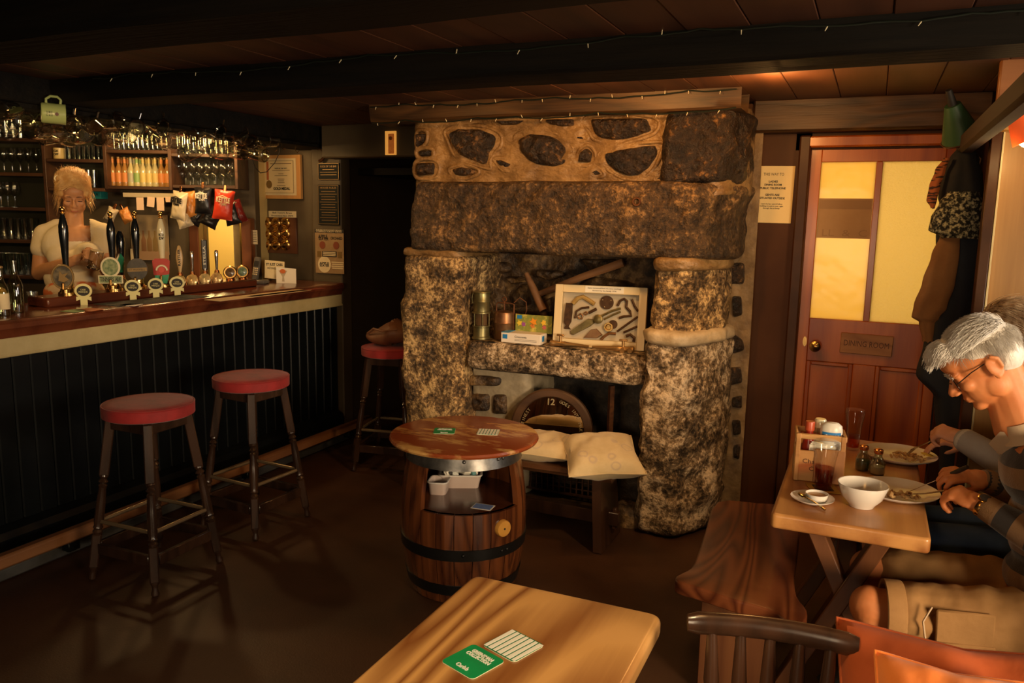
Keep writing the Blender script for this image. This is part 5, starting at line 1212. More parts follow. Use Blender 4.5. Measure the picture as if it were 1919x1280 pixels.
def coaster(M, kind, label, s=.094):
    t = thing('beer_mat', label, 'beer mat', M=M)
    MB().prism(rrect(s, s, .01), 0, .0016, None).build('card', M_MATE, t)
    MB().prism(rrect(s * .995, s * .995, .01), .0016, .0022).build('printed_face', M_MATG if kind == 'green' else M_MATDG, t)
    F = Matrix.Translation((0, 0, .0027))
    if kind == 'green':
        txt('lettering', 'GREENSMAN', M_MATW, t, F @ Matrix.Translation((0, .027, 0)), .0105, s * .62, bold=.04); txt('lettering', 'COLLECTION', M_MATW, t, F @ Matrix.Translation((0, .014, 0)), .0105, s * .7, bold=.04)
        txt('lettering', 'Carlsb', M_MATW, t, F @ Matrix.Translation((0, -.03, 0)), .011, s * .36, bold=.03)
    else:
        for i in range(7):
            x = -s / 2 + s * (i + .5) / 7; q = s / 14 * (.85 if i % 2 else .62); p_ = s / 14 * (.62 if i % 2 else .85)
            MB().prism([(x - q, -s / 2 + .003), (x + q, -s / 2 + .003), (x + p_, s / 2 - .003), (x - p_, s / 2 - .003)], 0, .0005, Matrix.Translation((0, 0, .0022))).build('stripe', M_MATW, t, False)
    return t
p = P(833, 808, z=ZT); coaster(Matrix.Translation(p) @ rotm(0, 0, .42), 'green', 'green printed beer mat on the barrel table')
p = P(915, 810, z=ZT); coaster(Matrix.Translation(p) @ rotm(0, 0, .32), 'stripe', 'green and white striped beer mat on the barrel table')
# tubs and playing card on the barrel shelf
M_TUB = mat('milky_plastic', (.62, .52, .46), .3, col2=(.55, .42, .36), sc=3); M_TUBR = mat('milky_plastic_rim', (.72, .66, .60), .3)
def tub(p, w, d, h, rz, label, fill):
    t = thing('plastic_tub', label, 'tub', p, rz)
    o_, i_ = rrect(w, d, .02), rrect(w * .94, d * .92, .018); n = len(o_)
    vs = [(x * .86, y * .86, 0) for x, y in o_] + [(x, y, h) for x, y in o_] + [(x, y, h) for x, y in i_] + [(x * .86, y * .86, .006) for x, y in i_]
    fs = [tuple(reversed(range(n)))] + [(k * n + i, k * n + (i + 1) % n, (k + 1) * n + (i + 1) % n, (k + 1) * n + i) for k in range(3) for i in range(n)] + [tuple(3 * n + i for i in range(n))]
    MB().add(vs, fs).build('tub_wall', M_TUB, t, True, 35)
    MB().tube([(x * 1.01, y * 1.01, h - .003) for x, y in o_], .004, 6, closed=True).build('rim', M_TUBR, t)
    if fill:
        r = random.Random(5)
        for k in range(9):
            MB().box((0, 0, 0), (.045 + r.random() * .04, .02, .03), rotm(r.uniform(-1, 1), r.uniform(-.5, .5), r.uniform(0, 3), (r.uniform(-.35, .35) * w, r.uniform(-.25, .25) * d, h + .004)), b=.003).build('game_piece', [M_WHITEP, mat('teal_piece', (.10, .26, .26), .5) if k == 1 else M_MATW, M_WHITEP][k % 3], t)
        for k in range(8): MB().box((0, 0, 0), (.016, .016, .016), rotm(k, k * 2, k * 3, (-w * .38 + r.uniform(-.02, .03), -d * .2 + r.uniform(-.03, .03), h + .012)), b=.002).build('die', M_WHITEP if k % 2 else M_INK, t)
RT = rotm(0, 0, TOC + PI / 2)
p = P(862, 905, z=ZSH); tub(Vector((-1.63, 3.09, ZSH)), .19, .11, .062, .46, 'large milky plastic tub heaped with game pieces on the barrel shelf', True)
tub(Vector((-1.672, 2.965, ZSH)), .085, .10, .058, .3, 'small milky plastic tub in front of the large one on the barrel shelf', False)
p = P(905, 950, z=ZSH); t = thing('playing_card', 'blue backed playing card on the barrel shelf', 'playing card', p, .1)
MB().box((0, 0, .0006), (.089, .062, .0012)).build('card', M_WHITEP, t, False); MB().box((0, 0, .0014), (.08, .053, .0006)).build('blue_back', mat('blue_card_back', (.13, .22, .55), .5, col2=(.2, .3, .62), sc=120), t, False)

# ================================================================ bar stools
M_VELV = mat('red_velvet', (.20, .006, .006), .75, col2=(.36, .016, .014), sc=9, bump=(60, .3, .003), sheen=.12)
M_STOOLW = wood('dark_stool_wood', (.020, .010, .006), (.050, .024, .014), 6, .24, 2, 4, coat=.45, bump=.08)
def make_stool(label, loc, rz):
    t = thing('bar_stool', label, 'bar stool', loc, rz, 'bar stools')
    st = MB().lathe([(0, .730), (.180, .730), (.190, .735), (.191, .775), (.186, .784), (.15, .792), (.08, .796), (0, .797)], 44).build('seat_cushion', M_VELV, t, True, 50)
    MB().torus((0, 0, .782), .188, .0035, 44, 6).build('piping', M_VELV, st)
    for k in range(4):
        R = rotm(0, 0, k * PI / 2)
        MB().box((0, -.112, .705), (.20, .022, .055), R, b=.003).build('apron', M_STOOLW, t)
        MB().cyl((-.158, -.158, .265), (.158, -.158, .265), .0095, .0095, 10, R).build('foot_rod', mat('polished_rod', (.30, .22, .13), .25, .6) if 'polished_rod' not in MATS else MATS['polished_rod'], t)
        MB().box((0, -.172, .145), (.30, .020, .048), R, b=.003).build('lower_rail', M_STOOLW, t)
        top = Vector((.108, -.108, .73)); bot = Vector((.188, -.188, 0)); L = (bot - top).length
        F = R @ Matrix.Translation(bot) @ (top - bot).to_track_quat('Z', 'Y').to_matrix().to_4x4()
        b = MB()
        q = [(.012, 0), (.016, .004), (.017, .012), (.012, .03), (.014, .045), (.019, .055), (.019, .06)]
        b.lathe(q, 14, F)
        b.box((0, 0, .135), (.038, .038, .155), F, b=.005)
        b.lathe([(.018, .21), (.021, .222), (.015, .232), (.021, .24), (.017, .25), (.0205, .27), (.0195, .36), (.0155, .42), (.019, .432), (.0125, .44), (.021, .45), (.0125, .462), (.020, .475), (.018, .482)], 14, F)
        b.box((0, 0, .605), (.040, .040, .25), F, b=.004)
        b.build('leg', M_STOOLW, t, True, 35)
    return t
s1 = make_stool('nearest red velvet bar stool with turned dark legs, standing by the bar', (-2.85, 2.46, 0), .02)
s2 = copy_tree(s1, Matrix.Translation((-2.87, 3.12, 0)) @ rotm(0, 0, -.06), 'second red velvet bar stool, in deeper shade further along the bar')
s3 = copy_tree(s1, Matrix.Translation((-2.76, 4.27, 0)) @ rotm(0, 0, .2), 'red bar stool half hidden in the alcove, with a brown bag on it')
t = thing('leather_bag', 'slumped brown leather bag lying on the alcove stool', 'bag', (-2.76, 4.26, .79))
b = MB(); b.sph((0, 0, .068), (.16, .12, .07), 26, 16)
b.v = [(x * (1 + .12 * noise.noise((x * 9, y * 9, z * 9))), y, max(0, z * (1 + .35 * noise.noise((x * 7 + 2, y * 7, z * 5))) + .02 * (x > .02))) for x, y, z in b.v]
b.build('bag_body', mat('brown_leather', (.16, .06, .025), .55, col2=(.24, .10, .045), sc=8, bump=(20, .4, .006)), t)
MB().tube([(-.12, -.08, .08), (-.05, -.115, .12), (.02, -.12, .11), (.1, -.08, .12)], .008, 6).build('strap', MATS['brown_leather'], t)
# ================================================================ dining room door
d1 = bpy.data.objects.new('door_1', None); COL.objects.link(d1); d1.location = (0, YD, 0); struct(d1, 'red pine half glazed door to the dining room')
X0, X1, ZD = -.325, .335, 1.985
def dbox(name, x0, x1, z0, z1, y0=.0, y1=.042, m=None, b=.003): return MB().box(((x0 + x1) / 2, (y0 + y1) / 2, (z0 + z1) / 2), (x1 - x0, y1 - y0, z1 - z0), b=b).build(name, m or M_DOORW, d1)
dbox('stile', X0, -.272, 0.01, ZD); dbox('stile', .285, X1, 0.01, ZD)
dbox('top_rail', -.272, .285, 1.92, ZD); dbox('lock_rail', -.272, .285, .90, 1.125); dbox('bottom_rail', -.272, .285, .01, .19)
dbox('glazing_bar', -.017, .013, 1.125, 1.92); dbox('muntin', -.045, .06, .19, .90)
for xa, xb in ((-.272, -.045), (.06, .285)):
    pn = dbox('panel', xa, xb, .19, .90, .014, .03)
    for q in ((xa, xa + .022, .19, .90), (xb - .022, xb, .19, .90), (xa + .022, xb - .022, .19, .212), (xa + .022, xb - .022, .878, .90)):
        MB().box(((q[0] + q[1]) / 2, .009, (q[2] + q[3]) / 2), (q[1] - q[0], .014, q[3] - q[2]), b=.005).build('panel_moulding', M_DOORW, pn)
def pane_mat(name, col, rough, bump, tr=.9):
    m = bpy.data.materials.new(name); m.use_nodes = True; nt = m.node_tree; N = nt.nodes; L = nt.links; N.remove(N['Principled BSDF'])
    a = N.new('ShaderNodeBsdfTranslucent'); a.inputs[0].default_value = (*col, 1)
    d = N.new('ShaderNodeBsdfDiffuse'); d.inputs[0].default_value = (*[c * .5 for c in col], 1)
    g = N.new('ShaderNodeBsdfGlossy'); g.inputs['Roughness'].default_value = rough
    x = N.new('ShaderNodeMixShader'); x.inputs[0].default_value = tr; L.new(d.outputs[0], x.inputs[1]); L.new(a.outputs[0], x.inputs[2])
    y = N.new('ShaderNodeMixShader'); y.inputs[0].default_value = .04; L.new(x.outputs[0], y.inputs[1]); L.new(g.outputs[0], y.inputs[2])
    L.new(y.outputs[0], N['Material Output'].inputs[0])
    tc = N.new('ShaderNodeTexCoord'); nz = N.new('ShaderNodeTexNoise'); nz.inputs['Scale'].default_value = bump; bp = N.new('ShaderNodeBump'); bp.inputs['Strength'].default_value = .8; bp.inputs['Distance'].default_value = .004
    L.new(tc.outputs['Object'], nz.inputs['Vector']); L.new(nz.outputs['Fac'], bp.inputs['Height'])
    for s_ in (a, g, d): L.new(bp.outputs[0], s_.inputs['Normal'])
    return m
pn = dbox('glass_pane', -.272, -.017, 1.125, 1.92, .018, .024, pane_mat('smooth_obscured_glass', (.90, .72, .30), .2, 8), 0)
dbox('glass_pane', .013, .285, 1.125, 1.92, .018, .024, pane_mat('stippled_obscured_glass', (.84, .72, .42), .15, 130), 0)
M_BAND = mat('brown_frosted_band', (.42, .24, .09), .5, col2=(.48, .29, .12), sc=6)
bn = MB().box((-.1445, .016, 1.64), (.253, .003, .20)).build('frosted_band', M_BAND, pn, False)
txt('lettering', 'LL  &  C', mat('band_letter', (.34, .19, .07), .5), bn, Matrix.Translation((-.14, .014, 1.565)) @ UPR, .035, .21)
MB().box((-.1445, .0138, 1.71), (.24, .002, .045)).build('band_panel', MATS['band_letter'], bn, False)
MB().lathe([(.013, 0), (.011, .018), (.012, .028), (.024, .036), (.03, .05), (.028, .064), (.016, .073), (0, .076)], 24, Matrix.Translation((-.232, 0, .985)) @ UPR).build('door_knob', M_BRASS, d1)
MB().prism(disc((-.287, 1.0), .010, .026, 0), 0, .004, UPR).build('keyhole_plate', M_BRASS, d1)
t = thing('dining_room_sign', 'small wooden board lettered DINING ROOM on the red pine door', 'sign', (.008, YD - .001, 1.008))
MB().box((0, -.007, 0), (.245, .014, .105), rotm(0, .015, 0), b=.003).build('board', wood('sign_oak', (.28, .11, .035), (.42, .19, .065), 6, .5, 0, 4), t)
txt('lettering', 'DINING ROOM', mat('carved_brown', (.10, .035, .012), .6), t, rotm(0, .015, 0) @ Matrix.Translation((0, -.0145, 0)) @ UPR, .030, .21)
# casing and timbers around the door
for n_, c, s_, lb in ((10, (-.352, YD - .012, 1.02), (.056, .075, 2.06), 'dark brown door casing beside the notice'), (11, (.37, YD - .012, 1.02), (.06, .075, 2.06), None), (12, (.0, YD - .012, 2.018), (.70, .07, .055), None)):
    struct(MB().box(c, s_, b=.008).build('trim_%d' % n_, M_FRAMEW if n_ != 12 else M_DOORW), lb)
struct(MB().box((-.08, YD - .05, 2.145), (1.06, .12, .165), b=.012).build('trim_13', M_BEAMB), 'brown timber lintel above the dining room door')
struct(MB().box((-.632, 4.30, 2.10), (.05, .1, .2)).build('trim_14', M_FRAMEW))
t = thing('direction_notice', 'cream paper notice reading THIS WAY TO, beside the dining room door', 'notice', (-.50, YD - .003, 1.757), 0)
MB().box((0, 0, 0), (.205, .003, .292), rotm(0, .012, 0)).build('sheet', mat('aged_cream_paper', (.74, .55, .24), .6, col2=(.78, .60, .28), sc=4), t, False)
for s_, z, h, w_, b_ in (('THIS WAY TO', .103, .0145, .102, .0), ('LADIES', .066, .010, .045, .05), ('DINING ROOM', .0495, .010, .086, .05), ('PUBLIC TELEPHONE', .032, .010, .128, .05), ('GENTS ARE', -.002, .010, .072, .05), ('SITUATED OUTSIDE', -.019, .010, .126, .05), ('Leave by bar exit & follow', -.0485, .0065, .108, .03), ('building around to your right', -.0595, .0065, .116, .03), ('through the archway', -.0705, .0065, .084, .03)):
    txt('lettering', s_, M_INK, t, rotm(0, .012, 0) @ Matrix.Translation((0, -.0018, z)) @ UPR, h, w_, bold=b_)

# ================================================================ knotty pine partition on the right
YPN = 3.52
wp = struct(MB().box((1.02, YPN + .03, 1.0), (1.2, .03, 2.0)).build('wall_partition', M_PINE, None, False), 'knotty pine boarded partition behind the diners')
for i in range(8):
    o = MB().box((0, 0, 0), (.149, .018, 1.955), b=.003).build('plank', M_PINE, wp, False); o.location = (.48 + i * .15, YPN, .985)
struct(MB().box((.385, YPN + .0, 1.0), (.035, .07, 2.0), b=.003).build('trim_15', M_FRAMEW), 'dark post at the edge of the pine partition')
struct(MB().box((.4085, YPN - .004, .985), (.007, .05, 1.96), b=.001).build('trim_16', M_CREAM))
struct(MB().box((1.0, YPN - .015, 1.985), (1.25, .07, .05), b=.006).build('trim_17', M_PINE))
struct(MB().box((1.0, YPN + .02, 2.16), (1.25, .05, .30), b=.006).build('trim_18', wood('red_pine_header', (.25, .09, .03), (.38, .15, .05), 4, .45, 0, 3)))
struct(MB().box((.51, YPN + .45, 1.15), (.06, .9, 2.3)).build('wall_partition_side', M_BROWNP, None, False))
# lamps
t = thing('red_wall_lamp', 'red shaded wall lamp with a glowing bulb on the pine partition', 'lamp', P(1916, 242, Y=3.3))
Mr = rotm(.0, -.45, 0)
MB().lathe([(.022, .07), (.036, .02), (.048, -.045), (.045, -.045), (.033, .02), (.02, .068)], 24, Mr).build('shade', mat('red_glow_shade', (.65, .09, .02), .4, emis=((1, .12, .02), .35)), t)
MB().sph((0, 0, -.035), (.028, .028, .034), 16, 10, Mr).build('bulb', mat('bulb_glow', (1, .7, .3), .3, emis=((1, .62, .2), 9)), t)
MB().tube([(.03, 0, .07), (.06, .06, .1), (.07, .19, .1)], .007, 8).build('bracket', M_BRASS, t)
lamp('red_wall_lamp_light', 'POINT', tuple(P(1916, 242, Y=3.3) + Vector((-.025, -.02, -.10))), 1.5, (1, .6, .22), None, .04)
p = P(1795, 232, Y=3.75)
t = thing('green_shade_lamp', 'dark lamp with a green shade tilted beneath the ceiling above the coats', 'lamp', M=Matrix.Translation(p) @ rotm(.35, -.5, .3))
MB().lathe([(.03, .085), (.075, -.065), (.071, -.065), (.027, .083)], 28).build('shade', mat('green_enamel', (.035, .10, .045), .45), t)
MB().torus((0, 0, -.065), .074, .004, 28, 6).build('shade_rim', M_FRAMEW, t)
MB().cyl((0, 0, .08), (0, 0, .15), .018, .012, 14).build('lamp_holder', M_INK, t)
# ================================================================ coats and hats on the post
def drape(name, rows, Y, dep, m, label, cat, folds=7, fa=.16, seed=0, nz=40, nk=44, M=None, cap=True):
    rows = [(P(a, y, Y=Y).x, P(b2, y, Y=Y).x, P((a + b2) / 2, y, Y=Y).z) for y, a, b2 in rows]
    ref = Vector((sum(r[0] + r[1] for r in rows) / 2 / len(rows), Y, min(r[2] for r in rows)))
    vs = []; fs = []
    zs = [r[2] for r in rows]; L = len(rows)
    for j in range(nz + 1):
        q = j / nz * (L - 1); k = min(int(q), L - 2); f = q - k; f = f * f * (3 - 2 * f)
        xl = rows[k][0] * (1 - f) + rows[k + 1][0] * f; xr = rows[k][1] * (1 - f) + rows[k + 1][1] * f; q2 = j / nz * (L - 1) - k; z = rows[k][2] * (1 - q2) + rows[k + 1][2] * q2
        hw = (xr - xl) / 2; cx = (xl + xr) / 2; dp = dep * min(1, .35 + hw / .06 * .5)
        for i in range(nk):
            a = 2 * PI * i / nk
            r = 1 + fa * math.sin(folds * a + 2.2 * noise.noise((a, j * .05, seed))) * min(1, j / nz * 1.6 + .2) + .10 * noise.noise((math.cos(a) * 2 + seed, math.sin(a) * 2, z * 9))
            vs.append((cx + hw * math.cos(a) * (.92 + .08 * r) - ref.x, dp * math.sin(a) * r, z - ref.z + .008 * noise.noise((a * 2, seed, 1)) * (j > nz - 3)))
    for j in range(nz):
        for i in range(nk): fs.append((j * nk + i, (j + 1) * nk + i, (j + 1) * nk + (i + 1) % nk, j * nk + (i + 1) % nk))
    fs.append(tuple(range(nk))); fs.append(tuple(reversed([nz * nk + i for i in range(nk)])))
    t = thing(name, label, cat, ref)
    MB().add(vs, fs).build('cloth', m, t)
    return t
M_BLACKF = mat('black_wool', (.012, .012, .014), .9, col2=(.02, .021, .025), sc=6, bump=(120, .3, .002))
M_NAVY = mat('dark_navy_cloth', (.010, .012, .018), .8, col2=(.02, .025, .04), sc=5, bump=(60, .3, .003))
M_TAN = mat('brown_wool', (.24, .11, .04), .9, col2=(.30, .15, .06), sc=8, bump=(140, .4, .002))
M_TWEED = mat('speckled_knit', (.012, .012, .010), .9, col2=(.55, .52, .34), sc=70, det=3, lo=.47, hi=.66, bump=(90, .8, .006))
M_TART = mat('rust_striped_wool', (.36, .10, .03), .9, col2=(.05, .02, .012), sc=60, det=1, lo=.52, hi=.56, st=(.3, .3, 1.6), bump=(60, .5, .005))
YC = 3.85
c1 = drape('long_coat', [(330, 1775, 1835), (420, 1755, 1850), (520, 1752, 1850), (600, 1745, 1852), (650, 1730, 1852), (705, 1716, 1850), (750, 1750, 1850), (860, 1760, 1850), (980, 1765, 1850)], YC, .075, M_NAVY, 'long black coat hanging from the post beside the dining room door', 'coat', 7, .13, 1, 70)
for k, (px, py) in enumerate(((1740, 610), (1744, 590), (1748, 570), (1752, 550))):
    q = P(px, py, Y=YC - .07); MB().sph(q - c1.location, .007, 8, 6).build('toggle', M_GOLD, c1)
drape('brown_jacket', [(440, 1762, 1800), (480, 1745, 1798), (530, 1728, 1790), (575, 1712, 1775), (595, 1708, 1760), (605, 1722, 1752), (640, 1728, 1748)], YC - .10, .022, M_TAN, 'brown woollen jacket sleeve hanging before the black coat', 'jacket', 5, .12, 4)
drape('dark_jacket', [(268, 1800, 1822), (300, 1778, 1835), (330, 1766, 1842), (370, 1758, 1846), (395, 1765, 1840)], YC - .02, .085, M_BLACKF, 'black jacket bunched on the peg above the speckled hat', 'jacket', 5, .10, 6)
drape('speckled_hat', [(360, 1775, 1836), (380, 1760, 1842), (410, 1744, 1844), (432, 1740, 1845), (446, 1765, 1838)], YC - .10, .055, M_TWEED, 'black and white speckled knitted hat hanging on the coats', 'hat', 4, .08, 8)
drape('rust_scarf', [(296, 1768, 1780), (320, 1752, 1772), (350, 1741, 1762), (375, 1736, 1756), (390, 1744, 1752)], YC - .08, .025, M_TART, 'rust striped woolly scarf behind the black jacket', 'scarf', 4, .15, 10)
drape('red_cloth', [(420, 1838, 1852), (500, 1836, 1853), (600, 1832, 1850), (640, 1834, 1848)], YC - .06, .016, mat('dull_red_cloth', (.17, .05, .02), .9), 'narrow dull red cloth hanging at the edge of the post', 'cloth', 4, .15, 12)
t = thing('coat_peg', 'twiggy wooden coat peg with string loops under the beam', 'peg', P(1812, 285, Y=YC))
MB().tube([(-.02, .0, -.04), (.0, .0, .0), (.03, -.03, .06), (.08, -.1, .13)], [.014, .016, .015, .014], 8).build('branch', wood('peg_branch', (.14, .05, .02), (.24, .10, .04), 6, .5, 2, 3), t)
MB().tube([(-.01, -.02, .02), (-.045, -.03, .05), (-.03, -.03, .085), (.0, -.03, .07), (.02, -.03, .0), (.01, -.03, -.05), (-.02, -.03, -.08)], .0025, 6).build('string_loop', M_TAN, t)
MB().tube([(.02, -.02, -.0), (.05, -.03, -.03), (.045, -.03, -.07), (.02, -.03, -.06), (.03, -.02, -.02)], .0025, 6).build('string_loop', M_TAN, t)
# ================================================================ strings of little lights along the beams
def fairy(label, pts, nb, seed):
    t = thing('fairy_lights', label, 'string lights'); r = random.Random(seed)
    pts = [Vector(p) for p in pts]; fine = []
    for i in range(len(pts) - 1):
        for k in range(6): q = k / 6; fine.append(pts[i].lerp(pts[i + 1], q) + Vector((0, 0, -.006 * math.sin(PI * q) + .002 * r.uniform(-1, 1))))
    fine.append(pts[-1]); MB().tube(fine, .0032, 5).build('cable', mat('dark_green_flex', (.008, .014, .010), .5) if 'dark_green_flex' not in MATS else MATS['dark_green_flex'], t)
    for k in range(nb):
        p = fine[int((k + .5) / nb * (len(fine) - 1))]; d = Vector((r.uniform(-.6, .6), -.5, r.choice((-1, 1, -1)))).normalized() * .018
        MB().tube([p, p + d], [.0022, .0012], 5).build('bulb', M_BULB, t)
M_BULB = mat('tiny_clear_bulb', (.8, .7, .45), .08, spec=1, emis=((1, .75, .35), .04))
fairy('string of tiny lights along the front of the chimney beam', [(-2.6 + i * .22, 3.825, 2.205 + .008 * math.sin(i * 1.7)) for i in range(10)], 16, 1)
fairy('string of tiny lights along the beam in front of the fireplace', [(-3.3 + i * .25, 2.64, 2.205 + .010 * math.sin(i * 1.3)) for i in range(17)], 16, 2)
fairy('string of tiny lights along the beam over the foreground', [(-1.9 + i * .22, 1.86 + .005 * i, 2.195 + .012 * math.sin(i * 2.1)) for i in range(12)], 10, 3)
fairy('string of tiny lights on the lower edge of the chimney beam', [(-2.6 + i * .22, 3.835, 2.122 + .008 * math.sin(i * 2.3)) for i in range(10)], 14, 4)
# ================================================================ tables, bench and chair
TZ = .722
M_TABW = wood('honey_table_wood', (.24, .085, .022), (.66, .36, .12), 2.6, .30, 1, 9, coat=.3, bump=.05, fine=.25, knots=(2.9, .10))
M_TABR = wood('orange_table_wood', (.28, .10, .028), (.56, .27, .085), 3.0, .34, 1, 7, coat=.25, bump=.05, fine=.25)
M_TABD = wood('dark_trestle_wood', (.085, .028, .011), (.16, .06, .022), 4, .35, 2, 3, coat=.2)
def slab(poly, z0, z1, r=.012, k=4):
    """plank with rounded arrises from a plan outline (counter clockwise)"""
    n = len(poly); cx = sum(p[0] for p in poly) / n; cy = sum(p[1] for p in poly) / n
    def off(d):
        out = []
        for i in range(n):
            a, b2, c = Vector(poly[i - 1]), Vector(poly[i]), Vector(poly[(i + 1) % n]); t1 = (b2 - a).normalized(); t2 = (c - b2).normalized(); nn = Vector((-(t1.y + t2.y), t1.x + t2.x)).normalized()
            out.append(b2 + nn * d)
        return out
    vs = []; rings = []
    for i in range(k + 1): a = PI / 2 * i / k; rings.append((r * (1 - math.sin(a)), z0 + r * (1 - math.cos(a))))
    rings += [(d, z0 + z1 - z) for d, z in reversed(rings)]
    for d, z in rings: vs += [(p.x, p.y, z) for p in off(d)]
    m = len(rings); fs = [tuple(reversed(range(n))), tuple((m - 1) * n + i for i in range(n))]
    fs += [(j * n + i, j * n + (i + 1) % n, (j + 1) * n + (i + 1) % n, (j + 1) * n + i) for j in range(m - 1) for i in range(n)]
    return MB().add(vs, fs)
def roundpoly(pts, r=.03, n=5):
    out = []; L = len(pts)
    for i in range(L):
        a, b2, c = Vector(pts[i - 1]), Vector(pts[i]), Vector(pts[(i + 1) % L]); d1_ = (a - b2).normalized() * r; d2_ = (c - b2).normalized() * r
        for k in range(n + 1): q = k / n; out.append(tuple((b2 + d1_) * (1 - q) ** 2 + b2 * 2 * q * (1 - q) + (b2 + d2_) * q * q))
    return out
def leg_bar(p, q, w, d): 
    return MB().box((0, 0, (Vector(q) - Vector(p)).length / 2), (w, d, (Vector(q) - Vector(p)).length), alongz(p, q), b=.004)
# foreground table
t = thing('foreground_table', 'honey coloured plank table in the foreground with rounded corners', 'table', (-.615, .95, 0))
slab(roundpoly([(-.245, -.75), (.245, -.75), (.243, .763), (-.245, .757)], .035), .674, .72, .013).build('table_top', M_TABW, t, True, 50)
for y in (-.5, .45):
    MB().box((0, y, .36), (.30, .05, .63), b=.005).build('leg', M_TABD, t); MB().box((0, y, .03), (.40, .08, .06), b=.006).build('foot', M_TABD, t)
MB().box((0, -.02, .3), (.05, .95, .08), b=.004).build('stretcher', M_TABD, t)
def mat_frame(a, b2, c):   # corners: origin side a->b2 gives x axis
    a, b2, c = [P(*q, z=.7205) for q in (a, b2, c)]
    o = (a + c) / 2; return frame(o, (b2 - a).normalized(), Vector((0, 0, 1)))
coaster(mat_frame((885, 1210), (945, 1243), (888, 1273)), 'green', 'green beer mat with white lettering on the foreground table')
coaster(mat_frame((950, 1183), (1008, 1213), (975, 1240)), 'stripe', 'white beer mat with green stripes on the foreground table')
# diners' table
t = thing('dining_table', 'orange wooden trestle table where the couple eat', 'table', (0, 3.03, 0))
slab(roundpoly([(-.225, -.535), (-.02, -.535), (.222, -.54), (.222, .53), (-.225, .53)], .02), .672, TZ - .001, .010).build('table_top', M_TABR, t, True, 50)
for y in (-.30, .32):
    for sx in (-1, 1): leg_bar((sx * .19, y + sx * .012, 0), (-sx * .13, y + sx * .012, .672), .075, .05).build('leg', M_TABD, t)
MB().box((0, .01, .345), (.07, .60, .06), b=.004).build('stretcher', M_TABD, t); MB().box((0, 0, .655), (.06, .8, .035), b=.003).build('rail', M_TABD, t)
# live edge bench
bp_ = [(1345, 940), (1420, 942), (1490, 950), (1499, 985), (1496, 1030), (1489, 1075), (1493, 1115), (1512, 1142), (1508, 1165), (1482, 1172), (1458, 1150), (1420, 1136), (1370, 1122), (1310, 1102), (1270, 1090), (1268, 1078), (1296, 1062), (1310, 1030), (1322, 995)]
pts = [P(*q, z=.45) for q in bp_]; pts = [(p.x + .32, p.y - 2.85) for p in pts]
t = thing('live_edge_bench', 'dark red live edge plank bench left of the dining table', 'bench', (-.32, 2.85, 0))
pts = list(reversed(pts)); sp = []
for i in range(len(pts)):
    a, b2, c, d = [Vector(pts[(i + q) % len(pts)]) for q in (-1, 0, 1, 2)]
    for k in range(3):
        q = k / 3; sp.append(tuple(.5 * ((2 * b2) + (c - a) * q + (2 * a - 5 * b2 + 4 * c - d) * q * q + (3 * b2 - a - 3 * c + d) * q ** 3)))
slab(sp, .405, .45, .008, 3).build('seat_plank', wood('red_live_edge', (.075, .017, .006), (.19, .055, .018), 3.4, .33, 1, 15, coat=.3, bump=.08, fine=.2), t, True, 50)
for y in (-.22, .32):
    MB().box((0, y, .2025), (.24, .045, .405), b=.004).build('leg', M_TABD, t)
MB().box((0, .05, .18), (.04, .56, .06), b=.003).build('stretcher', M_TABD, t)
# chair back in the foreground
t = thing('spindle_chair', 'dark spindle back chair in the foreground, seen from behind the diners', 'chair', (-.085, 1.44, 0), .17)
rp = []
for i in range(17):
    q = i / 16; x = -.18 + .33 * q; rp.append((x, .165 - .06 * (2 * q - 1) ** 2 * .25, .795 + .004 * math.sin(PI * q)))
MB().tube(rp, [.016] + [.021] * 15 + [.016], 12, ell=(.85, 1.15)).build('top_rail', M_DARKW, t)
for i in range(5):
    q = (i + .6) / 5.2; x = -.165 + .30 * q; y = .165 - .06 * (2 * q - 1) ** 2 * .25
    MB().lathe([(.009, 0), (.010, .08), (.017, .15), (.011, .165), (.018, .175), (.011, .19), (.016, .24), (.012, .31), (.010, .345)], 12, alongz((x * .9, y - .03, .44), (x, y, .79))).build('spindle', M_DARKW, t)
slab(roundpoly([(-.2, -.24), (.2, -.24), (.21, .17), (-.21, .17)], .06), .415, .45, .01).build('seat', M_DARKW, t, True, 50)
for sx in (-1, 1):
    for sy, yy in ((-1, -.18), (1, .12)):
        MB().lathe([(.012, 0), (.015, .03), (.02, .18), (.013, .2), (.02, .22), (.016, .40)], 12, alongz((sx * .2, yy + .04 * sy, 0), (sx * .15, yy, .42))).build('leg', M_DARKW, t)
M_ORANGE = mat('orange_cotton', (.36, .062, .008), .85, col2=(.46, .09, .014), sc=5, bump=(60, .25, .003), sheen=.05)
M_ORANGE2 = mat('bright_orange_cotton', (.80, .20, .025), .85, col2=(.84, .25, .04), sc=5, bump=(60, .25, .003), sheen=.2)
cushion('orange_cushion', frame((.235, 1.555, .635), Vector((1, .06, .02)), Vector((.05, -.80, .6))), .46, .46, .17, M_ORANGE, 'large orange cushion in the lower right foreground', seed=14, n=28, pinch=.36)
cushion('bright_orange_cushion', frame(P(1790, 1395, z=.74), Vector((1, .05, -.02)), Vector((0, -.7, .7))), .26, .26, .12, M_ORANGE2, 'brighter orange cushion at the bottom edge of the picture', seed=20, n=24)
# upholstered settle the couple sit on
t = thing('settle', 'dark padded settle under the couple at the right', 'settle', (.72, 2.70, 0))
MB().box((0, 0, .18), (.44, 1.55, .34), b=.015).build('seat_box', M_DARKW, t); MB().box((-.01, 0, .375), (.45, 1.53, .05), b=.02).build('seat_pad', mat('dark_settle_pad', (.012, .02, .03), .7, col2=(.02, .035, .05), sc=4), t)
MB().box((.27, 0, .55), (.07, 1.55, 1.1), b=.015).build('back_panel', M_DARKW, t)

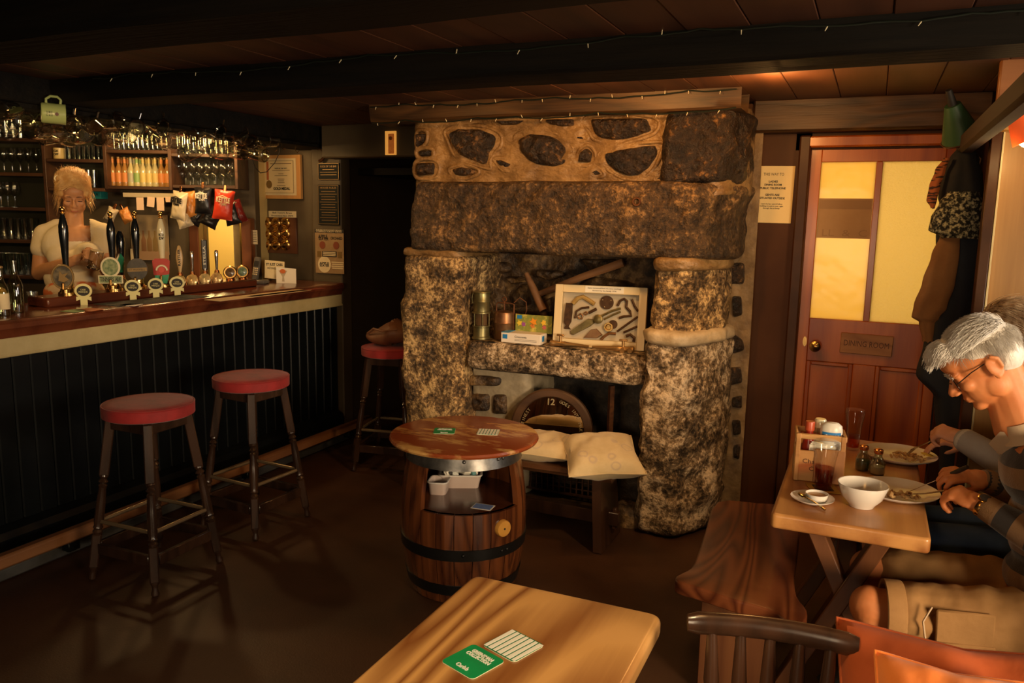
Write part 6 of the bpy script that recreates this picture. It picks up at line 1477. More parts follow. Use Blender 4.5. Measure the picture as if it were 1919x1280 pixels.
# ================================================================ tableware
M_CHINA = mat('white_china', (.78, .74, .68), .18, spec=.6, coat=.3)
def TP(px, py): return P(px, py, z=TZ)
def plate_(p, r, label):
    t = thing('dinner_plate', label, 'plate', p)
    MB().lathe([(0, .006), (r * .62, .006), (r * .70, .011), (r * .97, .021), (r, .023), (r * .985, .019), (r * .72, .003), (r * .6, 0), (0, 0)], 48).build('plate_body', M_CHINA, t); return t
def food(p, label, bits, seed, spread):
    r = random.Random(seed); b = MB()
    for k in range(bits):
        a = r.uniform(0, 6.28); q = spread * math.sqrt(r.random())
        b.box((0, 0, 0), (r.uniform(.008, .022), r.uniform(.005, .012), r.uniform(.004, .010)), rotm(r.uniform(-.6, .6), r.uniform(-.6, .6), r.uniform(0, 3), (q * math.cos(a), q * math.sin(a) * .7, .006 + r.uniform(0, .012))), b=.002)
    o = b.build('food_scraps', mat('fried_crumbs', (.36, .16, .045), .6, col2=(.66, .45, .2), sc=60) if 'fried_crumbs' not in MATS else MATS['fried_crumbs']); o.location = p
    tag(o, label, 'food', kind='stuff')
PL1 = TP(1690, 852); PL1.x = .155; PL1.y = 3.33; plate_(PL1, .135, 'white dinner plate with leftovers before the woman, far side of the table')
food(PL1 + Vector((.03, -.03, .008)), 'golden leftovers on the far plate', 70, 2, .06)
lw = MB().lathe([(0, 0), (.026, .002), (.0, .006)], 12, rotm(.3, .2, .4, tuple(PL1 + Vector((.095, -.01, .03)))) @ Matrix.Diagonal((1, .5, 1, 1))).build('lemon_wedge', mat('lemon', (.7, .5, .08), .4)); tag(lw, 'lemon wedge on the rim of the far plate', 'lemon')
PL2 = TP(1690, 925); PL2.x = .14; PL2.y = 2.86; plate_(PL2, .128, 'white dinner plate nearly eaten clean, before the man')
food(PL2 + Vector((.01, -.06, .008)), 'brown scraps left on the near plate', 34, 5, .05)
p = TP(1614, 952); p.y += .02; t = thing('white_bowl', 'empty white china bowl near the table corner', 'bowl', p)
MB().lathe([(0, .008), (.03, .009), (.058, .035), (.073, .075), (.0755, .076), (.076, .073), (.06, .03), (.04, .008), (.036, 0), (.032, .002), (0, .004)], 44).build('bowl_body', M_CHINA, t)
p = TP(1522, 940); t = thing('saucer', 'small white saucer with a sauce dish at the left of the table', 'saucer', p)
MB().lathe([(0, .004), (.04, .004), (.064, .015), (.068, .0165), (.066, .013), (.04, 0), (0, 0)], 36).build('saucer_body', M_CHINA, t)
t2 = thing('sauce_dish', 'white dish of yellow sauce on the small saucer', 'dish', p + Vector((.012, .012, .005)))
MB().lathe([(0, .003), (.026, .003), (.034, .022), (.036, .022), (.03, 0), (0, 0)], 28).build('dish_body', M_CHINA, t2); MB().lathe([(0, .015), (.03, .0148)], 24).build('sauce', mat('mustard_sauce', (.50, .26, .04), .3), t2)
t2 = thing('teaspoon', 'steel teaspoon lying across the small saucer', 'spoon', M=Matrix.Translation(p + Vector((-.03, -.005, .014))) @ rotm(0, .12, -.75))
MB().sph((0, 0, .004), (.02, .013, .005), 16, 8).build('spoon_bowl', mat('spoon_steel', (.6, .5, .25), .2, 1), t2); MB().tube([(.018, 0, .004), (.05, 0, .006), (.10, 0, .002)], [.003, .0022, .004], 8).build('spoon_handle', MATS['spoon_steel'], t2)
M_BEER = glass('amber_ale', (.74, .27, .05), .04, .05, .3); M_PINTG = glass('pint_clear', (.97, .97, .95), .025, .03, .5)
def pint_full(p, label, fill, sc=1):
    t = thing('pint_glass', label, 'pint glass', p)
    MB().lathe([(0, 0), (.029, 0), (.0295, .01), (.0285, .03), (.035, .10), (.0425, .14), (.044, .15), (.043, .158), (.0405, .164)], 32, Matrix.Diagonal((sc, sc, 1, 1))).build('glass_wall', M_PINTG, t)
    pr = [(.0275, .012), (.0275, .03), (.0275 + .0062 * min(1, (fill - .03) / .07), fill), (0, fill)]
    MB().lathe([(0, .012)] + pr, 28, Matrix.Diagonal((sc, sc, 1, 1))).build('ale', M_BEER, t)
    return t
p = TP(1542, 916); bm_ = thing('yellow_beer_mat', 'yellow edged beer mat under the half drunk pint', 'beer mat', p, .3)
MB().box((0, 0, .0015), (.094, .094, .003), b=.0006).build('card', mat('yellow_mat', (.50, .32, .05), .6), bm_); MB().box((0, 0, .0032), (.06, .06, .0006)).build('dark_print', M_INK, bm_, False)
pint_full(p + Vector((0, 0, .0036)), 'half drunk pint of amber ale in front of the wooden caddy', .072)
pint_full(TP(1597, 842) + Vector((0, 0, 0)), 'smaller pint of ale behind the wooden caddy', .06, .85)
for px, py, lb, fc in ((1616, 880, 'pepper shaker with greenish glass, left of the two shakers', (.12, .14, .08)), (1643, 888, 'salt shaker half full of white salt, right of the two shakers', (.75, .68, .6))):
    t = thing('glass_shaker', lb, 'shaker', TP(px, py))
    MB().lathe([(0, 0), (.024, 0), (.026, .006), (.026, .04), (.02, .056), (.013, .066), (.0135, .08)], 22).build('glass_body', glass('shaker_glass', (.72, .78, .66), .12) if 'shaker_glass' not in MATS else MATS['shaker_glass'], t)
    MB().lathe([(0, .004), (.0225, .004), (.0235, .03 if fc[0] > .5 else .036), (0, .031 if fc[0] > .5 else .037)], 18).build('contents', mat('shaker_fill', fc, .9), t)
    MB().lathe([(.0145, .076), (.016, .08), (.016, .09), (.011, .094), (0, .095)], 18).build('cap', M_COPPER, t)
# wooden condiment caddy
a = TP(1487, 898); b_ = TP(1578, 908); ax = (b_ - a).normalized(); o_ = (a + b_) / 2 + Vector((-ax.y, ax.x, 0)) * .05
t = thing('condiment_caddy', 'wooden condiment caddy with burnt lettering on the dining table', 'caddy', M=frame(o_, ax, Vector((0, 0, 1))))
M_CADW = wood('caddy_wood', (.42, .19, .06), (.60, .32, .11), 5, .45, 0, 3)
W_, D_ = .158, .105
for sy in (-1, 1): MB().box((0, sy * D_ / 2, .055), (W_, .008, .11), b=.002).build('side_board', M_CADW, t)
for sx in (-1, 1):
    MB().box((sx * W_ / 2, 0, .055), (.008, D_, .11), b=.002).build('end_board', M_CADW, t)
    for sy in (-1, 1): MB().box((sx * (W_ / 2 - .006), sy * (D_ / 2 + .001), .085), (.016, .012, .17), b=.002).build('corner_post', M_CADW, t)
for sy in (-1, 1): MB().box((0, sy * D_ / 2, .16), (W_ + .01, .010, .02), b=.003).build('top_rail', M_CADW, t)
for sx in (-1, 1): MB().box((sx * W_ / 2, 0, .16), (.010, D_, .02), b=.003).build('top_rail', M_CADW, t)
MB().box((0, 0, .004), (W_ - .006, D_ - .006, .008)).build('floor_board', M_CADW, t, False)
txt('lettering', "Charlie's", mat('burnt_brown', (.09, .03, .012), .7), t, Matrix.Translation((-.012, -D_ / 2 - .0046, .072)) @ UPR, .016, .085); txt('lettering', 'Cellar', MATS['burnt_brown'], t, Matrix.Translation((-.005, -D_ / 2 - .0046, .046)) @ UPR, .016, .055)
MC = t.matrix_world.copy() if False else frame(o_, ax, Vector((0, 0, 1)))
def cad(x, y, z=.008): return MC @ Vector((x, y, z))
t = thing('ketchup_bottle', 'red sauce bottle standing in the wooden caddy', 'bottle', cad(-.035, .012))
MB().lathe([(0, 0), (.022, 0), (.023, .01), (.023, .10), (.018, .13), (.013, .15), (.0125, .16)], 22).build('bottle_body', mat('ketchup_red', (.40, .03, .012), .3), t); MB().lathe([(.0165, .16), (.0165, .188), (.015, .192), (0, .192)], 18).build('cap', mat('red_cap', (.50, .08, .03), .35), t)
t = thing('mayonnaise_bottle', 'white squeezy mayonnaise bottle with blue label in the caddy', 'bottle', cad(.035, -.008), .1)
b = MB(); b.lathe([(0, 0), (.032, 0), (.035, .008), (.036, .10), (.037, .17), (.034, .188), (.022, .198), (.0, .2)], 26, Matrix.Diagonal((1, .68, 1, 1))); b.build('bottle_body', mat('white_plastic', (.80, .76, .66), .3), t)
MB().lathe([(.0365, .135), (.0376, .168)], 20, Matrix.Diagonal((1, .69, 1, 1)), -PI * .8, -PI * .2).build('blue_label', M_BLUEP, t)
txt('lettering', "HELLMANN'S", M_WHITEP, t, Matrix.Translation((0, -.0262, .155)) @ UPR, .010, .05, bold=.03)
t = thing('vinegar_bottle', 'small bottle with a white lid behind the red sauce bottle', 'bottle', cad(.0, .03))
MB().lathe([(0, 0), (.018, 0), (.018, .11), (.01, .14), (.01, .17)], 18).build('bottle_body', M_GLASS, t); MB().lathe([(.02, .17), (.02, .195), (.017, .2), (0, .2)], 18).build('lid', M_WHITEC, t)
t = thing('paper_napkins', 'folded white paper napkins in the front of the caddy', 'napkin', M=MC @ Matrix.Translation((.012, -.030, .008)))
for k in range(3): MB().box((0, k * .005, .062 + k * .003), (.095, .003, .118), rotm(.05, .03 * k, 0), b=.001).build('napkin', M_WHITEP, t)
t = thing('menu_card', 'dark edged wooden menu board leaning on the front of the caddy', 'menu', M=MC @ Matrix.Translation((.032, -D_ / 2 - .012, 0)) @ rotm(-.06, 0, 0))
MB().box((0, 0, .062), (.10, .006, .12), b=.004).build('board', wood('menu_board', (.30, .12, .04), (.42, .19, .06), 6, .4, 2, 3), t)
# ================================================================ people
def skinmat(name, c, c2): return mat(name, c, .5, col2=c2, sc=14, lo=.3, hi=.75, sss=.08, bump=(220, .12, .001), spec=.35)
def cap(p0, p1, r0, r1=None): return ('c', Vector(p0), Vector(p1), r0, r0 if r1 is None else r1)
def ell(c, r, rot=None): return ('e', Vector(c), r, rot)
def chain(pts, rs): return [cap(pts[i], pts[i + 1], rs[i], rs[i + 1]) for i in range(len(pts) - 1)]
def xf(prims, M):
    R3 = M.to_3x3().to_4x4(); out = []
    for q in prims:
        if q[0] == 'c': out.append(('c', M @ q[1], M @ q[2], q[3], q[4]))
        else: out.append(('e', M @ q[1], q[2], R3 @ (q[3] if q[3] is not None else Matrix())))
    return out
def blob(prims, voxel, smooth=6, org=Vector((0, 0, 0)), fac=.5):
    """one continuous surface grown over overlapping limbs: voxel union, then relaxed"""
    b = MB()
    for q in prims:
        if q[0] == 'c':
            p0, p1, r0, r1 = q[1:]; L = (p1 - p0).length; A = alongz(p0, p1) if L > 1e-6 else Matrix.Translation(p0)
            pr = [(r0 * math.sin(a), -r0 * math.cos(a)) for a in [PI / 2 * i / 6 for i in range(7)]] + [(r1 * math.cos(a), L + r1 * math.sin(a)) for a in [PI / 2 * i / 6 for i in range(7)]]
            pr[0] = (0, pr[0][1]); pr[-1] = (0, pr[-1][1]); b.lathe(pr, 18, A)
        else: b.sph(q[1], q[2], 22, 14, rot=q[3])
    me = b.mesh('tmp'); ob = bpy.data.objects.new('tmp', me); COL.objects.link(ob)
    md = ob.modifiers.new('r', 'REMESH'); md.mode = 'VOXEL'; md.voxel_size = voxel; md.use_smooth_shade = True
    if smooth: ms = ob.modifiers.new('s', 'SMOOTH'); ms.factor = fac; ms.iterations = smooth
    dg = bpy.context.evaluated_depsgraph_get(); out = bpy.data.meshes.new_from_object(ob.evaluated_get(dg)); bpy.data.objects.remove(ob)
    out.transform(Matrix.Translation(-org)); return out
def head_prims(k=1.0, female=False):
    j = .9 if female else 1.0
    P_ = [ell((-.012, 0, .030), (.098, .077, .090)), ell((.026, 0, -.040), (.064, .058 * j, .075)), ell((.066, 0, -.098), (.022, .025 * j, .017)), ell((.030, 0, -.085), (.045, .042 * j, .022)),
          ell((.078, .026, .017), (.016, .026, .009)), ell((.078, -.026, .017), (.016, .026, .009)), ell((.055, 0, .045), (.045, .055, .04)),
          cap((.086, 0, .006), (.112, 0, -.032), .008 * j, .0115 * j), ell((.102, .010, -.039), (.010, .008, .007)), ell((.102, -.010, -.039), (.010, .008, .007)),
          ell((.087, 0, -.0625), (.011, .021, .0055)), ell((.084, 0, -.0735), (.011, .018, .0065)), ell((.080, 0, -.052), (.012, .022, .012))]
    for s in (-1, 1):
        P_ += [ell((.064, s * .036, -.026), (.022, .021, .020)), ell((.074, s * .031, -.001), (.011, .014, .0095)), ell((.004, s * .050 * j, -.060), (.032, .016, .036)), ell((-.016, s * .079, -.010), (.022, .007, .033), rotm(0, .2, s * .35)), ell((-.012, s * .080, -.033), (.010, .007, .012)), cap((-.034, s * .086, .012), (-.022, s * .086, .022), .006), cap((-.036, s * .085, .010), (-.034, s * .084, -.016), .0055)]
    return [(q[0], q[1] * k, q[2] * k, q[3] * k, q[4] * k) if q[0] == 'c' else (q[0], q[1] * k, tuple(r * k for r in q[2]), q[3]) for q in P_]
def hand_prims(wr, kn, nrm, side, curl=(.5, .8, .7), spread=.10, k=1.0, thumb=(.75, .45, -.45), tcurl=.5):
    """wrist, knuckle centre, back-of-hand normal; side +1 puts the thumb on the frame's +y"""
    M = frame(wr, Vector(kn) - Vector(wr), nrm); out = [ell((.040, 0, .0), (.050, .040, .0165)), ell((.075, 0, .002), (.022, .041, .013)), cap((-.03, 0, 0), (.02, 0, 0), .026, .029)]
    for i, (y, ln) in enumerate(((.031, .95), (.0105, 1.08), (-.0105, 1.0), (-.031, .78))):
        y *= side; p = Vector((.086 - .004 * abs(i - 1), y, .002)); a = 0; yaw = spread * (1.5 - i) * side * .4
        for sgi, (L, r) in enumerate(((.042, .0098), (.026, .0088), (.021, .0078))):
            a += curl[sgi] * (1 + .06 * i); d = Vector((math.cos(a) * math.cos(yaw), math.sin(yaw), -math.sin(a))) * L * ln
            out.append(cap(p, p + d, r, r * .92)); p = p + d
    p = Vector((.022, .034 * side, -.006)); d = Vector((thumb[0], thumb[1] * side, thumb[2])).normalized()
    out.append(cap((.005, .018 * side, -.002), p, .017, .0145)); p2 = p + d * .034; out.append(cap(p, p2, .0125, .0108))
    d2 = (d + Vector((.5, -tcurl * side, -.15))).normalized(); out.append(cap(p2, p2 + d2 * .028, .0105, .009))
    return xf([(q[0], q[1] * k, q[2] * k, q[3] * k, q[4] * k) if q[0] == 'c' else (q[0], q[1] * k, tuple(r * k for r in q[2]), q[3]) for q in out], M)
def strands(M, c, r, n, comb, length, test, lift=.006, rad=.0013, seed=1, wave=0.0, segs=4, grav=0.0):
    """hair: tapered strands rooted on an ellipsoid (head frame) and combed over its surface"""
    rr = random.Random(seed); vs = []; fs = []; c = Vector(c)
    while n > 0:
        v = Vector((rr.gauss(0, 1), rr.gauss(0, 1), rr.gauss(0, 1))).normalized()
        if not test(v): continue
        n -= 1; p = Vector((c.x + v.x * r[0], c.y + v.y * r[1], c.z + v.z * r[2])); nrm = Vector((v.x / r[0], v.y / r[1], v.z / r[2])).normalized()
        d = Vector(comb(v, rr)); L = length * rr.uniform(.6, 1.2); pts = [p - nrm * .004]; w0 = rr.uniform(0, 6.28); lf = lift * rr.uniform(.3, 1.5)
        cur = p
        for s in range(1, segs + 1):
            q = cur - c; e = math.sqrt((q.x / r[0]) ** 2 + (q.y / r[1]) ** 2 + (q.z / r[2]) ** 2); nn = Vector((q.x / r[0] ** 2, q.y / r[1] ** 2, q.z / r[2] ** 2)).normalized()
            t = d - nn * d.dot(nn) * (1 if e < 1.25 else .3); t = t.normalized() if t.length > 1e-6 else nn
            cur = cur + t * (L / segs) + nn * (lf / segs) + Vector((0, 0, -grav * s / segs))
            sd = t.cross(nn); pts.append(cur + sd * (wave * math.sin(w0 + s * 1.6)))
        px = None; k = len(pts); base = len(vs)
        for i, p in enumerate(pts):
            t = (pts[min(i + 1, k - 1)] - pts[max(i - 1, 0)]).normalized(); a = t.orthogonal().normalized(); b2 = t.cross(a); rd = rad * (1 - .75 * i / (k - 1))
            for j in range(3): an = 2 * PI * j / 3; vs.append(M @ (p + a * (math.cos(an) * rd) + b2 * (math.sin(an) * rd)))
        for i in range(k - 1):
            for j in range(3): fs.append((base + i * 3 + j, base + i * 3 + (j + 1) % 3, base + (i + 1) * 3 + (j + 1) % 3, base + (i + 1) * 3 + j))
    return vs, fs
def attr_along(me, poly):
    """store for every vertex its distance along a polyline, for knitted stripes that follow the limb"""
    at = me.attributes.new('along', 'FLOAT', 'POINT'); pts = [np.array(p) for p in poly]
    co = np.empty(len(me.vertices) * 3); me.vertices.foreach_get('co', co); co = co.reshape(-1, 3); best = np.full(len(co), 1e9); val = np.zeros(len(co)); acc = 0
    for i in range(len(pts) - 1):
        d = pts[i + 1] - pts[i]; L = np.linalg.norm(d); u = d / L; s = (co - pts[i]) @ u; sc_ = np.clip(s, 0, L) if 0 < i < len(pts) - 2 else (np.minimum(s, L) if i == 0 and len(pts) > 2 else (np.maximum(s, 0) if len(pts) > 2 else s))
        dist = np.linalg.norm(co - (pts[i] + sc_[:, None] * u), axis=1); w = dist < best; best[w] = dist[w]; val[w] = acc + sc_[w]; acc += L
    at.data.foreach_set('value', val.astype(np.float32))
def stripemat(name, ca, cb, period, duty=.5, phase=0):
    m = mat(name, ca, .9, bump=(240, .5, .002), sheen=.3); N = m.node_tree.nodes; L = m.node_tree.links
    a = N.new('ShaderNodeAttribute'); a.attribute_name = 'along'
    d = N.new('ShaderNodeMath'); d.operation = 'MULTIPLY_ADD'; d.inputs[1].default_value = 1 / period; d.inputs[2].default_value = phase; L.new(a.outputs['Fac'], d.inputs[0])
    f = N.new('ShaderNodeMath'); f.operation = 'FRACT'; L.new(d.outputs[0], f.inputs[0])
    r = N.new('ShaderNodeValToRGB'); r.color_ramp.interpolation = 'CONSTANT'; r.color_ramp.elements[0].color = (*ca, 1); r.color_ramp.elements[1].position = duty; r.color_ramp.elements[1].color = (*cb, 1)
    L.new(f.outputs[0], r.inputs[0]); L.new(r.outputs[0], N['Principled BSDF'].inputs['Base Color'])
    return m
def person(label, org): return thing('person', label, 'person', org)
def blobpart(name, prims, voxel, m, t, org, smooth=6, along=None, fac=.5):
    me = blob(prims, voxel, smooth, org, fac)
    if along: attr_along(me, [Vector(p) - org for p in along])
    me.materials.clear(); me.materials.append(m); o = bpy.data.objects.new(name, me); COL.objects.link(o); o.parent = t; return o
def addmesh(name, vs, fs, m, t, org):
    return MB().add([Vector(v) - org for v in vs], fs).build(name, m, t, False)

# ---------------------------------------------------------------- man at the table
O = Vector((.62, 2.66, 0)); man = person('white haired man in glasses and striped jumper bent over his plate', O)
SK = skinmat('ruddy_skin', (.54, .175, .055), (.64, .25, .095))
th = math.radians(38)
HM = frame((.318, 2.655, 1.218), Vector((-math.cos(th), -.06, -math.sin(th))), Vector((-math.sin(th), 0, math.cos(th))))
sL, sR = Vector((.50, 2.49, .985)), Vector((.50, 2.83, .985)); eL, eR = Vector((.545, 2.50, .735)), Vector((.53, 2.93, .76)); wL, wR = Vector((.352, 2.615, .805)), Vector((.375, 2.84, .82))
kL, kR = Vector((.085, 2.49, .475)), Vector((.075, 2.80, .475)); hL, hR = Vector((.58, 2.57, .49)), Vector((.58, 2.77, .49)); aL, aR = Vector((.12, 2.47, .075)), Vector((.13, 2.80, .075))
nL = Vector((.262, 2.675, .822)); nR = Vector((.285, 2.79, .84))
HD = head_prims()
nk = [cap(HM @ Vector((-.035, 0, -.03)), (.445, 2.66, 1.035), .054, .062), cap(HM @ Vector((.0, 0, -.075)), (.415, 2.66, 1.03), .040, .05)]
torso = [ell((.60, 2.66, .58), (.16, .18, .14)), ell((.57, 2.66, .76), (.135, .165, .17)), ell((.515, 2.66, .93), (.12, .17, .12)), cap(sL, sR, .062)]
hands = hand_prims(wL, nL, Vector((.35, -.55, .75)), -1, (.75, .95, .6), k=1.0, thumb=(.8, .35, -.5)) + hand_prims(wR, nR, Vector((.2, -.25, .95)), 1, (.35, .9, .8), k=1.0, thumb=(.85, .4, -.35))
legs = chain([hL, kL], [.085, .062]) + chain([hR, kR], [.085, .062]) + [ell(kL + Vector((-.008, 0, .008)), (.058, .056, .062)), ell(kR, (.058, .056, .062))]
for k_, a_ in ((kL, aL), (kR, aR)): legs += chain([k_, k_.lerp(a_, .3) + Vector((.018, 0, 0)), a_], [.056, .058, .034]) + [cap(a_ + Vector((.03, 0, -.03)), a_ + Vector((-.14, 0, -.045)), .036, .026)]
arms = chain([sL, eL, wL], [.055, .042, .028]) + chain([sR, eR, wR], [.055, .042, .028])
blobpart('body', xf(HD, HM) + nk + torso + arms + hands + legs, .0042, SK, man, O, 4)
# hair
M_WHITEH = mat('white_hair', (.72, .68, .62), .45, col2=(.50, .45, .38), sc=20, spec=.5)
scalp = lambda v: (v.z > .05 or v.x < -.15) and not (v.x > .62 and v.z < .52) and not (abs(v.y) > .72 and v.x > -.05 and v.z < .25) and not (v.z < -.62)
blobpart('hair', xf([ell((-.022, 0, .048), (.097, .081, .083)), ell((-.052, 0, .012), (.066, .075, .076)), ell((.05, 0, .092), (.045, .05, .028))], HM), .006, M_WHITEH, man, O, 5)
def comb_m(v, r): return (1.0 if v.z > .35 else .1, .25 * r.uniform(-1, 1) + (.35 if v.z > .4 else 0), -.25 if v.z > .3 else -1)
vs, fs = strands(HM, (-.020, 0, .042), (.099, .082, .089), 5200, comb_m, .040, scalp, .009, .0008, 3, .0015)
addmesh('hair_strands', vs, fs, M_WHITEH, man, O)
vs, fs = strands(HM, (.06, 0, .085), (.05, .058, .035), 900, lambda v, r: (1, r.uniform(-.5, .5), -.5), .038, lambda v: v.x > -.3 and v.z > -.2, .010, .0009, 5, .003, grav=.003)
addmesh('fringe', vs, fs, M_WHITEH, man, O)
for s in (-1, 1):
    vs, fs = strands(HM, (.079, 0, .017), (.02, .054, .012), 60, lambda v, r: (.4, s * 1.0, .1), .014, lambda v: v.x > .3 and .2 < s * v.y < .9, .004, .0009, 7)
    addmesh('eyebrow', vs, fs, M_WHITEH, man, O)
# glasses
M_SPEC = mat('dark_wire_frame', (.06, .04, .03), .3, .7)
gl = thing('eyeglasses', None, None); gl.parent = man
for k_ in ('label', 'category'):
    if k_ in gl: del gl[k_]
def HW(a, b, c): return HM @ Vector((a, b, c)) - O
bpy.data.objects.remove(gl)
g = MB(); 
for s in (-1, 1): g.tube([HW(-.012, s * .083, .014), HW(.04, s * .074, .008), (HW(.088, s * .062, -.004))], .0017, 6)
g.tube([HW(.098, .010, -.006), HW(.104, 0, -.002), HW(.098, -.010, -.006)], .0014, 6)
for s in (-1, 1): g.tube([HW(.090 + .004 * math.cos(a) * 0, s * .036 + .025 * math.cos(a), -.012 + .019 * math.sin(a)) for a in [2 * PI * i / 20 for i in range(20)]], .0013, 6, closed=True)
gl = g.build('eyeglasses', M_SPEC, man)
for s in (-1, 1):
    MB().add([HW(.090, s * .036, -.012)] + [HW(.090, s * .036 + .0245 * math.cos(a), -.012 + .0185 * math.sin(a)) for a in [2 * PI * i / 20 for i in range(20)]], [(0, 1 + i, 1 + (i + 1) % 20) for i in range(20)]).build('lens', glass('spectacle_lens', (.95, .96, .95), .12) if 'spectacle_lens' not in MATS else MATS['spectacle_lens'], gl, False)
# jumper with knitted stripes, shirt collar
CA, CB = (.20, .105, .042), (.022, .016, .014)
M_STR = stripemat('brown_black_stripes', CA, CB, .112, .5, .1)
blobpart('jumper', [ell((.60, 2.66, .60), (.172, .192, .10)), ell((.575, 2.66, .76), (.152, .182, .18)), ell((.525, 2.66, .92), (.137, .187, .125)), cap(sL + Vector((.01, .02, 0)), sR + Vector((.01, -.02, 0)), .074), cap((.50, 2.66, .98), (.468, 2.66, 1.02), .085, .068)], .008, M_STR, man, O, 8, along=[(.62, 2.66, .50), (.57, 2.66, .78), (.46, 2.66, 1.06)])
M_STR2 = stripemat('sleeve_stripes', CA, CB, .098, .5, .55)
for nme, sh, el_, wr in (('sleeve', sL, eL, wL), ('sleeve', sR, eR, wR)):
    w2 = wr.lerp(el_, .10)
    pr = chain([sh, sh.lerp(el_, .5), el_, el_.lerp(w2, .55), w2], [.074, .064, .060, .049, .038])
    if sh is sL: pr += [ell(eL + Vector((-.03, -.01, -.02)), (.06, .05, .045))]
    blobpart(nme, pr, .007, M_STR2, man, O, 6, along=[sh, el_, w2])
M_CUFF = mat('brown_knit_cuff', CA, .9, bump=(300, .8, .003))
for wr, el_ in ((wL, eL), (wR, eR)):
    u = (el_ - wr).normalized(); MB().tube([wr + u * q - O for q in (.004, .012, .03, .045)], [.033, .037, .039, .040], 20).build('cuff', M_CUFF, man)
M_SHIRT = mat('pale_beige_shirt', (.55, .40, .26), .8, bump=(120, .3, .002))
c0 = HM @ Vector((-.02, 0, -.085)); c1_ = Vector((.455, 2.66, 1.03)); u = (c1_ - c0).normalized()
MB().tube([c1_ - u * .045 - O, c1_ - u * .02 - O, c1_ + u * .01 - O], [.066, .071, .080], 28, ell=(1, 1)).build('collar', M_SHIRT, man)
MB().add([Vector(q) - O for q in ((.375, 2.60, 1.035), (.355, 2.645, .985), (.385, 2.66, .955), (.41, 2.62, .99), (.385, 2.598, 1.035), (.365, 2.643, .983), (.395, 2.662, .953), (.42, 2.622, .988))], [(0, 1, 2, 3), (7, 6, 5, 4), (0, 4, 5, 1), (1, 5, 6, 2), (2, 6, 7, 3), (3, 7, 4, 0)]).build('collar_point', M_SHIRT, man)
# cargo shorts
M_SHORT = mat('khaki_cotton', (.28, .14, .045), .85, col2=(.36, .19, .065), sc=7, bump=(26, .5, .006))
hemL = hL.lerp(kL, .80); hemR = hR.lerp(kR, .80)
sh_ = [ell((.60, 2.66, .50), (.17, .195, .115))] + chain([hL, hL.lerp(kL, .45), hemL], [.105, .100, .090]) + chain([hR, hR.lerp(kR, .45), hemR], [.105, .100, .090])
so = blobpart('shorts', sh_, .008, M_SHORT, man, O, 5)
for v in so.data.vertices: v.co += Vector((0, 0, .011 * noise.noise((v.co.x * 22, v.co.y * 9, v.co.z * 14)))) + Vector((0, .011 * noise.noise((v.co.x * 18 + 5, v.co.y * 7, v.co.z * 20)), 0))
uu = (hemL - hL).normalized(); Mh = alongz(hemL + uu * .03, hemL + uu * .055)
MB().lathe([(.090, 0), (.0925, .004), (.093, .05), (.090, .053), (.084, .05), (.084, 0)], 36, Matrix.Translation(-O) @ alongz(hemL + uu * .02, hemL + uu * .07)).build('hem', M_SHORT, man)
pc = hL.lerp(kL, .52) + Vector((0, -.103, -.005)); Mp = frame(pc - O, (kL - hL).normalized(), Vector((0, -1, .05)))
pk_ = MB().box((0, -.01, -.004), (.15, .12, .010), Mp, b=.005).build('cargo_pocket', M_SHORT, man); MB().box((0, .042, .002), (.155, .04, .006), Mp, b=.003).build('pocket_flap', M_SHORT, pk_)
MB().tube([hL.lerp(kL, .70) + Vector((0, -.098, .07)) - O, hL.lerp(kL, .74) + Vector((0, -.112, .03)) - O, hL.lerp(kL, .72) + Vector((0, -.108, -.02)) - O], .003, 6).build('drawcord', M_SHIRT, man)
# shoes
for a_ in (aL, aR): MB().sph(a_ + Vector((-.06, 0, -.035)) - O, (.13, .045, .04), 18, 10).build('shoe', M_INK, man)
# watch
wd_ = (wL - eL).normalized(); Mw = frame(wL - wd_ * .004 - O, wd_, Vector((.3, -.6, .75)))
wt = MB().torus((0, 0, 0), .0315, .005, 24, 6, Mw @ rotm(0, PI / 2, 0) @ Matrix.Diagonal((.86, 1.08, 1.8, 1))).build('watch', M_BRASS, man)
MB().lathe([(.018, 0), (.019, .006), (.015, .009), (0, .009)], 22, Mw @ Matrix.Translation((0, 0, .027))).build('watch_dial', M_BRASS, wt); MB().lathe([(.014, .0092), (0, .0098)], 20, Mw @ Matrix.Translation((0, 0, .027))).build('watch_face', M_INK, wt)
# cutlery in his hands
M_STEEL = mat('table_steel', (.55, .48, .38), .25, 1.0)
def cutlery(name, a, b2, kind, label):
    a, b2 = Vector(a), Vector(b2); t = thing(name, label, kind, M=frame(a, b2 - a, Vector((0, 0, 1)))); L = (b2 - a).length
    if kind == 'fork':
        MB().tube([(0, 0, 0), (L * .45, 0, 0), (L * .72, 0, .004)], [.0045, .003, .003], 8, ell=(1.3, .7)).build('handle', M_STEEL, t); MB().box((L * .77, 0, .004), (.03, .022, .0025), b=.001).build('fork_head', M_STEEL, t)
        for q in range(4): MB().tube([(L * .80, (q - 1.5) * .0062, .004), (L, (q - 1.5) * .0058, -.002)], [.0016, .001], 6).build('tine', M_STEEL, t)
    else:
        MB().tube([(0, 0, 0), (L * .1, 0, 0), (L * .45, 0, 0)], [.008, .0095, .0075], 10, ell=(1, .8)).build('handle', mat('black_knife_handle', (.03, .022, .016), .35) if 'black_knife_handle' not in MATS else MATS['black_knife_handle'], t)
        MB().prism([(L * .45, -.007), (L * .97, -.008), (L, .004), (L * .97, .008), (L * .45, .006)], -.001, .001).build('blade', M_STEEL, t, False)
cutlery('table_fork', (.262, 2.70, .808), (.155, 2.80, .738), 'fork', 'steel fork held in the left hand of the man over the near plate')
cutlery('table_knife', (.325, 2.775, .872), (.175, 2.855, .742), 'knife', 'black handled knife in the right hand of the man')

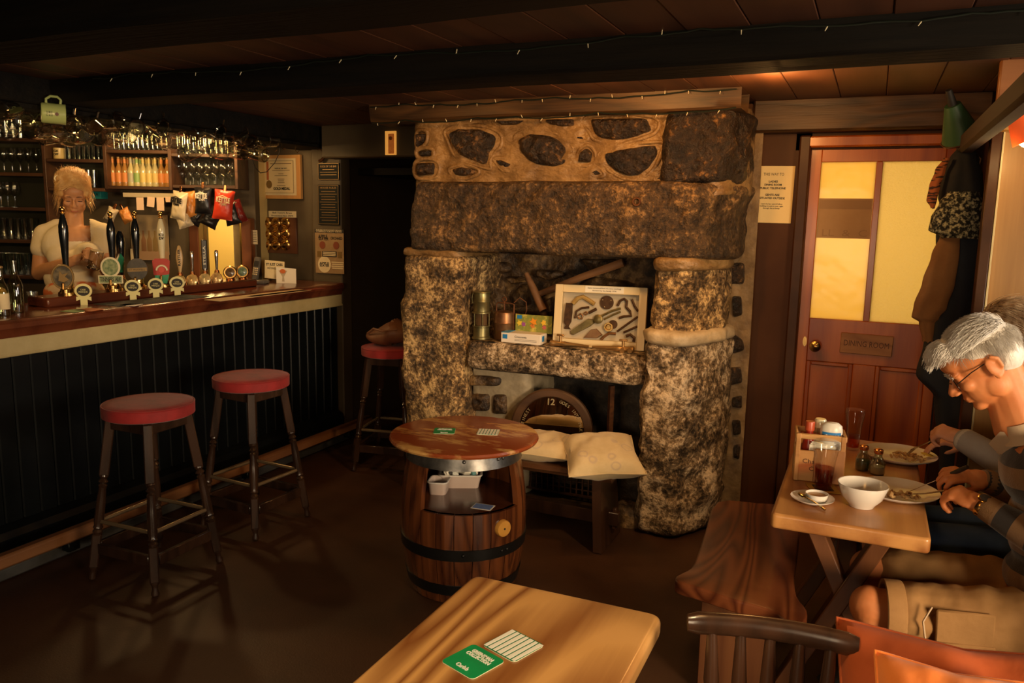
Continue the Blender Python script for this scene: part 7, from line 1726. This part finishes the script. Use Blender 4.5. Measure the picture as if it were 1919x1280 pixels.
# ---------------------------------------------------------------- woman beside him
O2 = Vector((.66, 3.17, 0)); wom = person('woman with streaked hair and grey sleeve sitting behind the white haired man', O2)
SK2 = skinmat('pink_skin', (.60, .28, .17), (.68, .34, .22))
th = math.radians(30); HM2 = frame((.445, 3.17, 1.225), Vector((-math.cos(th), .05, -math.sin(th))), Vector((-math.sin(th), 0, math.cos(th))))
sL, sR = Vector((.575, 3.02, .98)), Vector((.575, 3.32, .98)); eL = Vector((.53, 2.985, .80)); wL = Vector((.345, 3.16, .868)); eR = Vector((.56, 3.38, .76)); wR = Vector((.38, 3.36, .80)); nL = Vector((.262, 3.19, .885)); nR = Vector((.30, 3.36, .80))
body = xf(head_prims(.94, True), HM2) + [cap(HM2 @ Vector((-.03, 0, -.03)), (.53, 3.17, 1.02), .047, .055), ell((.62, 3.17, .56), (.15, .18, .14)), ell((.60, 3.17, .75), (.12, .15, .17)), ell((.575, 3.17, .92), (.11, .155, .11)), cap(sL, sR, .055)]
body += chain([sL, eL, wL], [.045, .038, .026]) + chain([sR, eR, wR], [.045, .038, .026]) + hand_prims(wL, nL, Vector((.1, -.5, .85)), -1, (.9, 1.0, .7), k=.95, thumb=(.75, .3, -.6)) + hand_prims(wR, nR, Vector((0, 0, 1)), 1, (.4, .5, .4), k=.92)
for s, y in ((0, 3.08), (1, 3.27)): body += chain([(.58, y, .50), (.10, y, .48), (.14, y, .08)], [.08, .055, .035]) + [cap((.16, y, .04), (.0, y, .035), .033, .025)]
blobpart('body', body, .0065, SK2, wom, O2, 4)
M_GREYK = mat('grey_jersey', (.30, .29, .30), .8, col2=(.36, .35, .36), sc=8, bump=(30, .35, .005))
blobpart('sleeve', chain([sL, sL.lerp(eL, .5), eL, eL.lerp(wL, .5), wL.lerp(eL, .06)], [.064, .058, .056, .050, .044]), .007, M_GREYK, wom, O2, 5)
blobpart('sleeve', chain([sR, eR, wR.lerp(eR, .1)], [.06, .052, .04]), .008, M_GREYK, wom, O2, 5)
u = (eL - wL).normalized(); MB().tube([wL + u * q - O2 for q in (.0, .01, .03)], [.040, .043, .042], 22).build('cuff', mat('pale_cuff', (.52, .50, .47), .8), wom)
M_FLOR = mat('floral_blouse', (.62, .55, .42), .8, col2=(.22, .14, .08), sc=60, det=2, lo=.45, hi=.6)
blobpart('blouse', [ell((.62, 3.17, .58), (.16, .19, .12)), ell((.60, 3.17, .76), (.136, .165, .18)), ell((.575, 3.17, .91), (.128, .17, .12)), cap(sL, sR, .064)], .009, M_FLOR, wom, O2, 6)
MB().add([Vector(q) - O2 for q in ((.42, 2.98, .98), (.44, 3.06, .80), (.50, 2.97, .76), (.52, 2.95, .97), (.44, 2.975, .98), (.46, 3.055, .80), (.52, 2.965, .76), (.54, 2.945, .97))], [(0, 1, 2, 3), (7, 6, 5, 4), (0, 4, 5, 1), (1, 5, 6, 2), (2, 6, 7, 3), (3, 7, 4, 0)]).build('shawl', mat('pale_shawl', (.52, .40, .32), .85, bump=(40, .3, .005)), wom)
blobpart('trousers', [ell((.62, 3.17, .49), (.17, .19, .10))] + chain([(.60, 3.08, .50), (.12, 3.08, .49), (.15, 3.08, .12)], [.095, .07, .05]) + chain([(.60, 3.27, .50), (.12, 3.27, .49), (.15, 3.27, .12)], [.095, .07, .05]), .01, mat('blue_denim', (.03, .07, .16), .85, col2=(.05, .1, .22), sc=12), wom, O2, 5)
M_STREAK = mat('streaked_brown_hair', (.26, .155, .08), .5, col2=(.55, .42, .28), sc=40, st=(1, 1, .3), lo=.4, hi=.62)
blobpart('hair', xf([ell((-.020, 0, .042), (.098, .086, .090)), ell((-.055, 0, -.03), (.06, .082, .09))], HM2), .007, M_STREAK, wom, O2, 5)
vs, fs = strands(HM2, (-.020, 0, .036), (.104, .090, .098), 1500, lambda v, r: (-.5, .5 * v.y, -.9), .13, lambda v: v.z > -.1 or v.x < -.2 and not v.x > .55, .012, .0016, 11, .003)
addmesh('hair_strands', vs, fs, M_STREAK, wom, O2)
cutlery('table_fork', (.285, 3.215, .862), (.185, 3.31, .752), 'fork', 'steel fork held in the hand of the woman over the far plate')

# ---------------------------------------------------------------- barmaid
DBM = 4.72
def Q(px, py, f=0.0): return P(px, py, D=DBM - f)
O3 = Q(140, 480); O3.z = 0; bar = person('blonde barmaid in a cream top polishing a glass behind the bar', O3)
SK3 = skinmat('tanned_skin', (.50, .235, .10), (.58, .29, .14))
fw = Vector((0, 0, 0)) - Vector((O3.x, O3.y, 0)); fw.normalize(); lf_ = Vector((-fw.y, fw.x, 0))
th = math.radians(20); hc = Q(138, 366, .01)
HM3 = frame(hc, fw * math.cos(th) + Vector((0, 0, -math.sin(th))), fw * math.sin(th) + Vector((0, 0, math.cos(th))))
sA, sB = Q(86, 440), Q(192, 438); eA, eB = Q(74, 512, .0), Q(207, 512, .02); wA, wB = Q(138, 489, .24), Q(192, 497, .24); nA, nB = Q(163, 474, .26), Q(180, 484, .28)
RB = frame((0, 0, 0), lf_, Vector((0, 0, 1))).to_3x3().to_4x4()      # local x = her left, y = back
def Eb(px, py, r, f=0.0): return ell(Q(px, py, f), r, RB)
body = xf(head_prims(.98, True), HM3) + [cap(HM3 @ Vector((-.03, 0, -.04)), Q(139, 432, -.01), .047, .053), cap(HM3 @ Vector((.01, 0, -.07)), Q(139, 432, .01), .036, .048), Eb(139, 462, (.155, .095, .13)), Eb(139, 520, (.145, .09, .14)), Eb(140, 580, (.16, .10, .14)), cap(sA, sB, .05), Eb(118, 478, (.07, .075, .07), .07), Eb(166, 478, (.07, .075, .07), .07)]
body += chain([sA, sA.lerp(eA, .5), eA, eA.lerp(wA, .4), wA], [.056, .052, .043, .043, .027]) + chain([sB, sB.lerp(eB, .5), eB, eB.lerp(wB, .4), wB], [.056, .05, .042, .042, .027])
body += hand_prims(wA, nA, Vector((0, 0, 1)) + fw * .6, 1, (.5, .7, .5), k=.93) + hand_prims(wB, nB, Vector((0, 0, .6)) + fw * .9 + lf_ * .2, -1, (.7, .8, .6), k=.93)
hipz = Q(140, 600).z
for s in (-1, 1):
    h_ = Q(140, 600) + lf_ * (s * .085); k_ = Vector((h_.x, h_.y, .52)); a_ = Vector((h_.x, h_.y, .10)); body += chain([h_, k_, a_], [.09, .055, .036]) + [cap(a_ + Vector((0, 0, -.06)), a_ + fw * .14 + Vector((0, 0, -.07)), .036, .026)]
blobpart('body', body, .0058, SK3, bar, O3, 4)
M_TOP = mat('cream_jersey', (.66, .54, .33), .85, col2=(.72, .60, .39), sc=6, bump=(26, .35, .006))
top = [Eb(139, 462, (.172, .110, .145)), Eb(139, 520, (.160, .104, .14)), cap(sA, sB, .063), Eb(117, 480, (.082, .080, .082), .070), Eb(167, 480, (.082, .080, .082), .070), Eb(142, 486, (.10, .085, .06), .066), cap(sA, sA.lerp(eA, .36), .066, .070), cap(sB, sB.lerp(eB, .36), .066, .068), cap(Q(108, 424), sA, .046, .06), cap(Q(170, 424), sB, .046, .06)]
tp = blobpart('top', top, .007, M_TOP, bar, O3, 9)
bm = bmesh.new(); bm.from_mesh(tp.data); zneck = Q(140, 451).z; dele = []     # scoop neckline
for f_ in bm.faces:
    c_ = f_.calc_center_median(); x_ = c_.dot(lf_); y_ = c_.dot(fw); h_ = c_.z - zneck
    if h_ > 0 and y_ > -.045 and (-.052 - .10 * h_) < x_ < (.088 + .02 * h_): dele.append(f_)
bmesh.ops.delete(bm, geom=dele, context='FACES'); bm.to_mesh(tp.data); bm.free()
M_FLSK = mat('orange_flowered_apron', (.62, .45, .26), .85, col2=(.55, .13, .03), sc=14, det=2, lo=.46, hi=.56)
blobpart('apron', [Eb(140, 548, (.165, .108, .10), .012), Eb(140, 600, (.185, .12, .16)), Eb(140, 650, (.20, .13, .2))], .011, M_FLSK, bar, O3, 5)
M_BLON = mat('blonde_hair', (.52, .28, .085), .45, col2=(.72, .48, .20), sc=26, spec=.5)
blobpart('hair', xf([ell((-.026, 0, .050), (.096, .088, .088)), ell((-.02, 0, .100), (.06, .062, .04)), ell((.035, .064, .045), (.03, .022, .045)), ell((.035, -.064, .045), (.03, .022, .045)), ell((-.045, .04, .03), (.05, .045, .05)), ell((-.045, -.04, .03), (.05, .045, .05))], HM3), .007, M_BLON, bar, O3, 5)
vs, fs = strands(HM3, (-.022, 0, .050), (.100, .091, .094), 2600, lambda v, r: (-.9 if v.z > .2 else -.5, .35 * r.uniform(-1, 1), 1.0 if v.z < .75 else .1), .050, lambda v: (v.z > .15 or v.x < -.2) and not (v.x > .60 and v.z < .45) and not (abs(v.y) > .75 and v.x > .1 and v.z < .1), .014, .0011, 21, .004)
addmesh('hair_strands', vs, fs, M_BLON, bar, O3)
vs, fs = strands(HM3, (-.03, 0, .104), (.055, .060, .035), 700, lambda v, r: (r.uniform(-1, 1), r.uniform(-1, 1), r.uniform(-.2, .8)), .045, lambda v: v.z > -.3, .014, .0011, 23, .008)
addmesh('top_curls', vs, fs, M_BLON, bar, O3)
for s in (-1, 1):
    vs, fs = strands(HM3, (.010, 0, .052), (.082, .080, .088), 420, lambda v, r: (.10, s * 1.0, -.45), .085, lambda v: v.x > .15 and .40 < v.z < .98 and -.25 < s * v.y < .75, .010, .0013, 41 + s, .004, 6)
    addmesh('swept_fringe', vs, fs, M_BLON, bar, O3)
    vs, fs = strands(HM3, (.018, s * .076, .028), (.030, .010, .05), 60, lambda v, r: (.15, s * .28, -1), .095, lambda v: v.z > -.6, .010, .0012, 31 + s, .007, 7)
    addmesh('face_framing_lock', vs, fs, M_BLON, bar, O3)
M_LIDS = mat('dark_lashes', (.10, .04, .02), .6); M_LIPS = mat('rose_lips', (.42, .12, .07), .45)
for s in (-1, 1):
    MB().tube([HM3 @ Vector((.0835, s * q, -.0065 - .002 * math.sin((q - .016) / .03 * PI))) - O3 for q in (.018, .024, .031, .038, .044)], [.001, .0026, .003, .0026, .001], 6).build('eyelash', M_LIDS, bar)
    MB().tube([HM3 @ Vector((.090 - .006 * (q > .035), s * q, .018 + .003 * math.sin((q - .012) / .034 * PI))) - O3 for q in (.012, .022, .032, .044)], [.0012, .0034, .003, .001], 6).build('eyebrow', M_LIDS, bar)
    MB().sph(HM3 @ Vector((-.012, s * .083, -.050)) - O3, .005, 10, 8).build('earring', M_CHROME, bar)
MB().sph(HM3 @ Vector((.0875, 0, -.067)) - O3, (.006, .019, .006), 14, 8, rot=HM3.to_3x3().to_4x4()).build('lips', M_LIPS, bar)
MB().torus((0, 0, 0), .016, .004, 16, 6, Matrix.Translation(HM3 @ Vector((.0, -.075, .10)) - O3) @ rotm(PI / 2, 0, .9)).build('hair_clip', M_WHITEC, bar)
# the glass in her hands and a cloth
gq = Q(178, 492, .31)
t = thing('polished_glass', 'stemmed glass being polished in the hands of the barmaid', 'glass', M=frame(gq, Vector((.6, .5, -.2)), Vector((-.3, -.2, .9)) - lf_ * .5))
MB().lathe([(0, -.03), (.03, -.028), (.036, -.03), (.036, .06), (.034, .068), (.03, .068)], 20).build('glass_bowl', M_GLASSD, t); MB().torus((0, 0, -.03), .034, .006, 20, 6).build('glass_foot', M_CHROME, t)
